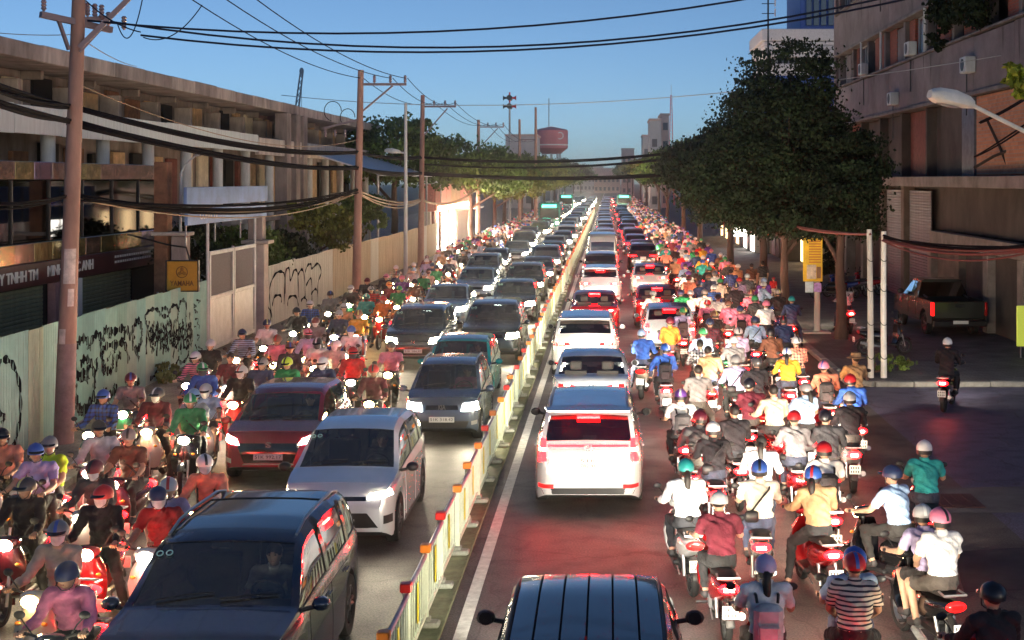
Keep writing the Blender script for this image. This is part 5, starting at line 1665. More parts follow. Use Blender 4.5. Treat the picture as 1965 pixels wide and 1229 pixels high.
def car(name, label, style, x, ynear, facing, L, W, Hh, color, wr=0.31, wb=None, lights=True, plate=None, near=True, yaw=0.0, cat='car', group=None, rails=False, brake=True, sunroof=False, tail='wide', headq=None, grille='bar', rim_dark=False, beam=0, hm='head_car', badge=None, emblem=None, plast=False, spoiler=False, ribs=False, glass='glass_front', tailh=None):
    """facing 'us': its front looks at the camera and stands at depth ynear; 'away': its rear does"""
    st = STY[style]
    wb = wb or L * .605
    rz = math.pi if facing == 'us' else 0.0
    cy = ynear + L / 2
    o = empty(name, (x, cy, 0), rz + yaw)
    tag(o, label, cat, group)
    CARBOX.append((x, cy, W / 2, L / 2))
    hl = L / 2
    top = [(a * L, b * Hh) for a, b in st['top']]
    cowl, rf, rr, rb = st['cowl'] * L, st['rf'] * L, st['rr'] * L, st['rb'] * L
    yf, yr = wb / 2 + (0.02 * L), -wb / 2 + (0.02 * L)
    clear = .19 if style in ('sedan', 'hatch', 'mpv') else .22
    Ra = wr + .06
    ys = {a for a, _ in top} | {cowl, rf, rr, rb} | {st['bp'][0] * L, st['bp'][1] * L, st['cp'][0] * L, st['cp'][1] * L}
    step = .14 if near else .3
    ys |= set(np.arange(-hl + .05, hl - .04, step).tolist())
    for yw in (yf, yr):
        for a in np.linspace(0, math.pi, 13 if near else 7):
            ys.add(yw + Ra * math.cos(a))
        ys |= {yw - Ra - .012, yw + Ra + .012}
    ys = sorted(y for y in ys if -hl <= y <= hl)
    cl = [ys[0]]
    keys = {round(v, 5) for v in (cowl, rf, rr, rb, hl, -hl, st['bp'][0] * L, st['bp'][1] * L, st['cp'][0] * L, st['cp'][1] * L)}
    for y in ys[1:]:
        if y - cl[-1] > .011:
            cl.append(y)
        elif round(y, 5) in keys:
            cl[-1] = y
    ys = cl
    rings = []
    info = []
    for y in ys:
        e = abs(y) / hl
        w = W / 2 * (1 - .05 * e ** 4 - .07 * e ** 9 - .12 * e ** 26)
        zt = pw(top, y)
        zb = lerp(st['belt'][1], st['belt'][0], (y - rb) / (cowl - rb)) * Hh
        zb = min(zb, zt - .045)
        zbot = clear + .10 * max(0, (e - .9) / .1)
        z0 = zbot
        for yw in (yf, yr):
            if abs(y - yw) < Ra:
                z0 = max(z0, wr - .005 + math.sqrt(max(0, Ra * Ra - (y - yw) ** 2)))
        z0 = min(z0, zb - .06)
        hs = zb - z0
        hc = zt - zb
        wt = w * .95 - (.27 if style != 'van' else .10) * max(0, hc - .06)
        q = [(0, zbot), (w - .27, zbot), (w - .27, z0), (w * .975, z0), (w * .995, z0 + .10 * hs), (w, z0 + .42 * hs), (w * .992, z0 + .72 * hs), (w * .978, zb - .05 * min(1, hs * 2)), (w * .95, zb)]
        ax, az, bx, bz = w * .945, zb + .02 * min(1, hc * 4), wt, zt - .075 * min(1, hc * 3)
        for t, bul in ((.05, 0), (.5, .018), (.95, 0)):
            q.append((lerp(ax, bx, t) + bul * min(1, hc * 2), lerp(az, bz, t)))
        q += [(wt * .90, zt - .026 * min(1, hc * 6)), (wt * .52, zt - .006), (0, zt)]
        rings.append(q)
        info.append((y, hc))
    nr = len(rings[0])
    for _ in range(3 if near else 1):      # soften the lengthwise corners of the shell
        new = [list(r) for r in rings]
        for k in range(1, len(ys) - 1):
            a, b_ = ys[k] - ys[k - 1], ys[k + 1] - ys[k]
            if max(a, b_) > .35: continue
            wa, wb_ = b_ / (a + b_), a / (a + b_)
            f_ = .5 * min(1, min(a, b_) / .05)
            for i in range(5, nr):
                mx_ = [rings[k - 1][i][j] * wa + rings[k + 1][i][j] * wb_ for j in (0, 1)]
                new[k][i] = tuple(rings[k][i][j] * (1 - f_) + mx_[j] * f_ for j in (0, 1))
        rings = new
    V = []
    for y, q in zip(ys, rings):
        V += [(px, y, pz) for px, pz in q] + [(-px, y, pz) for px, pz in q[-2:0:-1]]
    n = 2 * nr - 2
    def tag_face(k, i):
        ii = i if i < nr - 1 else n - 1 - i
        ym = (ys[k] + ys[k + 1]) / 2
        side = 'right' if i < nr - 1 else 'left'
        if ii in (9, 10) and min(info[k][1], info[k + 1][1]) > .10 and rb - .02 < ym < cowl:
            if st['bp'][1] * L < ym < st['bp'][0] * L or st['cp'][1] * L < ym < st['cp'][0] * L:
                return 'pillar'
            if ym < rr + .02 and style == 'sedan':
                return 'body'
            z = 'f' if ym > st['bp'][0] * L else ('m' if ym > st['cp'][0] * L else 'b')
            return 'side_%s_%s' % (side, z)
        if ii in (12, 13):
            if rf < ym < cowl: return 'windscreen'
            if rb < ym < rr: return 'rear'
            if sunroof and rr + .75 < ym < rf - .22: return 'sunroof'
        return 'body'
    faces, wins = [], {}
    allf = []
    for k in range(len(ys) - 1):
        for i in range(n):
            j = (i + 1) % n
            f = (k * n + i, k * n + j, (k + 1) * n + j, (k + 1) * n + i)
            allf.append(f)
            t = tag_face(k, i)
            if t in ('body', 'pillar'):
                faces.append((f, 1 if t == 'pillar' else (2 if (i in (0, 1, 2) or i in (n - 1, n - 2, n - 3)) else 0)))
            else:
                wins.setdefault(t, []).append(f)
    capr, capf = tuple(range(n - 1, -1, -1)), tuple((len(ys) - 1) * n + i for i in range(n))
    bvh = BVHTree.FromPolygons([Vector(v) for v in V], allf + [capr, capf])
    mb = MB(); mb.v = V
    mb.f = [f for f, _ in faces] + [capr, capf]
    mb.m = [m for _, m in faces] + [0, 0]
    me = mb.mesh('body', ['paint', 'black_gloss', 'under'])
    bm = bmesh.new(); bm.from_mesh(me)
    bmesh.ops.delete(bm, geom=[v for v in bm.verts if not v.link_faces], context='VERTS')
    for f in bm.faces: f.smooth = True
    for e_ in bm.edges:
        if len(e_.link_faces) == 2 and e_.calc_face_angle(0) > R(38): e_.smooth = False
    bm.to_mesh(me); bm.free()
    link('body', me, o, color)
    # panes
    cen = Vector((0, 0, Hh * .6))
    NM = {'windscreen': 'windscreen', 'rear': 'rear_window', 'sunroof': 'sunroof'}
    for t, fl in wins.items():
        used = sorted({i for f in fl for i in f})
        idx = {v: i for i, v in enumerate(used)}
        nrm = {v: Vector() for v in used}
        for f in fl:
            a, b, c, d = [Vector(V[i]) for i in f]
            nn = (c - a).cross(d - b)
            if nn.length > 1e-9:
                nn.normalize()
                if nn.dot((a + c) / 2 - Vector((0, (a.y + c.y) / 2, Hh * .5))) < 0: nn = -nn
                for i in f: nrm[i] += nn
        pv = [Vector(V[i]) - (nrm[i].normalized() if nrm[i].length else Vector((0, 0, 0))) * .012 for i in used]
        m2 = MB(); m2.add(pv, [tuple(idx[i] for i in f) for f in fl], 0)
        cnt = {}
        for f in fl:
            for a, b in zip(f, f[1:] + f[:1]):
                cnt.setdefault(frozenset((a, b)), []).append((a, b))
        for e_, l_ in cnt.items():
            if len(l_) == 1:
                a, b = l_[0]
                m2.add([V[a], V[b], pv[idx[b]], pv[idx[a]]], [(0, 1, 2, 3)], 1)
        g = glass if t == 'windscreen' else ('black_gloss' if t == 'sunroof' else 'glass_side')
        w_ = m2.build(NM.get(t, 'side_window'), [g, 'black_plastic'], o, 60)
        if t == 'windscreen' and near:
            WS = w_
            for xx in (W * .30, -W * .04):     # wipers
                q = MB()
                p0 = bvh.ray_cast(Vector((xx, cowl - .04, 9)), Vector((0, 0, -1)))[0]
                p1 = bvh.ray_cast(Vector((xx - W * .30, cowl - .11, 9)), Vector((0, 0, -1)))[0]
                if p0 and p1:
                    q.tube([p0 + Vector((0, 0, .02)), p0.lerp(p1, .5) + Vector((0, 0, .03)), p1 + Vector((0, 0, .015))], .009, 4); q.build('wiper', 'black_plastic', w_)
            if facing == 'us' and L > 4.0:
                for k in range(2):
                    q = MB(); xx = W * .36 - k * .1
                    pt = bvh.ray_cast(Vector((xx, rf + .13, 9)), Vector((0, 0, -1)))[0]
                    if pt:
                        q.lathe([(.038, 0), (.038, .004), (.026, .004), (.026, 0)], 14, 'z', (0, 0, 0), 0, True)
                        s_ = q.build('sticker', 'sticker_green', w_); s_.location = pt + Vector((0, .004, .005)); s_.rotation_euler = (-math.atan2(pw(top, rf) - pw(top, cowl), cowl - rf), 0, 0)
    def pt(nm, quad, axis, m, res=(7, 4), off=.006, thick=.03, parent=None, sm=40, col=None):
        p_ = front_patch(bvh, quad, axis, res, off, thick)
        if p_ is None: return None
        return p_.build(nm, m, parent or o, sm, col if col is not None else color)
    w2 = W / 2
    zh = Hh * (.47 if style != 'van' else .40)
    # front face
    if headq is None:
        headq = [(.50, -.075), (.94, -.06), (.90, .105), (.54, .075)]
    front_on = lights
    for s in (1, -1):
        quad = [(s * a * w2, zh + b) for a, b in headq]
        pt('headlight', quad, 'front', hm if front_on else 'lens_clear', (6, 3), .008, .006)
    if facing == 'us' or near:
        if grille == 'bar':
            pt('grille', [(-.42 * w2, zh - .05), (.42 * w2, zh - .05), (.40 * w2, zh + .04), (-.40 * w2, zh + .04)], 'front', 'black_gloss', (8, 2), .006)
            pt('lower_intake', [(-.62 * w2, .30), (.62 * w2, .30), (.70 * w2, .44), (-.70 * w2, .44)], 'front', 'black_plastic', (8, 2), .005)
        elif grille == 'hex':
            pt('grille', [(-.50 * w2, .36), (.50 * w2, .36), (.66 * w2, zh + .0), (-.66 * w2, zh + .0)], 'front', 'black_gloss', (8, 3), .006)
            pt('grille_trim', [(-.53 * w2, .33), (.53 * w2, .33), (.50 * w2, .355), (-.50 * w2, .355)], 'front', 'chrome', (8, 1), .012)
        elif grille == 'trap':
            pt('lower_intake', [(-.78 * w2, .28), (.78 * w2, .28), (.52 * w2, .56), (-.52 * w2, .56)], 'front', 'black_plastic', (8, 3), .006)
            pt('grille', [(-.50 * w2, zh - .03), (.50 * w2, zh - .03), (.50 * w2, zh + .03), (-.50 * w2, zh + .03)], 'front', 'black_gloss', (8, 1), .008)
            for s in (1, -1):
                pt('fog_lamp', [(s * .80 * w2, .40), (s * .93 * w2, .40), (s * .93 * w2, .52), (s * .80 * w2, .52)], 'front', 'black_plastic', (3, 3), .01)
    for s in (1, -1):
        if not lights or grille == 'trap': continue
        if facing == 'us' and near:
            pt('fog_lamp', [(s * .76 * w2, .36), (s * .90 * w2, .37), (s * .90 * w2, .45), (s * .76 * w2, .44)], 'front', 'fog_warm' if hm == 'head_warm' else 'lens_clear', (3, 2), .01)
    if near:
        pt('bonnet', [(-.84 * w2, cowl + .10), (.84 * w2, cowl + .10), (.74 * w2, hl - .24), (-.74 * w2, hl - .24)], 'top', 'paint', (10, 8), .005, .012)
    # rear face
    zt_ = tailh or Hh * (.56 if style in ('suv', 'mpv', 'hatch') else .60 if style == 'sedan' else .38)
    tm = 'tail_brake' if brake else 'tail_dim'
    if facing == 'away' or near:
        lit = lights and facing == 'away'
        for s in (1, -1):
            if tail == 'wide':
                quad = [(s * .42 * w2, zt_ - .02), (s * .90 * w2, zt_ - .05), (s * .91 * w2, zt_ + .05), (s * .46 * w2, zt_ + .03)]
            elif tail == 'slit':
                quad = [(s * .30 * w2, zt_ - .02), (s * .90 * w2, zt_ - .06), (s * .90 * w2, zt_ + .055), (s * .45 * w2, zt_ + .015)]
            else:
                quad = [(s * .74 * w2, zt_ - .20), (s * .91 * w2, zt_ - .22), (s * .90 * w2, zt_ + .16), (s * .76 * w2, zt_ + .14)]
            tl = pt('tail_light', quad, 'rear', (tm if lit else 'lens_red'), (5, 3), .010, .008)
            if tl and lit and facing == 'away' and near:
                c = [(quad[0][0] + quad[2][0]) / 2, (quad[0][1] + quad[2][1]) / 2]
                pt('lamp_core', [(c[0] - .06, c[1] - .022), (c[0] + .06, c[1] - .022), (c[0] + .06, c[1] + .022), (c[0] - .06, c[1] + .022)], 'rear', 'tail_core', (3, 2), .016, .02, tl)
                pt('reflector', [(s * .62 * w2, .40), (s * .90 * w2, .40), (s * .90 * w2, .46), (s * .62 * w2, .46)], 'rear', 'tail_dim', (4, 1), .012)  # reflector given its own faint glow for light thrown back
        if facing == 'away':
            zbp = .52 if style != 'sedan' else .56
            if tail == 'bar':
                pt('light_bar', [(-.72 * w2, zt_ + .02), (.72 * w2, zt_ + .02), (.72 * w2, zt_ + .055), (-.72 * w2, zt_ + .055)], 'rear', tm, (10, 1), .012)
            pt('bumper_trim', [(-.80 * w2, .30), (.80 * w2, .30), (.86 * w2, .40), (-.86 * w2, .40)], 'rear', 'black_plastic', (8, 2), .008)
            if near:
                pt('tailgate', [(-.72 * w2, .62), (.72 * w2, .62), (.80 * w2, zt_ - .08), (-.80 * w2, zt_ - .08)], 'rear', 'paint', (8, 3), .006, .012)
            if brake and near:
                q = MB(); yy = rr - .02
                p_ = bvh.ray_cast(Vector((0, yy, 9)), Vector((0, 0, -1)))[0]
                if p_:
                    q.cbox(-.19, .19, yy - .10, yy - .03, p_.z - .03, p_.z + .015, .008); q.build('brake_light', 'tail_brake', o)
    # number plates
    pl = plate
    for side in (('front', 1), ('rear', -1)):
        if (side[0] == 'front') != (facing == 'us'): continue
        zz = .47 if side[0] == 'front' else (.80 if style in ('suv', 'mpv', 'hatch') and side[0] == 'rear' else .62)
        if grille == 'trap' and side[0] == 'front': zz = .42
        q = MB(); h = bvh.ray_cast(Vector((0, side[1] * 9, zz)), Vector((0, -side[1], 0)))[0]
        yy = (h.y if h else side[1] * hl) + side[1] * .018
        big = side[0] == 'rear'
        pw_, ph_ = (.26, .055) if not big else (.165, .082)
        q.cbox(-pw_, pw_, yy - .008, yy + .008, zz - ph_, zz + ph_, .004)
        po = q.build('number_plate', 'plate_white', o)
        if pl:
            lines = [pl] if not big else pl.split(' ')
            for k, tx in enumerate(lines):
                zz2 = zz if not big else zz + (.04 if k == 0 else -.04)
                text('lettering', tx, .085 if not big else .075, (0, yy + side[1] * .0095, zz2), (R(90), 0, math.pi if side[1] > 0 else 0), 'plate_ink', po, .001, pw_ * 1.8 if not big else .26)
    if emblem:
        side = 1 if facing == 'us' else -1
        zz = zh + .0 if facing == 'us' else zt_ - .0
        if facing == 'us' and grille == 'hex': zz = zh - .03
        h = bvh.ray_cast(Vector((0, side * 9, zz)), Vector((0, -side, 0)))[0]
        if h:
            if emblem in ('S', 'KIA', 'H'):
                text('emblem', emblem, .13, (0, h.y + side * .016, zz), (R(90), 0, math.pi if side > 0 else 0), 'chrome', o, .006, .15 if emblem == 'KIA' else .11, .004)
            else:
                q = MB()
                q.lathe([(.075, 0), (.075, .012), (.06, .012), (.06, 0)], 20, 'y', (0, 0, 0), 0, True)
                if emblem == 'T':
                    q.lathe([(.034, 0), (.034, .014), (.024, .014), (.024, 0)], 14, 'y', (0, 0, .01), 0, True)
                else:
                    q.tube([(-.05, .006, .03), (0, .006, -.02), (.05, .006, .03)], .008, 5)
                eo = q.build('emblem', 'chrome', o); eo.location = (0, h.y + side * .012, zz); eo.scale = (1.25, 1, .85)
    # mirrors
    for s in (1, -1):
        q = MB()
        yy = cowl - .18 * L / 4.3 * .9
        ww = W / 2 * .99
        zz = pw([(rb, st['belt'][1] * Hh), (cowl, st['belt'][0] * Hh)], yy) + .07
        rg = []
        for k, (dy, sc_) in enumerate(((-.05, .8), (-.03, 1), (.04, .95), (.085, .55))):
            rg.append([(s * (ww + .13 + .095 * sc_ * math.cos(a)), yy + dy, zz + .07 * sc_ * math.sin(a)) for a in [2 * math.pi * t / 10 for t in range(10)]])
        q.rings(rg)
        mo = q.build('wing_mirror', 'black_plastic' if plast else 'paint', o, 60, color)
        q = MB(); q.tube([(s * (ww - .08), yy + .03, zz - .06), (s * (ww + .06), yy + .02, zz - .03)], .025, 6); q.build('mirror_stalk', 'black_plastic', mo)
        if near:
            q = MB(); q.lathe([(.0, 0), (.065, 0), (.065, .004)], 12, 'y', (s * (ww + .13), yy - .0535, zz)); q.build('mirror_glass', 'black_gloss', mo)
    # doors with handles
    if near:
        zlo, zhi = clear + .10, st['belt'][0] * Hh - .05
        seams = [(st['bp'][0] * L - .03, yf - Ra - .10), (yr + Ra * .55, st['bp'][0] * L - .045)]
        for s, ax in ((1, 'right'), (-1, 'left')):
            if not ((facing == 'us' and s == -1) or (facing == 'away' and s == 1) or abs(x) < 1 or True): continue
            for a, b in seams:
                d_ = pt('door', [(a + .01, zlo), (b - .01, zlo), (b - .01, zhi), (a + .01, zhi)], ax, 'paint', (6, 5), .005, .012)
                q = MB()
                h = bvh.ray_cast(Vector((s * 9, a + .16, zhi - .08)), Vector((-s, 0, 0)))[0]
                if h:
                    q.cbox(min(h.x + s * .012, h.x + s * .035), max(h.x + s * .012, h.x + s * .035), a + .07, a + .24, zhi - .095, zhi - .065, .006); q.build('handle', 'chrome' if not plast else 'paint', d_, None, color)
    if plast:
        for s, ax in ((1, 'right'), (-1, 'left')):
            pt('sill_trim', [(yr + Ra + .03, clear + .005), (yf - Ra - .03, clear + .005), (yf - Ra - .03, clear + .09), (yr + Ra + .03, clear + .09)], ax, 'black_plastic', (6, 1), .012, .02)
    if rails:
        for s in (1, -1):
            q = MB()
            pts = []
            for t in range(7):
                yy = lerp(rr + .12, rf - .15, t / 6)
                h = bvh.ray_cast(Vector((s * W * .355, yy, 9)), Vector((0, 0, -1)))[0]
                pts.append((h if h else Vector((s * W * .355, yy, Hh * .97))) + Vector((0, 0, .012 if t in (0, 6) else .045)))
            q.tube(pts, .018, 6); q.build('roof_rail', 'rim' if not ribs else 'black_plastic', o, 60)
    if ribs:
        for k in range(6):
            xx = (k - 2.5) * .215
            pt('roof_rib', [(xx - .097, rr + .1), (xx + .097, rr + .1), (xx + .097, rf - .03), (xx - .097, rf - .03)], 'top', 'paint', (2, 12), .024, .03)
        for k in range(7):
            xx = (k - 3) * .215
            pt('groove_shade', [(xx - .009, rr + .1), (xx + .009, rr + .1), (xx + .009, rf - .05), (xx - .009, rf - .05)], 'top', 'under', (1, 12), .006, .008)  # dark strips laid in the gaps to stand for their shade
        q = MB(); hz = pw(top, rr + .3); q.tube([(0, rr + .35, hz), (0, rr + .2, hz + .12)], [.02, .008], 6); q.build('antenna', 'black_plastic', o)
    if spoiler:
        q = MB(); hz = pw(top, rr)
        q.rings([[(-.40 * W, rr + .10, hz + .012), (.40 * W, rr + .10, hz + .012), (.40 * W, rr + .10, hz + .05), (-.40 * W, rr + .10, hz + .05)], [(-.37 * W, rr - .12, hz - .005), (.37 * W, rr - .12, hz - .005), (.37 * W, rr - .12, hz + .022), (-.37 * W, rr - .12, hz + .022)]]); q.build('spoiler', 'paint', o, None, color)
    # wheels
    ty, rm = wheel_mesh(wr, rim_dark)
    for s in (1, -1):
        for yw in (yf, yr):
            wl = empty('wheel', (s * (W / 2 - .115), yw, wr)); wl.parent = o
            if s < 0: wl.rotation_euler = (0, 0, math.pi)
            link('tyre', ty, wl); link('rim', rm, wl)
    # cabin
    if near:
        sm_ = seat_mesh()
        for yy in (rf - .65, rf - 1.55):
            for s in (1, -1):
                se = link('seat', sm_, o); se.location = (s * W * .2, yy, Hh * .32)
        q = MB(); q.cbox(-W * .42, W * .42, rf + .02, cowl - .05, Hh * .42, Hh * .60, .06); q.build('dashboard', 'interior', o)
        q = MB(); q.box(-W * .42, W * .42, rb + .1, cowl - .1, clear + .04, clear + .12); q.build('cabin_floor', 'under', o)
        sw = link('steering_wheel', SH['steer'], o); sw.location = (-W * .2, rf - .12, Hh * .60); sw.rotation_euler = (R(-25), 0, 0)
    if beam and facing == 'away':
        for s in (1, -1):
            spot(o, (s * .66 * w2, hl + .05, zh), (0, 1, -.20), beam, 70, (1, .80, .52) if facing == 'us' else (1, .93, .78))
    return o
mat('sticker_green', (0.45, 0.75, 0.68), 0.5)  # plain pale green sticker colour, no glow
WHT, SIL, GRY, DRK, BLK = (.75, .76, .78), (.45, .48, .52), (.12, .14, .17), (.035, .045, .06), (.012, .014, .018)
OL, RL = 'oncoming cars left of the barrier', 'cars driving away right of the barrier'
BP = 300
# oncoming side
car('car', 'near dark blue SUV with dark glass roof panel at the bottom of the street', 'suv', -3.99, 13.05, 'us', 4.65, 1.90, 1.70, (.006, .026, .065), .36, 2.8, plate=None, rails=True, sunroof=True, emblem='V', beam=BP * .5, rim_dark=True, group=OL)
car('car', 'white crossover with big dark lower grille right behind the blue SUV', 'hatch', -3.95, 20.4, 'us', 4.03, 1.70, 1.62, (.84, .85, .88), .335, 2.525, plate='51K 205.36', grille='trap', emblem='T', plast=True, beam=BP * .6, rim_dark=True, group=OL, headq=[(.52, .0), (.93, .03), (.90, .11), (.56, .07)])
car('car', 'dark red hatchback with both headlights on among the motorbikes', 'hatch', -6.05, 25.0, 'us', 3.84, 1.735, 1.50, (.36, .008, .03), .30, 2.45, plate='51K 992.17', grille='hex', emblem='S', beam=BP, group=OL, headq=[(.60, -.03), (.94, .02), (.90, .14), (.68, .07)])
car('car', 'small slate blue hatchback with wide lower grille beside the barrier', 'hatch', -3.43, 28.9, 'us', 3.6, 1.60, 1.52, (.075, .105, .17), .28, 2.4, plate='51K 318.42', grille='bar', emblem='KIA', rails=True, beam=BP, hm='head_car', group=OL)
car('car', 'bright teal small hatchback behind the slate blue one', 'hatch', -3.62, 33.4, 'us', 3.7, 1.66, 1.50, (.01, .36, .38), .29, 2.45, plate='51H 617.08', beam=BP, group=OL)
car('car', 'dark grey SUV beside the barrier just behind the teal hatchback', 'suv', -3.5, 41.4, 'us', 4.5, 1.83, 1.68, DRK, .35, plate='51G 470.11', beam=BP, group=OL, emblem='V')
car('car', 'dark grey crossover beside the motorbikes with a pale front plate', 'suv', -5.62, 40.4, 'us', 4.3, 1.79, 1.63, (.05, .06, .075), .34, plate='51K 584.90', grille='hex', emblem='H', beam=BP, group=OL)
car('car', 'light silver blue sedan next to the motorbikes, headlights glaring', 'sedan', -6.0, 51.0, 'us', 4.4, 1.75, 1.47, (.26, .34, .42), .31, plate='51F 213.77', beam=BP, group=OL)
car('car', 'charcoal hatchback by the barrier with one glaring headlight', 'hatch', -3.6, 53.0, 'us', 4.1, 1.75, 1.52, (.06, .055, .065), .31, plate='51A 902.35', beam=BP, group=OL)
FARL = [(-5.85, 61, 'sedan', (.30, .34, .40), 'pale grey sedan third in the outer oncoming lane'), (-3.72, 61.5, 'suv', (.045, .05, .075), 'dark blue grey SUV seventh along the barrier'), (-6.3, 69.5, 'suv', (.2, .24, .3), 'blue grey SUV in the outer oncoming lane before the pink shopfront'), (-3.6, 70, 'sedan', (.05, .09, .11), 'dark teal sedan along the barrier'),
        (-6.5, 79, 'hatch', (.12, .10, .12), 'brownish dark hatchback in the outer oncoming lane'), (-3.6, 79, 'suv', (.3, .33, .37), 'grey SUV along the barrier further back'), (-5.9, 89, 'sedan', (.45, .45, .43), 'pale sedan in the glare of the outer lane'), (-3.65, 88, 'sedan', (.08, .08, .09), 'black sedan along the barrier in the glare')]
for x, y, s, c, lab in FARL:
    dim = dict(suv=(4.4, 1.82, 1.66), sedan=(4.4, 1.75, 1.47), hatch=(3.8, 1.7, 1.5))[s]
    car('car', lab, s, x, y, 'us', *dim, c, near=y < 70, beam=BP if y < 80 else 0, group=OL)
# far oncoming: copies
PAL = [(.5, .5, .5), (.05, .05, .06), (.3, .3, .34), (.25, .03, .03), (.6, .58, .55), (.06, .09, .2)]
PALN = ['pale grey', 'black', 'mid grey', 'dark red', 'cream', 'navy']
protoU = {}
def ORDN(k): return ORD[k] if k < 20 else 'twenty ' + ORD[k - 20]
def far_car(side, i, x, y):
    s = ['sedan', 'suv', 'hatch'][i % 3]
    key = (side, s)
    if key not in protoU:
        dim = dict(suv=(4.4, 1.82, 1.66), sedan=(4.4, 1.75, 1.47), hatch=(3.8, 1.7, 1.5))[s]
        o = car('car', '', s, x, y, side, *dim, PAL[i % 6], near=False, headq=[(.44, -.10), (.95, -.09), (.92, .13), (.50, .11)])  # headlights enlarged to stand for their distant glare
        remember(o)
        protoU[key] = o
        TREE.clear()
    else:
        o = copy_tree(protoU[key])
        o.location = (x, y + 2.2, 0)
        CARBOX.append((x, y + 2.2, .9, 2.2))
        o.rotation_euler[2] = (math.pi if side == 'us' else 0) + random.uniform(-.05, .05)
    for n_, c in TREE:
        if n_ in ('body', 'wing_mirror'):
            c.color = (*PAL[i % 6], 1)
    lane = 'lane by the barrier' if (abs(x + 3.65) < .5 or abs(x + .4) < .4) else 'outer lane'
    tag(o, 'distant %s %s, %s from the front in the %s %s' % (PALN[i % 6], 'SUV' if s == 'suv' else s if s != 'hatch' else 'hatchback', ORDN(i // 2), 'oncoming' if side == 'us' else 'departing', lane), 'car', OL if side == 'us' else RL)
i = 0
yy = 98.0
while yy < 330:
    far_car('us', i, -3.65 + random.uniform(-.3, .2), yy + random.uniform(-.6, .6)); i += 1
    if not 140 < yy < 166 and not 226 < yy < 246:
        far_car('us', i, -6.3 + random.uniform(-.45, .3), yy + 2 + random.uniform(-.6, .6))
    i += 1
    yy += 8.2 if yy < 200 else 12
# departing side
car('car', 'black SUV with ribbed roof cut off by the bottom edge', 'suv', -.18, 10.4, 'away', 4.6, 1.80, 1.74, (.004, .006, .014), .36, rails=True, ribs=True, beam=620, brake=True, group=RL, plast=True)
car('car', 'white seven seat family car braking, nearest behind the black ribbed roof', 'mpv', -.33, 22.8, 'away', 4.54, 1.82, 1.70, WHT, .32, 2.78, plate='51K 782.46', rails=True, tail='bar', emblem='KIA', spoiler=True, beam=480, plast=True, group=RL, tailh=1.03)
car('car', 'white sedan with slim red tail lights in front of the white family car', 'sedan', -.38, 30.8, 'away', 4.5, 1.78, 1.45, (.7, .73, .78), .32, plate='51K 640.19', tail='slit', beam=480, group=RL, brake=False, emblem='V')
car('car', 'white SUV with amber and red tail lights, third along the barrier', 'suv', -.65, 38.0, 'away', 4.55, 1.86, 1.69, (.74, .73, .72), .35, plate='51H 128.55', beam=480, rails=False, spoiler=True, emblem='V', group=RL, brake=False)
car('car', 'bright red sedan between two white SUVs along the barrier', 'sedan', -.5, 48.4, 'away', 4.4, 1.74, 1.46, (.42, .01, .02), .31, plate='51G 333.70', beam=480, group=RL)
car('car', 'white SUV glowing red at the tail ahead of the red sedan', 'suv', -.36, 60.0, 'away', 4.5, 1.85, 1.68, WHT, .35, tail='wide', beam=420, spoiler=True, group=RL)
car('car', 'black SUV between the white SUV and the white van', 'suv', -.4, 70.0, 'away', 4.6, 1.86, 1.75, BLK, .35, tail='tall', near=False, group=RL)
car('van', 'tall white minibus ahead of the black SUV', 'van', -.35, 80.0, 'away', 5.4, 1.92, 2.35, (.66, .62, .58), .33, near=False, tail='tall', cat='van', group=RL)
car('car', 'silver white hatchback beside the motorbikes behind the red sedan', 'hatch', 1.87, 43.0, 'away', 3.8, 1.69, 1.5, (.6, .66, .74), .29, plate='51D 906.14', beam=420, group=RL, tail='tall')
car('car', 'deep red sedan in the inner lane with glowing tail window', 'sedan', 1.8, 51.0, 'away', 4.4, 1.74, 1.46, (.5, .012, .012), .31, plate='51C 471.28', beam=420, group=RL)
car('car', 'white sedan with red glowing rear window beside the crowd', 'sedan', 1.92, 64.5, 'away', 4.4, 1.74, 1.46, (.72, .66, .64), .31, near=True, beam=200, group=RL)
i = 0
yy = 91.0
while yy < 330:
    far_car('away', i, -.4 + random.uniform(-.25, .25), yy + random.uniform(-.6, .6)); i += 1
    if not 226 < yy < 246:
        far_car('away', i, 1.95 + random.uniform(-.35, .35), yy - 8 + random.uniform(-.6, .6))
    i += 1
    yy += 8.2 if yy < 200 else 12
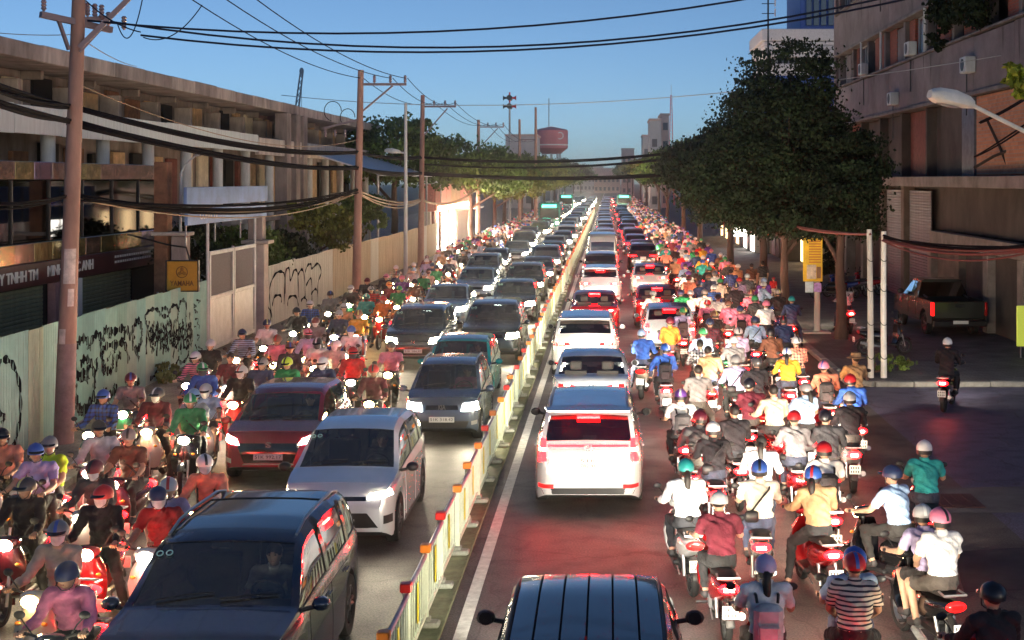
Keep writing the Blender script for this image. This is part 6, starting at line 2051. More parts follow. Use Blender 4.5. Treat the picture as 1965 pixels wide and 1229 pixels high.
# pickup parked by the block
def pickup():
    o = empty('pickup_truck', (11.6, 49.7, .12), R(3))
    tag(o, 'olive grey pickup truck parked tail out beside the concrete block', 'pickup truck')
    c = (.045, .05, .045)
    W2 = .93
    def loft(nm, st, m='paint', sm=35):
        q = MB(); rg = []
        for y, w, z0, z1, wt in st:
            rg.append([(-w, y, z0), (w, y, z0), (w, y, lerp(z0, z1, .6)), (w * .98, y, z1 - .04), (wt, y, z1), (-wt, y, z1), (-w * .98, y, z1 - .04), (-w, y, lerp(z0, z1, .6))])
        q.rings(rg); return q.build(nm, m, o, sm, c)
    for s in (1, -1):    # bed sides with arches
        q = MB()
        pts = [(-2.55, .45)] + [(-1.55 + .47 * math.cos(a), max(.45, .42 + .47 * math.sin(a))) for a in np.linspace(math.pi, 0, 9)] + [(-.75, .45), (-.75, 1.20), (-2.6, 1.20), (-2.62, .7)]
        q.prism(pts, 'x', s * W2 - (.05 if s > 0 else 0), s * W2 + (.05 if s < 0 else 0)); q.build('bed_side', 'paint', o, None, c)
    q = MB(); q.cbox(-W2 + .06, W2 - .06, -2.5, -.8, .5, .62, .01); q.build('bed_floor', 'under', o)
    q = MB(); q.cbox(-W2 + .07, W2 - .07, -2.64, -2.56, .62, 1.19, .02); tg = q.build('tailgate', 'paint', o, None, c)
    q = MB(); q.cbox(-.16, .16, -2.66, -2.641, 1.0, 1.09, .01); q.build('handle', 'black_plastic', tg)
    q = MB(); q.cbox(-W2 + .02, W2 - .02, -2.78, -2.6, .36, .56, .03); bp = q.build('rear_bumper', 'black_plastic', o)
    q = MB(); q.cbox(-.26, .26, -2.795, -2.781, .46, .57, .005); q.build('number_plate', 'plate_white', o)
    for s in (1, -1):
        q = MB(); q.cbox(s * W2 - .075 if s > 0 else -W2 - .012, s * W2 + .012 if s > 0 else -W2 + .075, -2.665, -2.47, .72, 1.17, .015); q.build('tail_light', 'tail_dim' if s < 0 else 'lens_red', o)  # left lens glows faintly in place of light reflected in it
    loft('cab', [(-.74, W2, .45, 1.22, W2 - .03), (.9, W2, .45, 1.2, W2 - .03), (1.6, W2, .45, 1.12, W2 - .06)])
    loft('bonnet', [(1.61, W2, .5, 1.12, W2 - .06), (2.5, W2 * .97, .48, 1.02, W2 - .12), (2.66, W2 * .9, .5, .9, W2 - .2)])
    loft('roof', [(-.55, .70, 1.70, 1.80, .6), (.1, .72, 1.71, 1.83, .62), (.6, .70, 1.68, 1.79, .6)])
    def quad(nm, pts, m):
        q = MB(); q.add(pts, [(0, 1, 2, 3)]); q.add([(x, y, z) for x, y, z in pts], []); return q.build(nm, m, o)
    quad('rear_window', [(-.84, -.74, 1.22), (.84, -.74, 1.22), (.69, -.56, 1.70), (-.69, -.56, 1.70)], 'glass_side')
    quad('windscreen', [(.84, 1.3, 1.17), (-.84, 1.3, 1.17), (-.69, .6, 1.69), (.69, .6, 1.69)], 'glass_front')
    for s in (1, -1):
        quad('side_window', [(s * .87, -.7, 1.23), (s * .87, .25, 1.21), (s * .71, .15, 1.70), (s * .71, -.52, 1.70)], 'glass_side')
        quad('side_window', [(s * .87, .31, 1.21), (s * .87, 1.25, 1.18), (s * .70, .6, 1.69), (s * .71, .2, 1.70)], 'glass_side')
        q = MB(); q.ell((s * 1.05, .95, 1.28), (.13, .08, .1)); q.build('wing_mirror', 'black_plastic', o, 179)
        q = MB(); q.tube([(s * .7, -.8, 1.28), (s * .7, -1.3, 1.22)], .03, 6); q.build('sports_bar', 'black_plastic', o)
        for a in (-.6, .4):
            q = MB(); q.cbox(s * W2 + (.002 if s > 0 else -.014), s * W2 + (.014 if s > 0 else -.002), a, a + .85, .58, 1.18, .005); d_ = q.build('door', 'paint', o, None, c)
            q = MB(); q.cbox(s * W2 + (.015 if s > 0 else -.04), s * W2 + (.04 if s > 0 else -.015), a + .08, a + .26, 1.02, 1.06, .005); q.build('handle', 'chrome', d_)
    ty, rm = wheel_mesh(.38, True)
    for s in (1, -1):
        for yw in (-1.55, 1.62):
            wl = empty('wheel', (s * (W2 - .13), yw, .38), 0 if s > 0 else math.pi); wl.parent = o
            link('tyre', ty, wl); link('rim', rm, wl)
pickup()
# buses with green lit route signs
emit('route_green', (.08, .9, .55), 5)
mat('bus_body', (.5, .5, .5), .4)
def bus(x, y, facing, lab):
    o = empty('bus', (x, y + 4.5, 0), math.pi if facing == 'us' else 0)
    tag(o, lab, 'bus')
    c = (.06, .28, .2)
    q = MB(); rg = []
    for yy, w, z1 in ((-4.5, 1.12, 2.8), (-4.4, 1.2, 2.95), (4.3, 1.2, 2.95), (4.45, 1.15, 2.85), (4.52, 1.08, 2.6)):
        rg.append([(-w, yy, .35), (w, yy, .35), (w, yy, 1.2), (w * .97, yy, z1 - .15), (w * .88, yy, z1), (-w * .88, yy, z1), (-w * .97, yy, z1 - .15), (-w, yy, 1.2)])
    q.rings(rg); q.build('body', 'paint', o, 30, c)
    q = MB(); q.cbox(-1.0, 1.0, 4.50, 4.56, 1.25, 2.4, .03); q.build('windscreen', 'black_gloss', o)
    q = MB(); q.cbox(-1.0, 1.0, -4.54, -4.48, 1.5, 2.4, .03); q.build('rear_window', 'black_gloss', o)
    for yy, s in ((4.53, 1), (-4.54, -1)):
        q = MB(); q.cbox(-.75, .75, min(yy, yy + s * .05), max(yy, yy + s * .05), 2.45, 2.75, .02); q.build('route_sign', 'route_green', o)
    for s in (1, -1):
        for k in range(5):
            q = MB(); q.cbox(s * 1.2 - .02, s * 1.2 + .02, -4.0 + k * 1.6, -2.55 + k * 1.6, 1.4, 2.4, .01); q.build('side_window', 'black_gloss', o)
        q = MB(); q.cbox(s * .85 - .14, s * .85 + .14, 4.50, 4.56, .7, .9, .02); q.build('headlight', 'head_car', o)
        q = MB(); q.cbox(s * .95 - .1, s * .95 + .1, -4.55, -4.49, .7, 1.05, .02); q.build('tail_light', 'tail_on', o)
        ty, rm = wheel_mesh(.45, True)
        for yw in (-2.6, 2.9):
            wl = empty('wheel', (s * 1.02, yw, .45), 0 if s > 0 else math.pi); wl.parent = o
            link('tyre', ty, wl); link('rim', rm, wl)
bus(-6.3, 149, 'us', 'oncoming bus with green lit route sign among the far cars, nearer one')
bus(-7.0, 232, 'us', 'oncoming bus with green lit route sign, farther one')
bus(2.5, 232, 'away', 'departing bus with green lit rear sign near the right tree row')

# ================================================================== PEOPLE
CN = {'white': (.72, .70, .70), 'black': (.012, .010, .014), 'navy': (.02, .035, .10), 'blue': (.03, .10, .42), 'light blue': (.30, .42, .62), 'red': (.55, .015, .02), 'maroon': (.13, .015, .03), 'pink': (.70, .20, .32), 'salmon': (.70, .25, .16), 'orange': (.70, .22, .03), 'mustard': (.52, .28, .02), 'yellow': (.78, .48, .02), 'lime': (.55, .75, .03), 'green': (.02, .26, .09), 'teal': (.02, .30, .30), 'purple': (.12, .04, .26), 'lavender': (.42, .36, .58), 'grey': (.20, .19, .20), 'beige': (.48, .37, .28), 'brown': (.16, .07, .045), 'tan': (.42, .25, .13), 'silver': (.45, .45, .48), 'cream': (.65, .58, .48), 'dark grey': (.05, .048, .055)}
def build_person(pose, voxel=.017):
    J = {k: Vector(v) for k, v in pose.items() if isinstance(v, tuple)}
    caps = []      # (a, b, ra, rb, region)
    def cap(a, b, ra, rb, reg): caps.append((J[a] if isinstance(a, str) else Vector(a), J[b] if isinstance(b, str) else Vector(b), ra, rb, reg))
    pel, che, nek, hd = J['pelvis'], J['chest'], J['neck'], J['head']
    q = MB()
    # torso as a loft of ellipses along the spine
    sp = [(pel + Vector((0, 0, -.07)), .155, .125), (pel + Vector((0, 0, .05)), .165, .125), (pel.lerp(che, .5), .145, .108), (che, .172, .120), (che.lerp(nek, .55), .178, .105), (nek + Vector((0, 0, -.035)), .105, .08)]
    wid = J['ls'].x - J['rs'].x
    rg = []
    for c, rx, ry in sp:
        rg.append([c + Vector((rx * math.cos(t * math.pi / 8), ry * math.sin(t * math.pi / 8), 0)) for t in range(16)])
    q.rings(rg)
    caps.append((pel + Vector((0, 0, -.06)), pel + Vector((0, 0, .02)), .15, .15, 'trousers'))
    caps.append((pel + Vector((0, 0, .10)), che, .14, .15, 'shirt'))
    caps.append((che, nek + Vector((0, 0, -.05)), .16, .11, 'shirt'))
    for s in 'lr':
        caps.append((J[s + 's'].lerp(nek, .5) + Vector((0, 0, -.03)), J[s + 's'], .065, .066, 'shirt'))
        cap(s + 's', s + 'e', .060, .046, 'uparm'); cap(s + 'e', s + 'w', .046, .031, 'forearm')
        hand_dir = (J[s + 'g'] - J[s + 'w'])
        caps.append((J[s + 'w'], J[s + 'g'], .032, .036, 'hand'))
        cap(s + 'h', s + 'k', .088, .064, 'thigh'); cap(s + 'k', s + 'a', .060, .040, 'shin')
        caps.append((J[s + 'a'] + Vector((0, -.03, -.02)), J[s + 't'], .045, .042, 'shoe'))
    caps.append((nek + Vector((0, 0, -.04)), hd + Vector((0, -.01, -.05)), .054, .052, 'neck'))
    for a, b, ra, rb, reg in caps:
        n = 5
        L = (b - a).length
        if L < 1e-5: continue
        d = (b - a) / L
        pts = [a - d * ra * .75, a - d * ra * .35] + [a.lerp(b, t / n) for t in range(n + 1)] + [b + d * rb * .35, b + d * rb * .75]
        rad = [ra * .55, ra * .93] + [lerp(ra, rb, t / n) for t in range(n + 1)] + [rb * .93, rb * .55]
        if reg in ('trousers', 'shirt') and (a.x == 0 and b.x == 0): continue
        q.tube(pts, rad, 10)
    rot = Matrix.Rotation(pose.get('yaw', 0), 3, 'Z') @ Matrix.Rotation(pose.get('nod', 0), 3, 'X')
    q.ell(hd, (.076, .094, .112), 16, 12, 0, rot)
    q.ell(hd + rot @ Vector((0, .035, -.06)), (.055, .055, .05), 12, 8, 0, rot)      # jaw
    q.ell(hd + rot @ Vector((0, .098, -.012)), (.015, .022, .026), 8, 6, 0, rot)     # nose
    for s in (1, -1):
        q.ell(hd + rot @ Vector((s * .078, -.005, -.005)), (.012, .024, .032), 8, 6, 0, rot)    # ears
    caps.append((hd + Vector((0, 0, -.03)), hd + Vector((0, 0, .03)), .10, .10, 'head'))
    me = q.mesh('tmp', 'skin')
    t = bpy.data.objects.new('tmp', me)
    m1 = t.modifiers.new('r', 'REMESH'); m1.mode = 'VOXEL'; m1.voxel_size = voxel
    m2 = t.modifiers.new('s', 'SMOOTH'); m2.factor = .5; m2.iterations = 3
    out = evaluated_mesh(t)
    nv = len(out.vertices)
    co = np.empty(nv * 3); out.vertices.foreach_get('co', co); co = co.reshape(-1, 3)
    no = np.empty(nv * 3); out.vertices.foreach_get('normal', no); no = no.reshape(-1, 3)
    faces = [tuple(p.vertices) for p in out.polygons]
    bpy.data.meshes.remove(out)
    cen = np.array([co[list(f)].mean(0) for f in faces])
    best = np.full(len(faces), 9.0); reg = np.zeros(len(faces), int)
    tpar = np.zeros(len(faces))
    names = []
    for k, (a, b, ra, rb, r) in enumerate(caps):
        A, B = np.array(a), np.array(b)
        d = B - A
        tt = np.clip(((cen - A) @ d) / max(d @ d, 1e-9), 0, 1)
        dist = np.linalg.norm(cen - A - tt[:, None] * d, axis=1) - (ra + (rb - ra) * tt)
        upd = dist < best
        best[upd] = dist[upd]; reg[upd] = k; tpar[upd] = tt[upd]
        names.append(r)
    rname = [names[k] for k in reg]
    # body mesh with eyes, mouth, fingers
    B = MB(); B.v = [tuple(v) for v in co]; B.f = list(faces); B.m = [0] * len(faces)
    for s in (1, -1):
        B.ell(hd + rot @ Vector((s * .032, .083, .012)), (.014, .008, .008), 8, 5, 1, rot)
        B.tube([hd + rot @ Vector((s * .016, .089, .034)), hd + rot @ Vector((s * .048, .078, .036))], .005, 4, True, 1)
    B.ell(hd + rot @ Vector((0, .086, -.055)), (.024, .008, .008), 8, 5, 2, rot)
    for s in 'lr':
        g, w = J[s + 'g'], J[s + 'w']
        fwd = (g - w).normalized()
        side = 1 if s == 'l' else -1
        out_ = Vector((side, 0, 0))
        if pose.get('grip', True):
            for k in range(4):
                base = g + out_ * (.033 - .022 * k) * side * side + fwd * .018 + Vector((0, 0, .012))
                L = (.9, 1.05, 1.0, .8)[k]
                B.tube([base, base + fwd * .030 * L, base + fwd * .036 * L + Vector((0, 0, -.026 * L)), base + fwd * .008 + Vector((0, 0, -.042 * L))], [.0095, .009, .0085, .007], 6)
            tb = g - out_ * .034 * side * side - fwd * .02
            B.tube([tb, tb - out_ * .012 + fwd * .02 + Vector((0, 0, -.016)), tb + fwd * .042 + Vector((0, 0, -.03))], [.011, .010, .008], 6)
        else:
            for k in range(4):
                base = g + Vector((0, .03 - .02 * k, 0)); L = (.9, 1.05, 1.0, .8)[k]
                B.tube([base, base + fwd * .04 * L, base + fwd * .075 * L + Vector((-.012 * side, 0, 0))], [.0095, .009, .007], 6)
            B.tube([g + Vector((0, .035, .03)), g + Vector((0, .055, 0)) + fwd * .02], [.011, .008], 6)
    res = {'body': B.mesh('person', ['skin', 'eye', 'lip'], 179)}
    ph = co[:, 0] * 31 + co[:, 1] * 23 + co[:, 2] * 17
    fold = .007 * np.sin(ph * 1.3 + 2 * np.sin(co[:, 2] * 24)) + .006 * np.sin(co[:, 2] * 55 + co[:, 0] * 26 + 3 * np.sin(co[:, 1] * 19))
    fold = np.maximum(fold, -.007)
    def garment(nm, test, th, m, fold_=1.0, part=None):
        fs = [f for f, r, tp, c in zip(faces, rname, tpar, cen) if test(r, tp, c)]
        if not fs: return None
        used = sorted({i for f in fs for i in f}); ix = {v: i for i, v in enumerate(used)}
        pv = [co[i] + no[i] * (th + fold[i] * fold_) for i in used]
        g = MB(); g.add(pv, [tuple(ix[i] for i in f) for f in fs])
        cnt = {}
        for f in fs:
            for a, b in zip(f, f[1:] + f[:1]): cnt.setdefault(frozenset((a, b)), []).append((a, b))
        for l in cnt.values():
            if len(l) == 1:
                a, b = l[0]
                g.add([pv[ix[b]], pv[ix[a]], co[a] - no[a] * .004, co[b] - no[b] * .004], [(0, 1, 2, 3)])
        return g.mesh(nm, m, 179)
    res['shirt_long'] = garment('shirt', lambda r, t, c: r in ('shirt', 'uparm') or (r == 'forearm' and t < .93), .016, 'cloth')
    res['shirt_short'] = garment('shirt', lambda r, t, c: r == 'shirt' or (r == 'uparm' and t < .72), .017, 'cloth')
    res['trousers_long'] = garment('trousers', lambda r, t, c: r in ('trousers', 'thigh') or (r == 'shin' and t < .9), .009, 'cloth', .7)
    res['trousers_short'] = garment('trousers', lambda r, t, c: r == 'trousers' or (r == 'thigh' and t < .8), .012, 'cloth', .7)
    res['shoe_l'] = garment('shoe', lambda r, t, c: r == 'shoe' and c[0] > 0, .006, 'shoe', 0)
    res['shoe_r'] = garment('shoe', lambda r, t, c: r == 'shoe' and c[0] <= 0, .006, 'shoe', 0)
    res['head'] = hd; res['rot'] = rot; res['pel'] = pel; res['che'] = che; res['nek'] = nek
    return res
def mirror(d):
    o = dict(d)
    for k, v in list(d.items()):
        if k[0] == 'l' and len(k) == 2: o['r' + k[1]] = (-v[0], v[1], v[2]) if ('r' + k[1]) not in d else d['r' + k[1]]
    return o
DRV = mirror(dict(pelvis=(0, -.17, .87), chest=(0, -.12, 1.17), neck=(0, -.07, 1.385), head=(0, -.035, 1.535), ls=(.185, -.08, 1.33), le=(.265, .10, 1.10), lw=(.285, .335, 1.045), lg=(.30, .42, 1.045), lh=(.10, -.13, .845), lk=(.17, .29, .80), la=(.155, .16, .40), lt=(.16, .32, .34)))
FOOT = mirror(dict(DRV)); FOOT.update(lk=(.26, .20, .62), la=(.33, .10, .13), lt=(.35, .26, .06), rk=(-.17, .29, .80), yaw=R(14))
LEAN = mirror(dict(DRV)); LEAN.update(chest=(0, -.07, 1.15), neck=(0, .02, 1.355), head=(0, .07, 1.50), ls=(.185, .01, 1.30), rs=(-.185, .01, 1.30), nod=R(-8), yaw=R(-10))
PAS = mirror(dict(pelvis=(0, -.47, .90), chest=(0, -.45, 1.20), neck=(0, -.42, 1.415), head=(0, -.385, 1.565), ls=(.175, -.42, 1.36), le=(.24, -.30, 1.12), lw=(.16, -.14, .99), lg=(.13, -.07, .98), lh=(.10, -.44, .87), lk=(.22, -.06, .78), la=(.20, -.20, .40), lt=(.21, -.06, .34), yaw=R(12)))
STD = mirror(dict(pelvis=(0, 0, .93), chest=(0, 0, 1.22), neck=(0, .01, 1.44), head=(0, .03, 1.59), ls=(.185, 0, 1.39), le=(.24, -.03, 1.12), lw=(.23, .06, .87), lg=(.23, .09, .79), lh=(.10, 0, .91), lk=(.11, .06, .50), la=(.11, .0, .09), lt=(.12, .14, .05), grip=False)); STD.update(rk=(-.11, -.02, .50), ra=(-.11, -.12, .10), rt=(-.12, .02, .05))
FOOTR = {k: v for k, v in DRV.items()}; FOOTR.update(rk=(-.27, .18, .62), ra=(-.35, .06, .13), rt=(-.37, .22, .06), yaw=R(-24), chest=(-.02, -.10, 1.16), neck=(-.03, -.05, 1.375), head=(-.035, -.01, 1.525))
TWIST = {k: v for k, v in DRV.items()}; TWIST.update(ls=(.17, -.03, 1.33), rs=(-.19, -.12, 1.32), yaw=R(32), head=(.02, -.03, 1.53), le=(.24, .16, 1.12), re=(-.29, .06, 1.09))
POSES = {k: build_person(v) for k, v in (('drive', DRV), ('foot', FOOT), ('lean', LEAN), ('footr', FOOTR), ('twist', TWIST), ('pass', PAS), ('stand', STD))}
def helmet_meshes():
    q = MB(); rs = []
    for j in range(9):
        ph = (j / 8) * R(104)
        rs.append([(.114 * math.sin(ph) * math.cos(a), .138 * math.sin(ph) * math.sin(a) - .012, .124 * math.cos(ph) + .02) for a in [2 * math.pi * t / 20 for t in range(20)]])
    for k_, sc_ in ((1, .86),):
        rs.append([(x * sc_, y * sc_, z - .002) for x, y, z in rs[-1]])
    rs[0] = [(x * .02, y * .02, .152) for x, y, z in rs[1]]
    q.rings(rs, True)
    dome = q.mesh('helmet', 'plastic', 60)
    q = MB()
    rr = []
    for f_ in (0, .5, 1):
        rr.append([( .118 * math.sin(a) * (1 - .1 * f_), .118 * math.cos(a) + .02 + .055 * f_ * math.cos(a), .045 - .022 * f_) for a in [R(-62 + 124 * t / 10) for t in range(11)]])
    q.rings(rr, False, 0, False); q.rings([[(x, y, z - .006) for x, y, z in r] for r in rr], False, 0, False)
    vis = q.mesh('visor', 'black_gloss', 60)
    q = MB()
    for s in (1, -1):
        q.tube([(s * .108, .02, -.01), (s * .085, .045, -.08), (s * .03, .06, -.118), (0, .062, -.122)], .006, 4)
    strap = q.mesh('chin_strap', 'black_plastic')
    q = MB(); rs = []
    for j in range(6):
        z = .0 - .022 * j
        k_ = math.sqrt(max(.1, 1 - ((z - .0) / .135) ** 2))
        rs.append([(.084 * k_ * math.sin(a), (.104 * k_) * math.cos(a) + .012, z - .012) for a in [R(-78 + 156 * t / 10) for t in range(11)]])
    q.rings(rs, False, 0, False)
    mask = q.mesh('face_mask', 'cloth', 179)
    q = MB(); q.ell((0, -.03, .0), (.088, .095, .10), 14, 9); q.tube([(0, -.11, 0), (0, -.145, -.12), (.01, -.135, -.26), (.015, -.12, -.32)], [.042, .046, .034, .008], 9)
    hair = q.mesh('hair', 'dark_hair', 179)
    q = MB(); q.ell((0, -.018, .028), (.088, .104, .100), 16, 10)
    short = q.mesh('hair', 'dark_hair', 179)
    q = MB(); rs = [[(r * math.cos(a), r * math.sin(a) - .01, z) for a in [2 * math.pi * t / 20 for t in range(20)]] for r, z in ((.005, .16), (.10, .135), (.115, .06), (.2, .035), (.2, .028), (.10, .05))]
    q.rings(rs, True); hat = q.mesh('hat', 'cloth', 60)
    q = MB(); q.cbox(-.145, .145, -.31, -.145, -.30, .10, .05); q.cbox(-.105, .105, -.345, -.311, -.27, -.08, .02)
    bag = q.mesh('backpack', 'cloth', 40)
    q = MB()
    for s in (1, -1):
        q.tube([(s * .10, -.15, .09), (s * .11, -.10, .155), (s * .115, .03, .14), (s * .12, .11, .02), (s * .13, .06, -.16), (s * .14, -.12, -.22)], .016, 5)
    straps = q.mesh('strap', 'black_plastic')
    q = MB()
    for w0, w1 in ((-.018, .018),):
        rr = []
        for k in range(13):
            ph = R(-92 + 184 * k / 12)
            rr.append([(w, .1405 * math.sin(ph) - .012, .1275 * math.cos(ph) + .02) for w in (w0, w1)])
        q.rings(rr, False, 0, False)
    band = q.mesh('stripe', 'plastic', 179)
    q = MB(); rr = []
    for z, k_ in ((-.005, 1.02), (-.035, 1.0), (-.065, .93)):
        rr.append([(.114 * k_ * math.sin(a), -.130 * k_ * math.cos(a) - .01, z) for a in [R(-75 + 150 * t / 12) for t in range(13)]])
    q.rings(rr, False, 0, False)
    flap = q.mesh('neck_flap', 'black_plastic', 179)
    q = MB(); q.tube([(.13, -.02, .17), (.10, .115, .10), (0, .135, -.02), (-.13, .10, -.16), (-.175, -.02, -.2), (-.10, -.14, -.12), (.02, -.145, .04), (.12, -.10, .15), (.13, -.02, .17)], .014, 5); q.cbox(-.20, -.02, -.215, -.15, -.27, -.12, .02)
    sling = q.mesh('sling_bag', 'black_plastic', 60)
    return dict(band=band, flap=flap, sling=sling, dome=dome, visor=vis, strap=strap, mask=mask, hair=hair, short=short, hat=hat, bag=bag, straps=straps)
HM = helmet_meshes()
TROU = [(.012, .013, .018), (.03, .035, .06), (.02, .02, .022), (.05, .06, .11), (.07, .06, .055), (.015, .014, .014)]
def person(pose, mw, shirt, helmet, label, opts=(), group=None, scale=1.0, trousers=None):
    D = POSES[pose]
    o = link('person', D['body'])
    o.matrix_world = mw @ Matrix.Scale(scale, 4) if scale != 1 else mw
    long_ = 'short' not in opts
    so = link('shirt', D['shirt_long' if long_ else 'shirt_short'], o, CN[shirt])
    pat = 'cloth_check' if 'check' in opts else 'cloth_stripe' if 'stripe' in opts else None
    if pat:
        so.material_slots[0].link = 'OBJECT'; so.material_slots[0].material = MAT[pat]
    link('trousers', D['trousers_short' if 'shorts' in opts else 'trousers_long'], o, trousers or random.choice(TROU))
    link('shoe', D['shoe_l'], o); link('shoe', D['shoe_r'], o)
    def put(nm, me, parent=o, col=None, at='head'):
        c = link(nm, me, parent, col)
        if parent is o:
            if at == 'head':
                c.matrix_local = Matrix.Translation(D['head']) @ D['rot'].to_4x4()
            else:
                c.matrix_local = Matrix.Translation(D['che'])
        return c
    if 'hair' in opts: put('hair', HM['hair'])
    else: put('hair', HM['short'])
    if helmet == 'none': pass
    elif 'hat' in opts: put('hat', HM['hat'], o, CN[helmet])
    else:
        h = put('helmet', HM['dome'], o, CN[helmet])
        put('chin_strap', HM['strap'], h)
        if random.random() < .7: put('visor', HM['visor'], h)
        if random.random() < .45: put('stripe', HM['band'], h, random.choice([(.7, .7, .7), (.02, .02, .02), (.5, .02, .02), (.05, .1, .4), (.6, .6, .2)]))
        if random.random() < .5: put('neck_flap', HM['flap'], h)
    if 'mask' in opts: put('face_mask', HM['mask'], o, random.choice([(.6, .62, .68), (.7, .7, .7), (.05, .05, .06), (.35, .5, .6)]))
    if 'pack' in opts:
        b = put('backpack', HM['bag'], o, CN[random.choice(['black', 'black', 'dark grey'])] if 'whitepack' not in opts else CN['silver'], 'chest')
        put('strap', HM['straps'], b)
    elif random.random() < .14 and pose != 'stand': put('sling_bag', HM['sling'], o, None, 'chest')
    tag(o, label, 'person', group)
    return o

# ================================================================== MOTORBIKES
def bike_proto(kind):
    o = empty('motorbike')
    sc_ = kind == 's'
    wr = .245 if sc_ else .29
    yr, yf = (-.60, .66) if sc_ else (-.58, .64)
    def ring(y, z, hw, hh, n=12, p=2.6):
        r = []
        for t in range(n):
            a = 2 * math.pi * t / n
            c, s = math.cos(a), math.sin(a)
            r.append((hw * math.copysign(abs(c) ** (2 / p), c), y, z + hh * math.copysign(abs(s) ** (2 / p), s)))
        return r
    for yy in (yf, yr):
        wl = empty('wheel', (0, yy, wr)); wl.parent = o
        q = MB(); w = .052 if sc_ else .042
        q.lathe([(wr * .72, -w * .8), (wr * .9, -w), (wr, -w * .3), (wr, w * .3), (wr * .9, w), (wr * .72, w * .8)], 22, 'x', (0, 0, 0), 0, True); q.build('tyre', 'tyre', wl, 50)
        q = MB(); q.lathe([(wr * .74, -.03), (wr * .74, .03), (wr * .66, .03), (wr * .66, -.03)], 20, 'x', (0, 0, 0), 0, True)
        for k in range(5):
            a = k * 1.2566
            q.tube([(0, .03 * math.cos(a), .03 * math.sin(a)), (0, wr * .68 * math.cos(a + .2), wr * .68 * math.sin(a + .2))], .016, 5)
        q.lathe([(.05, -.05), (.05, .05)], 12, 'x'); q.build('rim', 'rim_dark' if sc_ else 'rim', wl)
    for s in (1, -1):     # front fork, rear shocks
        q = MB(); q.tube([(s * .075, yf, wr), (s * .07, yf - .10, .62)], .02, 7); q.build('fork_leg', 'steel', o, 60)
        q = MB(); q.tube([(s * .105, yr, wr + .02), (s * .11, yr + .12, .60)], .024, 7); q.build('rear_shock', 'steel', o, 60)
    q = MB(); rg = []
    for k in range(9):
        a = R(-10 + 150 * k / 8)
        rg.append([(x * (.07 if sc_ else .06), yf - math.cos(a) * (wr + .03 + .012 * (1 - x * x)), wr + math.sin(a) * (wr + .03 + .02 * (1 - x * x))) for x in (-1, -.5, 0, .5, 1)])
    q.rings(rg, False, 0, False); q.rings([[(x * .97, y_, z - .008) for x, y_, z in r] for r in rg], False, 0, False); q.build('front_fender', 'paint', o, 60)
    # leg shield
    q = MB(); rg = []
    for z, y_, hw in ((.32, .36, .16), (.45, .42, .215), (.62, .44, .235), (.78, .43, .20), (.90, .42, .13)):
        rg.append([(hw * x, y_ + .10 * (1 - x * x), z) for x in (-1, -.6, -.2, .2, .6, 1)] + [(hw * x * .96, y_ - .05 + .08 * (1 - x * x), z) for x in (1, .6, .2, -.2, -.6, -1)])
    q.rings(rg); q.build('leg_shield', 'paint', o, 50)
    if sc_:
        q = MB(); q.cbox(-.175, .175, -.06, .40, .27, .335, .02); q.build('footboard', 'black_plastic', o)
    else:
        q = MB(); q.tube([(0, .42, .66), (0, .2, .50), (0, -.05, .50)], .06, 8); q.build('frame_spine', 'black_plastic', o, 60)
        q = MB(); q.cbox(-.13, .13, -.05, .22, .22, .44, .04); q.build('engine', 'steel', o)
        q = MB(); q.tube([(-.27, .12, .29), (.27, .12, .29)], .018, 6); q.build('foot_pegs', 'black_plastic', o)
    q = MB(); q.rings([ring(.10, .50, .10, .14), ring(.0, .54, .155, .17), ring(-.25, .55, .165, .17), ring(-.5, .60, .155, .12), ring(-.72, .66, .115, .075), ring(-.80, .68, .07, .045)]); q.build('tail_cowl', 'paint', o, 50)
    q = MB(); q.rings([ring(.08, .735, .075, .02), ring(.0, .745, .125, .04), ring(-.2, .75, .145, .045), ring(-.36, .785, .145, .045), ring(-.55, .79, .125, .04), ring(-.66, .775, .07, .02)]); q.build('seat', 'seat_vinyl', o, 60)
    q = MB(); q.cbox(-.10, .10, -.55, .02, .26, .40, .04); q.build('engine_case', 'black_plastic', o)
    q = MB(); q.tube([(.10, .05, .28), (.14, -.2, .26), (.15, -.45, .31), (.155, -.78, .38)], [.022, .03, .05, .045], 9); q.build('exhaust', 'steel', o, 60)
    q = MB(); q.tube([(-.12, -.62, .83), (-.13, -.78, .82), (.13, -.78, .82), (.12, -.62, .83)], .014, 6); q.build('grab_rail', 'steel', o, 60)
    q = MB(); q.rings([ring(-.70, .52, .05, .02), ring(-.86, .40, .055, .02), ring(-.93, .30, .05, .015)]); q.build('rear_mudguard', 'black_plastic', o, 50)
    # handlebar with grips, mirrors
    hb_ = empty('handlebar', (0, .42, .96)); hb_.parent = o
    q = MB(); q.tube([(-.33, -.03, .085), (-.20, .0, .075), (-.06, .03, .04), (.06, .03, .04), (.20, .0, .075), (.33, -.03, .085)], .014, 7); q.tube([(0, .03, .04), (0, .06, -.16)], .03, 8); q.build('bar', 'black_plastic', hb_, 60)
    q = MB(); q.rings([[(x, y_ - .42, z - .96) for x, y_, z in r] for r in (ring(.37, .985, .10, .04), ring(.42, .99, .16, .065), ring(.49, .975, .15, .075), ring(.545, .955, .10, .06))]); q.build('headlight_cowl', 'paint', hb_, 50)
    for s in (1, -1):
        q = MB(); q.tube([(s * .235, -.005, .079), (s * .345, -.032, .086)], .02, 8); q.build('grip', 'black_plastic', hb_, 60)
        q = MB(); q.tube([(s * .19, .0, .08), (s * .25, .02, .18), (s * .30, .0, .235)], .008, 5); q.ell((s * .315, -.005, .265), (.058, .016, .042), 12, 6); q.build('mirror', 'black_plastic', hb_, 60)
    hz, hy = (.955, .553) if True else (.7, .5)
    q = MB(); rs = []
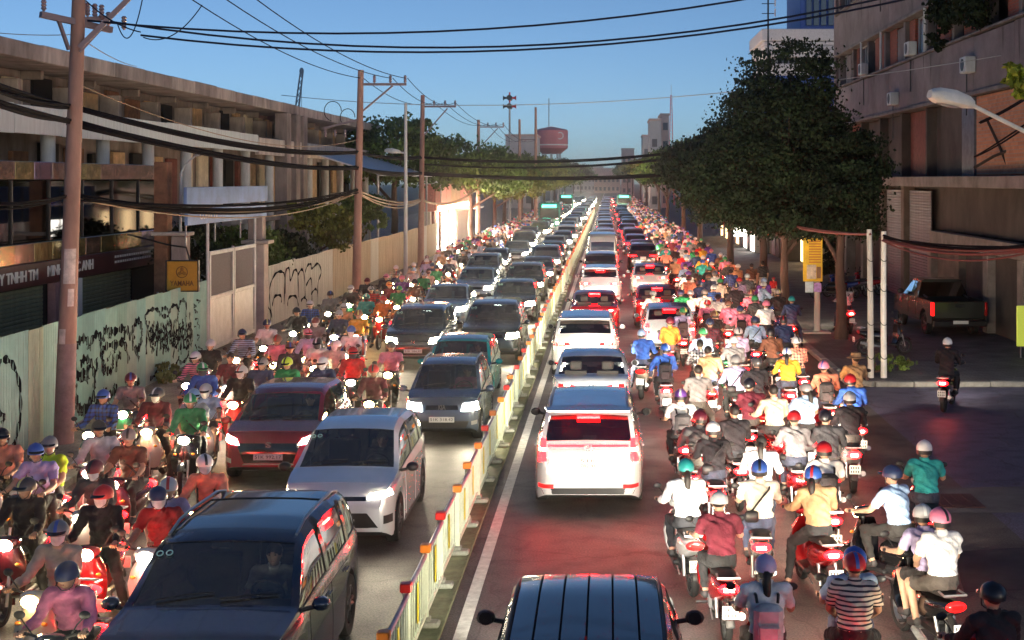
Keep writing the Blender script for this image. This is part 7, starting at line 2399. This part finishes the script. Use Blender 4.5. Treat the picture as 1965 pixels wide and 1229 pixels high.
    for k_, f_ in ((1, 0), (.97, .012), (.6, .03), (.1, .036)):
        rs.append([(.10 * k_ * math.cos(a), hy - .012 + f_, hz + .07 * k_ * math.sin(a)) for a in [2 * math.pi * t / 16 for t in range(16)]])
    q.rings(rs); q.build('headlight', 'head_bike', o, 60)
    for s in (1, -1):
        q = MB(); q.ell((s * .15, .52, .72), (.035, .025, .022), 8, 6); q.build('indicator', 'lens_amber', o, 60)
    q = MB(); rs = []
    for k_, f_ in ((1, 0), (.96, .018), (.5, .034)):
        rs.append([(.125 * k_ * math.cos(a), -.795 - f_, .70 + .062 * k_ * math.sin(a)) for a in [2 * math.pi * t / 14 for t in range(14)]])
    q.rings(rs); tl = q.build('tail_light', 'tail_brake', o, 60)
    q = MB(); q.cbox(-.062, .062, -.842, -.831, .676, .722, .004); q.build('lamp_core', 'tail_core', tl)
    q = MB(); q.cbox(-.095, .095, -.945, -.938, .40, .55, .004); pl = q.build('number_plate', 'plate_white', o)
    q = MB()
    for r_ in range(2):
        for c_ in range(4):
            q.box(-.072 + c_ * .04, -.056 + c_ * .04, -.9468, -.9455, .425 + r_ * .065, .46 + r_ * .065)
    tag(q.build('plate_characters', 'plate_ink', pl), kind='stuff')
    q = MB(); q.tube([(-.11, -.02, .24), (-.125, -.30, .21)], .012, 5); q.build('side_stand', 'steel', o)
    remember(o)
    return o
PROT = {k: bike_proto(k) for k in 'su'}
BC = {'red': (.40, .008, .012), 'white': (.70, .70, .70), 'black': (.010, .010, .012), 'blue': (.02, .06, .30), 'grey': (.13, .13, .14), 'silver': (.42, .43, .45), 'maroon': (.12, .008, .015), 'green': (.02, .16, .07), 'brown': (.10, .05, .03), 'cream': (.62, .56, .46), 'orange': (.5, .14, .02)}
TINTED = ('front_fender', 'leg_shield', 'tail_cowl')
def recolor(c, hm, tm):
    for n, ch in TREE:
        if n in TINTED or n == 'headlight_cowl': ch.color = (*c, 1)
        elif n in ('headlight', 'tail_light'):
            m = hm if n == 'headlight' else tm
            if m:
                ch.material_slots[0].link = 'OBJECT'; ch.material_slots[0].material = MAT[m]
        elif n == 'lamp_core' and tm in ('lens_red', 'tail_dim'):
            ch.material_slots[0].link = 'OBJECT'; ch.material_slots[0].material = MAT['lens_red']
def join_lod(objs, name):
    """one mesh out of a thing and its parts"""
    V, Fc, M, mats = [], [], [], []
    for ob, mw in objs:
        o0 = len(V)
        V += [tuple(mw @ v.co) for v in ob.data.vertices]
        for p in ob.data.polygons:
            Fc.append(tuple(i + o0 for i in p.vertices))
            m = ob.material_slots[p.material_index].material
            if m not in mats: mats.append(m)
            M.append(mats.index(m))
    me = bpy.data.meshes.new(name)
    me.from_pydata(V, [], Fc)
    for m in mats: me.materials.append(m)
    me.polygons.foreach_set('material_index', M)
    me.polygons.foreach_set('use_smooth', [True] * len(Fc))
    me.update()
    return me
def tree_objs(o, mw=Matrix()):
    out = []
    for c in o.children:
        m = mw @ c.matrix_basis if not c.get('_') else mw
        if c.type == 'MESH': out.append((c, m))
        out += tree_objs(c, m)
    return out
LOD = {k: join_lod([(c, m) for c, m in tree_objs(PROT[k]) if not c.name.startswith(('plate_char', 'mirror', 'rear_shock', 'side_stand', 'grab'))], 'motorbike') for k in 'su'}
def decimated(me, ratio, name):
    key = (me.name, ratio)
    if key not in DEC:
        t = bpy.data.objects.new('tmp', me)
        md = t.modifiers.new('d', 'DECIMATE'); md.ratio = ratio
        DEC[key] = evaluated_mesh(t)
    return DEC[key]
DEC = {}
def lod_person(pose, helmet):
    D = POSES[pose]
    parts = []
    key = 'helm_' + helmet
    if key not in MAT: mat(key, CN[helmet], .4)
    if 'lod_trousers' not in MAT: mat('lod_trousers', (.02, .022, .03), .9)
    def tmpo(me, m, mw):
        t = bpy.data.objects.new('t', me.copy()); t.data.materials.clear(); t.data.materials.append(MAT[m]); return (t, mw)
    I = Matrix()
    hm = Matrix.Translation(D['head']) @ D['rot'].to_4x4()
    for me, m, mw in ((decimated(D['body'], .12, 'b'), 'skin', I), (decimated(D['shirt_long'], .15, 'b'), 'cloth', I), (decimated(D['trousers_long'], .12, 'b'), 'lod_trousers', I), (decimated(HM['dome'], .5, 'b'), key, hm)):
        parts.append(tmpo(me, m, mw))
    me = join_lod(parts, 'person')
    for t, _ in parts: bpy.data.objects.remove(t)
    return me
LODP = {}
TAKEN = set()
CARS = [(o, o['label']) for o in COL.objects if o.get('category') in ('car', 'van')]
def bike(kind, x, y, z, rz, cn, lab, hm='head_bike', tm='tail_brake', lod=False, group=None):
    if lod:
        o = link('motorbike', LOD[kind], None, BC[cn])
    else:
        o = copy_tree(PROT[kind]); recolor(BC[cn], hm, tm)
    o.location = (x, y, z); o.rotation_euler = (0, 0, rz)
    o.rotation_euler[1] = 0
    tag(o, lab, 'motorbike', group)
    return o
def art(s): return s
def rider(px, py, shirt, helmet, bcol, kind='s', opts=(), side='us', pas=None, pose=None, x=None, d=None, yaw=None, z=0.0, lod=False, hint=None, beam=0, hm=None, tm=None):
    if d is None:
        d = F * (H - 1.55 - z) / (py - VY); x = (px - VX) / F * d
    for _ in range(30):      # keep clear of the cars
        if not any(abs(x - a) < w_ + .36 and abs(d - b_) < l_ + .92 for a, b_, w_, l_ in CARBOX): break
        x *= (d + .15) / d; d += .15
    rz = (math.pi if side == 'us' else 0.0) + (yaw if yaw is not None else random.uniform(-.13, .13))
    wear = 'bare head' if helmet == 'none' else helmet + (' hat' if 'hat' in opts else ' helmet')
    where = {'us': 'in the oncoming crowd', 'away': 'in the departing crowd'}[side] if hint is None else hint
    what = 'backpack' if 'pack' in opts else ('jacket' if 'short' not in opts else 'shirt')
    desc = '%s %s and %s' % (shirt, 'top' if 'pack' in opts else what, wear)
    if (desc, side) in TAKEN and hint is None:
        return False
    else:
        TAKEN.add((desc, side)); pl_ = 'person in %s riding %s' % (desc, where)
    if 'pack' in opts: pl_ = pl_.replace(' riding', ' with backpack riding')
    bl_ = '%s %s %s ridden by person in %s' % ('oncoming' if side == 'us' else 'departing', bcol, 'scooter' if kind == 's' else 'motorbike', desc)
    if hint: bl_ += ' ' + hint
    hm = hm or random.choice(['head_bike', 'head_bike', 'head_warm', 'head_car'])
    tm = tm or random.choice(['tail_brake', 'tail_on', 'tail_on', 'tail_brake'])
    b = bike(kind, x, y_ := d, z, rz, bcol, bl_, hm, tm, lod, 'motorbikes coming towards the camera' if side == 'us' else 'motorbikes driving away')
    mw = Matrix.Translation((x, d, z)) @ Matrix.Rotation(rz, 4, 'Z')
    gp = 'riders coming towards the camera' if side == 'us' else 'riders driving away'
    if lod:
        key = (random.choice(['drive', 'lean', 'twist']), helmet if helmet != 'none' else 'black')
        if key not in LODP: LODP[key] = lod_person(*key)
        o = link('person', LODP[key], None, CN[shirt]); o.matrix_world = mw
        tag(o, pl_, 'person', gp)
    else:
        person(pose or random.choice(['drive', 'foot', 'lean', 'footr', 'twist']), mw, shirt, helmet, pl_, opts, gp)
        if pas:
            ps, ph, po = pas
            desc3 = '%s %s and %s' % (ps, 'shirt' if 'short' in po else 'jacket', ph + ' helmet' if ph != 'none' else 'bare head')
            person('pass', mw, ps, ph, 'passenger in %s behind rider in %s' % (desc3, desc.split(' and ')[0]), po, 'passengers on motorbikes')
        if beam: spot(b, (0, .62, .94), (0, 1, -.12), beam, 75, (1, .9, .72))
    return True
SS = ('short',)
BB = 260
# ---- oncoming riders (photo position of the head)
for a in [
    (133, 1109, 'pink', 'navy', 'black', 's', (), dict(pose='lean')),
    (108, 1023, 'beige', 'grey', 'cream', 's', ('mask',), dict(hm='head_warm')),
    (191, 950, 'black', 'red', 'red', 'u', ('mask',), dict()),
    (305, 954, 'red', 'navy', 'white', 's', ('mask', 'short'), dict(pas=('lavender', 'silver', SS))),
    (185, 894, 'dark grey', 'maroon', 'silver', 's', ('mask', 'hair'), dict()),
    (394, 890, 'salmon', 'white', 'red', 's', ('mask', 'pack'), dict(hm='head_warm')),
    (69, 868, 'lavender', 'blue', 'brown', 's', ('short', 'shorts'), dict(pas=('lime', 'grey', SS))),
    (43, 935, 'black', 'dark grey', 'maroon', 's', (), dict()),
    (191, 822, 'silver', 'black', 'white', 's', (), dict(hm='head_car')),
    (245, 840, 'brown', 'grey', 'maroon', 'u', ('short',), dict()),
    (297, 757, 'maroon', 'dark grey', 'white', 's', ('mask',), dict(hm='head_warm')),
    (364, 772, 'green', 'green', 'black', 'u', (), dict(pas=('silver', 'light blue', SS), hm='head_car')),
    (396, 745, 'light blue', 'silver', 'grey', 's', ('short', 'mask', 'shorts'), dict()),
    (389, 708, 'blue', 'green', 'black', 'u', ('mask',), dict()),
    (460, 713, 'black', 'silver', 'red', 's', ('mask',), dict(hm='head_warm')),
    (442, 687, 'maroon', 'none', 'white', 's', SS, dict()),
    (500, 733, 'navy', 'grey', 'blue', 'u', (), dict(hm='head_car')),
    (553, 695, 'green', 'lime', 'black', 'u', (), dict()),
    (621, 698, 'navy', 'white', 'blue', 's', ('mask',), dict()),
    (677, 677, 'red', 'red', 'black', 's', ('mask',), dict(hm='head_car')),
    (716, 712, 'maroon', 'red', 'black', 'u', (), dict(hm='head_warm')),
    (750, 665, 'pink', 'dark grey', 'black', 's', SS, dict(pose='foot')),
    (533, 649, 'pink', 'brown', 'grey', 's', SS, dict()),
    (556, 668, 'dark grey', 'brown', 'black', 's', (), dict()),
    (512, 622, 'white', 'navy', 'black', 's', SS, dict()),
    (592, 640, 'lavender', 'pink', 'grey', 's', ('mask',), dict(hm='head_warm')),
    (610, 655, 'white', 'black', 'black', 'u', ('short', 'mask'), dict()),
    (641, 662, 'cream', 'white', 'white', 's', ('mask',), dict()),
    (673, 635, 'white', 'blue', 'silver', 's', ('short', 'mask'), dict()),
    (650, 604, 'navy', 'silver', 'blue', 's', (), dict()),
    (688, 604, 'mustard', 'brown', 'red', 'u', (), dict()),
    (605, 618, 'grey', 'maroon', 'black', 's', ('mask',), dict()),
    (703, 571, 'teal', 'teal', 'green', 's', ('mask',), dict()),
    (570, 598, 'black', 'black', 'black', 's', (), dict(hm='head_car')),
    (748, 547, 'maroon', 'orange', 'red', 's', (), dict(hm='head_warm')),
    (771, 535, 'purple', 'pink', 'blue', 's', (), dict(hm='head_warm')),
    (797, 551, 'brown', 'black', 'black', 'u', (), dict()),
    (735, 575, 'orange', 'red', 'red', 'u', (), dict(hm='head_warm')),
    (812, 528, 'green', 'silver', 'black', 's', (), dict()),
]:
    px, py, sh_, he, bc, kd, op, kw = a
    rider(px, py, sh_, he, bc, kd, op, 'us', **kw)
# ---- departing riders
for a in [
    (1315, 897, 'white', 'teal', 'white', 's', ('hair',), dict(tm='tail_dim')),
    (1457, 899, 'cream', 'blue', 'silver', 's', SS, dict(pose='drive', tm='tail_on')),
    (1381, 959, 'maroon', 'silver', 'red', 'u', SS, dict(pose='lean')),
    (1565, 910, 'tan', 'blue', 'red', 's', ('hair',), dict()),
    (1583, 861, 'white', 'red', 'black', 's', ('pack', 'short'), dict()),
    (1707, 910, 'light blue', 'navy', 'black', 's', SS, dict(pose='foot', yaw=R(38), tm='lens_red')),
    (1775, 985, 'lavender', 'silver', 'black', 'u', ('short', 'shorts'), dict(pas=('white', 'pink', ('short', 'shorts')), yaw=R(12), tm='tail_dim')),
    (1468, 1086, 'white', 'lavender', 'red', 's', ('short', 'hair', 'pack', 'whitepack'), dict()),
    (1635, 1070, 'light blue', 'blue', 'orange', 's', SS, dict(pas=('cream', 'red', ('short', 'stripe')), tm='tail_on')),
    (1901, 1140, 'black', 'black', 'red', 's', (), dict(yaw=R(8))),
    (1369, 822, 'black', 'white', 'red', 's', (), dict()),
    (1307, 757, 'white', 'purple', 'maroon', 's', ('pack', 'short'), dict()),
    (1483, 749, 'beige', 'none', 'red', 's', (), dict(pose='drive')),
    (1543, 746, 'light blue', 'grey', 'silver', 's', ('short', 'hair'), dict(tm='tail_on')),
    (1584, 703, 'salmon', 'pink', 'red', 's', ('pack',), dict()),
    (1640, 687, 'tan', 'tan', 'black', 'u', ('short', 'hat', 'shorts'), dict(tm='lens_red')),
    (1630, 764, 'black', 'silver', 'white', 's', (), dict()),
    (1589, 800, 'dark grey', 'black', 'grey', 'u', (), dict()),
    (1411, 692, 'lavender', 'grey', 'black', 's', (), dict(tm='tail_on')),
    (1407, 655, 'grey', 'white', 'green', 's', (), dict()),
    (1450, 695, 'black', 'dark grey', 'black', 's', (), dict()),
    (1511, 676, 'mustard', 'white', 'red', 's', ('hair',), dict()),
    (1481, 638, 'brown', 'black', 'black', 'u', (), dict()),
    (1449, 614, 'light blue', 'navy', 'blue', 's', (), dict()),
    (1423, 594, 'pink', 'navy', 'silver', 's', ('pack',), dict()),
    (1400, 583, 'pink', 'brown', 'red', 's', (), dict()),
    (1369, 604, 'black', 'brown', 'cream', 's', SS, dict()),
    (1286, 617, 'purple', 'purple', 'white', 's', (), dict(pas=('orange', 'maroon', ()))),
    (1235, 643, 'blue', 'light blue', 'cream', 's', (), dict(tm='tail_dim')),
    (1275, 669, 'blue', 'blue', 'white', 's', ('pack',), dict(tm='tail_on')),
    (1343, 660, 'silver', 'none', 'black', 'u', ('check',), dict()),
    (1362, 672, 'tan', 'none', 'red', 's', (), dict()),
    (1340, 710, 'grey', 'none', 'maroon', 's', SS, dict()),
    (1442, 738, 'maroon', 'black', 'black', 's', (), dict()),
    (1408, 788, 'black', 'none', 'black', 'u', (), dict()),
    (1460, 845, 'white', 'none', 'silver', 's', ('hair',), dict(tm='tail_on')),
    (1325, 568, 'white', 'silver', 'white', 's', SS, dict(tm='tail_on')),
    (1352, 562, 'white', 'grey', 'silver', 's', SS, dict()),
    (1378, 570, 'white', 'black', 'red', 's', SS, dict()),
    (1525, 800, 'grey', 'red', 'red', 's', (), dict()),
    (1340, 800, 'dark grey', 'maroon', 'maroon', 'u', (), dict()),
]:
    px, py, sh_, he, bc, kd, op, kw = a
    rider(px, py, sh_, he, bc, kd, op, 'away', beam=BB if py > 640 else 0, **kw)
# ---- drivers behind the windscreens of the nearest oncoming cars
for (x, yn, L_, zs, sh_, lab) in ((-3.99, 13.05, 4.65, -.20, 'white', 'driver in white shirt inside the near dark blue SUV'), (-3.95, 20.4, 4.03, -.26, 'grey', 'driver in grey shirt inside the white crossover'), (-6.05, 25.0, 3.84, -.33, 'navy', 'driver in navy shirt inside the dark red hatchback'), (-3.43, 28.9, 3.6, -.31, 'pink', 'driver in pink shirt inside the small slate blue hatchback'), (-3.62, 33.4, 3.7, -.32, 'white', 'driver in white shirt inside the teal hatchback')):
    person('drive', Matrix.Translation((x + .36, yn + L_ * .47, zs)) @ Matrix.Rotation(math.pi, 4, 'Z'), sh_, 'none', lab, SS, 'drivers in cars')
# ---- bikes by themselves on the right
rider(0, 0, 'black', 'white', 'black', 's', (), 'away', x=8.0, d=33.2, yaw=R(-22), z=0.0, hint='in side street', pose='drive', beam=BB)
rider(0, 0, 'silver', 'black', 'red', 's', (), 'away', x=8.2, d=48.8, yaw=R(5), z=.12, hint='past the posters', beam=BB)
rider(0, 0, 'light blue', 'white', 'green', 's', (), 'away', x=5.7, d=51.5, yaw=R(-80), z=0, hint='crossing beside trunk', beam=0)
for k, (x, y, c, rz, lab) in enumerate(((9.7, 62, 'black', 60, 'black scooter parked first in the row by the shutters'), (10.4, 62.8, 'blue', 62, 'blue scooter parked second in the row by the shutters'), (11.1, 63.6, 'grey', 58, 'grey scooter parked third in the row by the shutters'), (11.8, 64.4, 'red', 61, 'red scooter parked last in the row by the shutters'), (8.3, 42.5, 'black', -80, 'black scooter parked behind the slim white posts'))):
    bike('s', x, y, .12, R(rz), c, lab, 'lens_clear', 'lens_red', False, 'motorbikes parked on the right pavement')
for (x, y, sh_, he, lab, s, op) in ((6.3, 62, 'brown', 'none', 'pedestrian in brown top and pale shorts standing beside the crowd', 1.0, ('short', 'shorts')), (6.75, 61.6, 'dark grey', 'none', 'pedestrian in dark top standing next to the one in brown', 1.0, ('short', 'shorts')), (6.95, 59.4, 'red', 'red', 'small child in red shirt and red cap beside the standing pedestrians', .68, ('short', 'shorts'))):
    person('stand', Matrix.Translation((x, y, .12 if x > 6.4 else 0)) @ Matrix.Rotation(random.uniform(-1, 1), 4, 'Z'), sh_, he, lab, op, None, s, (.45, .4, .34))
# ---- the rest of the two crowds, individually
occupied = [(o.location.x, o.location.y) for o in COL.objects if o.get('category') == 'motorbike']
def free(x, y, dx=.78, dy=1.9): return all(abs(x - a) > dx or abs(y - b) > dy for a, b in occupied)
ck = ['white', 'white', 'cream', 'silver', 'black', 'black', 'dark grey', 'dark grey', 'grey', 'navy', 'navy', 'maroon', 'brown', 'beige', 'tan', 'light blue', 'lavender', 'pink', 'salmon', 'blue', 'green', 'red', 'purple', 'teal', 'mustard']
hk = ['white', 'white', 'black', 'black', 'red', 'blue', 'navy', 'silver', 'silver', 'pink', 'green', 'grey', 'dark grey', 'maroon', 'teal', 'purple', 'brown', 'light blue']
bk = list(BC)
rr_ = random.Random(21)
def fill(side, xa, xb, ya, yb, n):
    made = 0; tries = 0
    while made < n and tries < n * 60:
        tries += 1
        y = ya + (yb - ya) * rr_.random() ** 1.0
        x = rr_.uniform(xa, xb)
        if not free(x, y): continue
        ok = rider(0, 0, rr_.choice(ck), rr_.choice(hk), rr_.choice(bk), rr_.choice('su'), rr_.choice([(), SS, (), ('mask',) if side == 'us' else (), ('stripe',), ('check',), ('short', 'pack')]), side, x=x, d=y, lod=y > 62)
        if ok:
            occupied.append((x, y)); made += 1
fill('us', -9.35, -7.35, 47, 110, 62)
fill('us', -9.35, -8.6, 30, 47, 5)
fill('away', 3.0, 5.9, 45, 112, 96)
fill('away', 2.0, 4.9, 27, 45, 10)
fill('away', 2.9, 4.6, 20, 30, 4)
fill('away', 1.3, 4.4, 21, 45, 14)
fill('us', -9.3, -7.2, 21, 47, 10)
# ---- the distant crowd that reads as one mass
def crowd(name, spots, lab):
    base = decimated(join_lod([], 'e') if False else LODP[next(iter(LODP))], .35, 'c')
    pv = np.empty(len(base.vertices) * 3); base.vertices.foreach_get('co', pv); pv = pv.reshape(-1, 3)
    pf = [tuple(p.vertices) for p in base.polygons]
    pm = [base.materials[p.material_index].name for p in base.polygons]
    bb = decimated(LOD['s'], .14, 'c')
    bv = np.empty(len(bb.vertices) * 3); bb.vertices.foreach_get('co', bv); bv = bv.reshape(-1, 3)
    bf = [tuple(p.vertices) for p in bb.polygons]
    bm_ = [bb.materials[p.material_index].name for p in bb.polygons]
    V, Fc, C, M = [], [], [], []
    mats = ['crowd_colour', 'head_bike', 'tail_brake']
    for x, y, rz in spots:
        c, s = math.cos(rz), math.sin(rz)
        sc_ = CN[rr_.choice(ck)]; hc = CN[rr_.choice(hk)]; bc = BC[rr_.choice(bk)]
        for vv, ff, mm in ((pv, pf, pm), (bv, bf, bm_)):
            o0 = len(V)
            W = np.stack([vv[:, 0] * c - vv[:, 1] * s + x, vv[:, 0] * s + vv[:, 1] * c + y, vv[:, 2]], 1)
            V += W.tolist()
            for f, m in zip(ff, mm):
                Fc.append(tuple(i + o0 for i in f))
                col = sc_ if m == 'cloth' else hc if m.startswith('helm') else (.42, .24, .16) if m == 'skin' else bc if m == 'paint' else (.02, .02, .025)
                C.append(col)
                M.append(1 if m == 'head_bike' else 2 if m.startswith('tail') else 0)
    me = bpy.data.meshes.new(name)
    me.from_pydata(V, [], Fc)
    at = me.attributes.new('own_colour', 'FLOAT_COLOR', 'FACE')
    at.data.foreach_set('color', [v for c in C for v in (*c, 1)])
    for m in mats: me.materials.append(MAT[m])
    me.polygons.foreach_set('material_index', M)
    tag(link(name, me), lab, 'crowd', kind='stuff')
m, nt, b = newmat('crowd_colour')
an = nt.nodes.new('ShaderNodeAttribute'); an.attribute_name = 'own_colour'
nt.links.new(an.outputs['Color'], b.inputs['Base Color']); b.inputs['Roughness'].default_value = .8
def spots(xa, xb, ya, yb, rz, sx=.85, sy=2.0):
    out = []
    y = ya
    while y < yb:
        x = xa
        while x < xb:
            out.append((x + rr_.uniform(-.3, .3), y + rr_.uniform(-.8, .8), rz + rr_.uniform(-.1, .1)))
            x += sx
        y += sy * (1 + (y - ya) / 120)
    return out
crowd('crowd', spots(3.0, 6.0, 113, 330, 0), 'far mass of departing motorbike riders under the right trees')
crowd('crowd', spots(-9.3, -7.5, 111, 330, math.pi), 'far mass of oncoming motorbike riders under the left trees')
def drop(o):
    for c in list(o.children): drop(c)
    bpy.data.objects.remove(o)
for o in PROT.values(): drop(o)

# ================================================================== THE AIR: haze with scattering shaped to give the lamps a bloom
m = bpy.data.materials.new('haze'); m.use_nodes = True
nt = m.node_tree
nt.nodes.remove(nt.nodes['Principled BSDF'])
pv_ = nt.nodes.new('ShaderNodeVolumePrincipled')
pv_.inputs['Color'].default_value = (.92, .92, .95, 1)
pv_.inputs['Density'].default_value = 0.0006
pv_.inputs['Anisotropy'].default_value = 0.975
nt.links.new(pv_.outputs[0], nt.nodes['Material Output'].inputs['Volume'])
MAT['haze'] = m
q = MB(); q.box(-720, 720, -80, 1620, -1.1, 32)
tag(q.build('haze', 'haze'), kind='stuff')
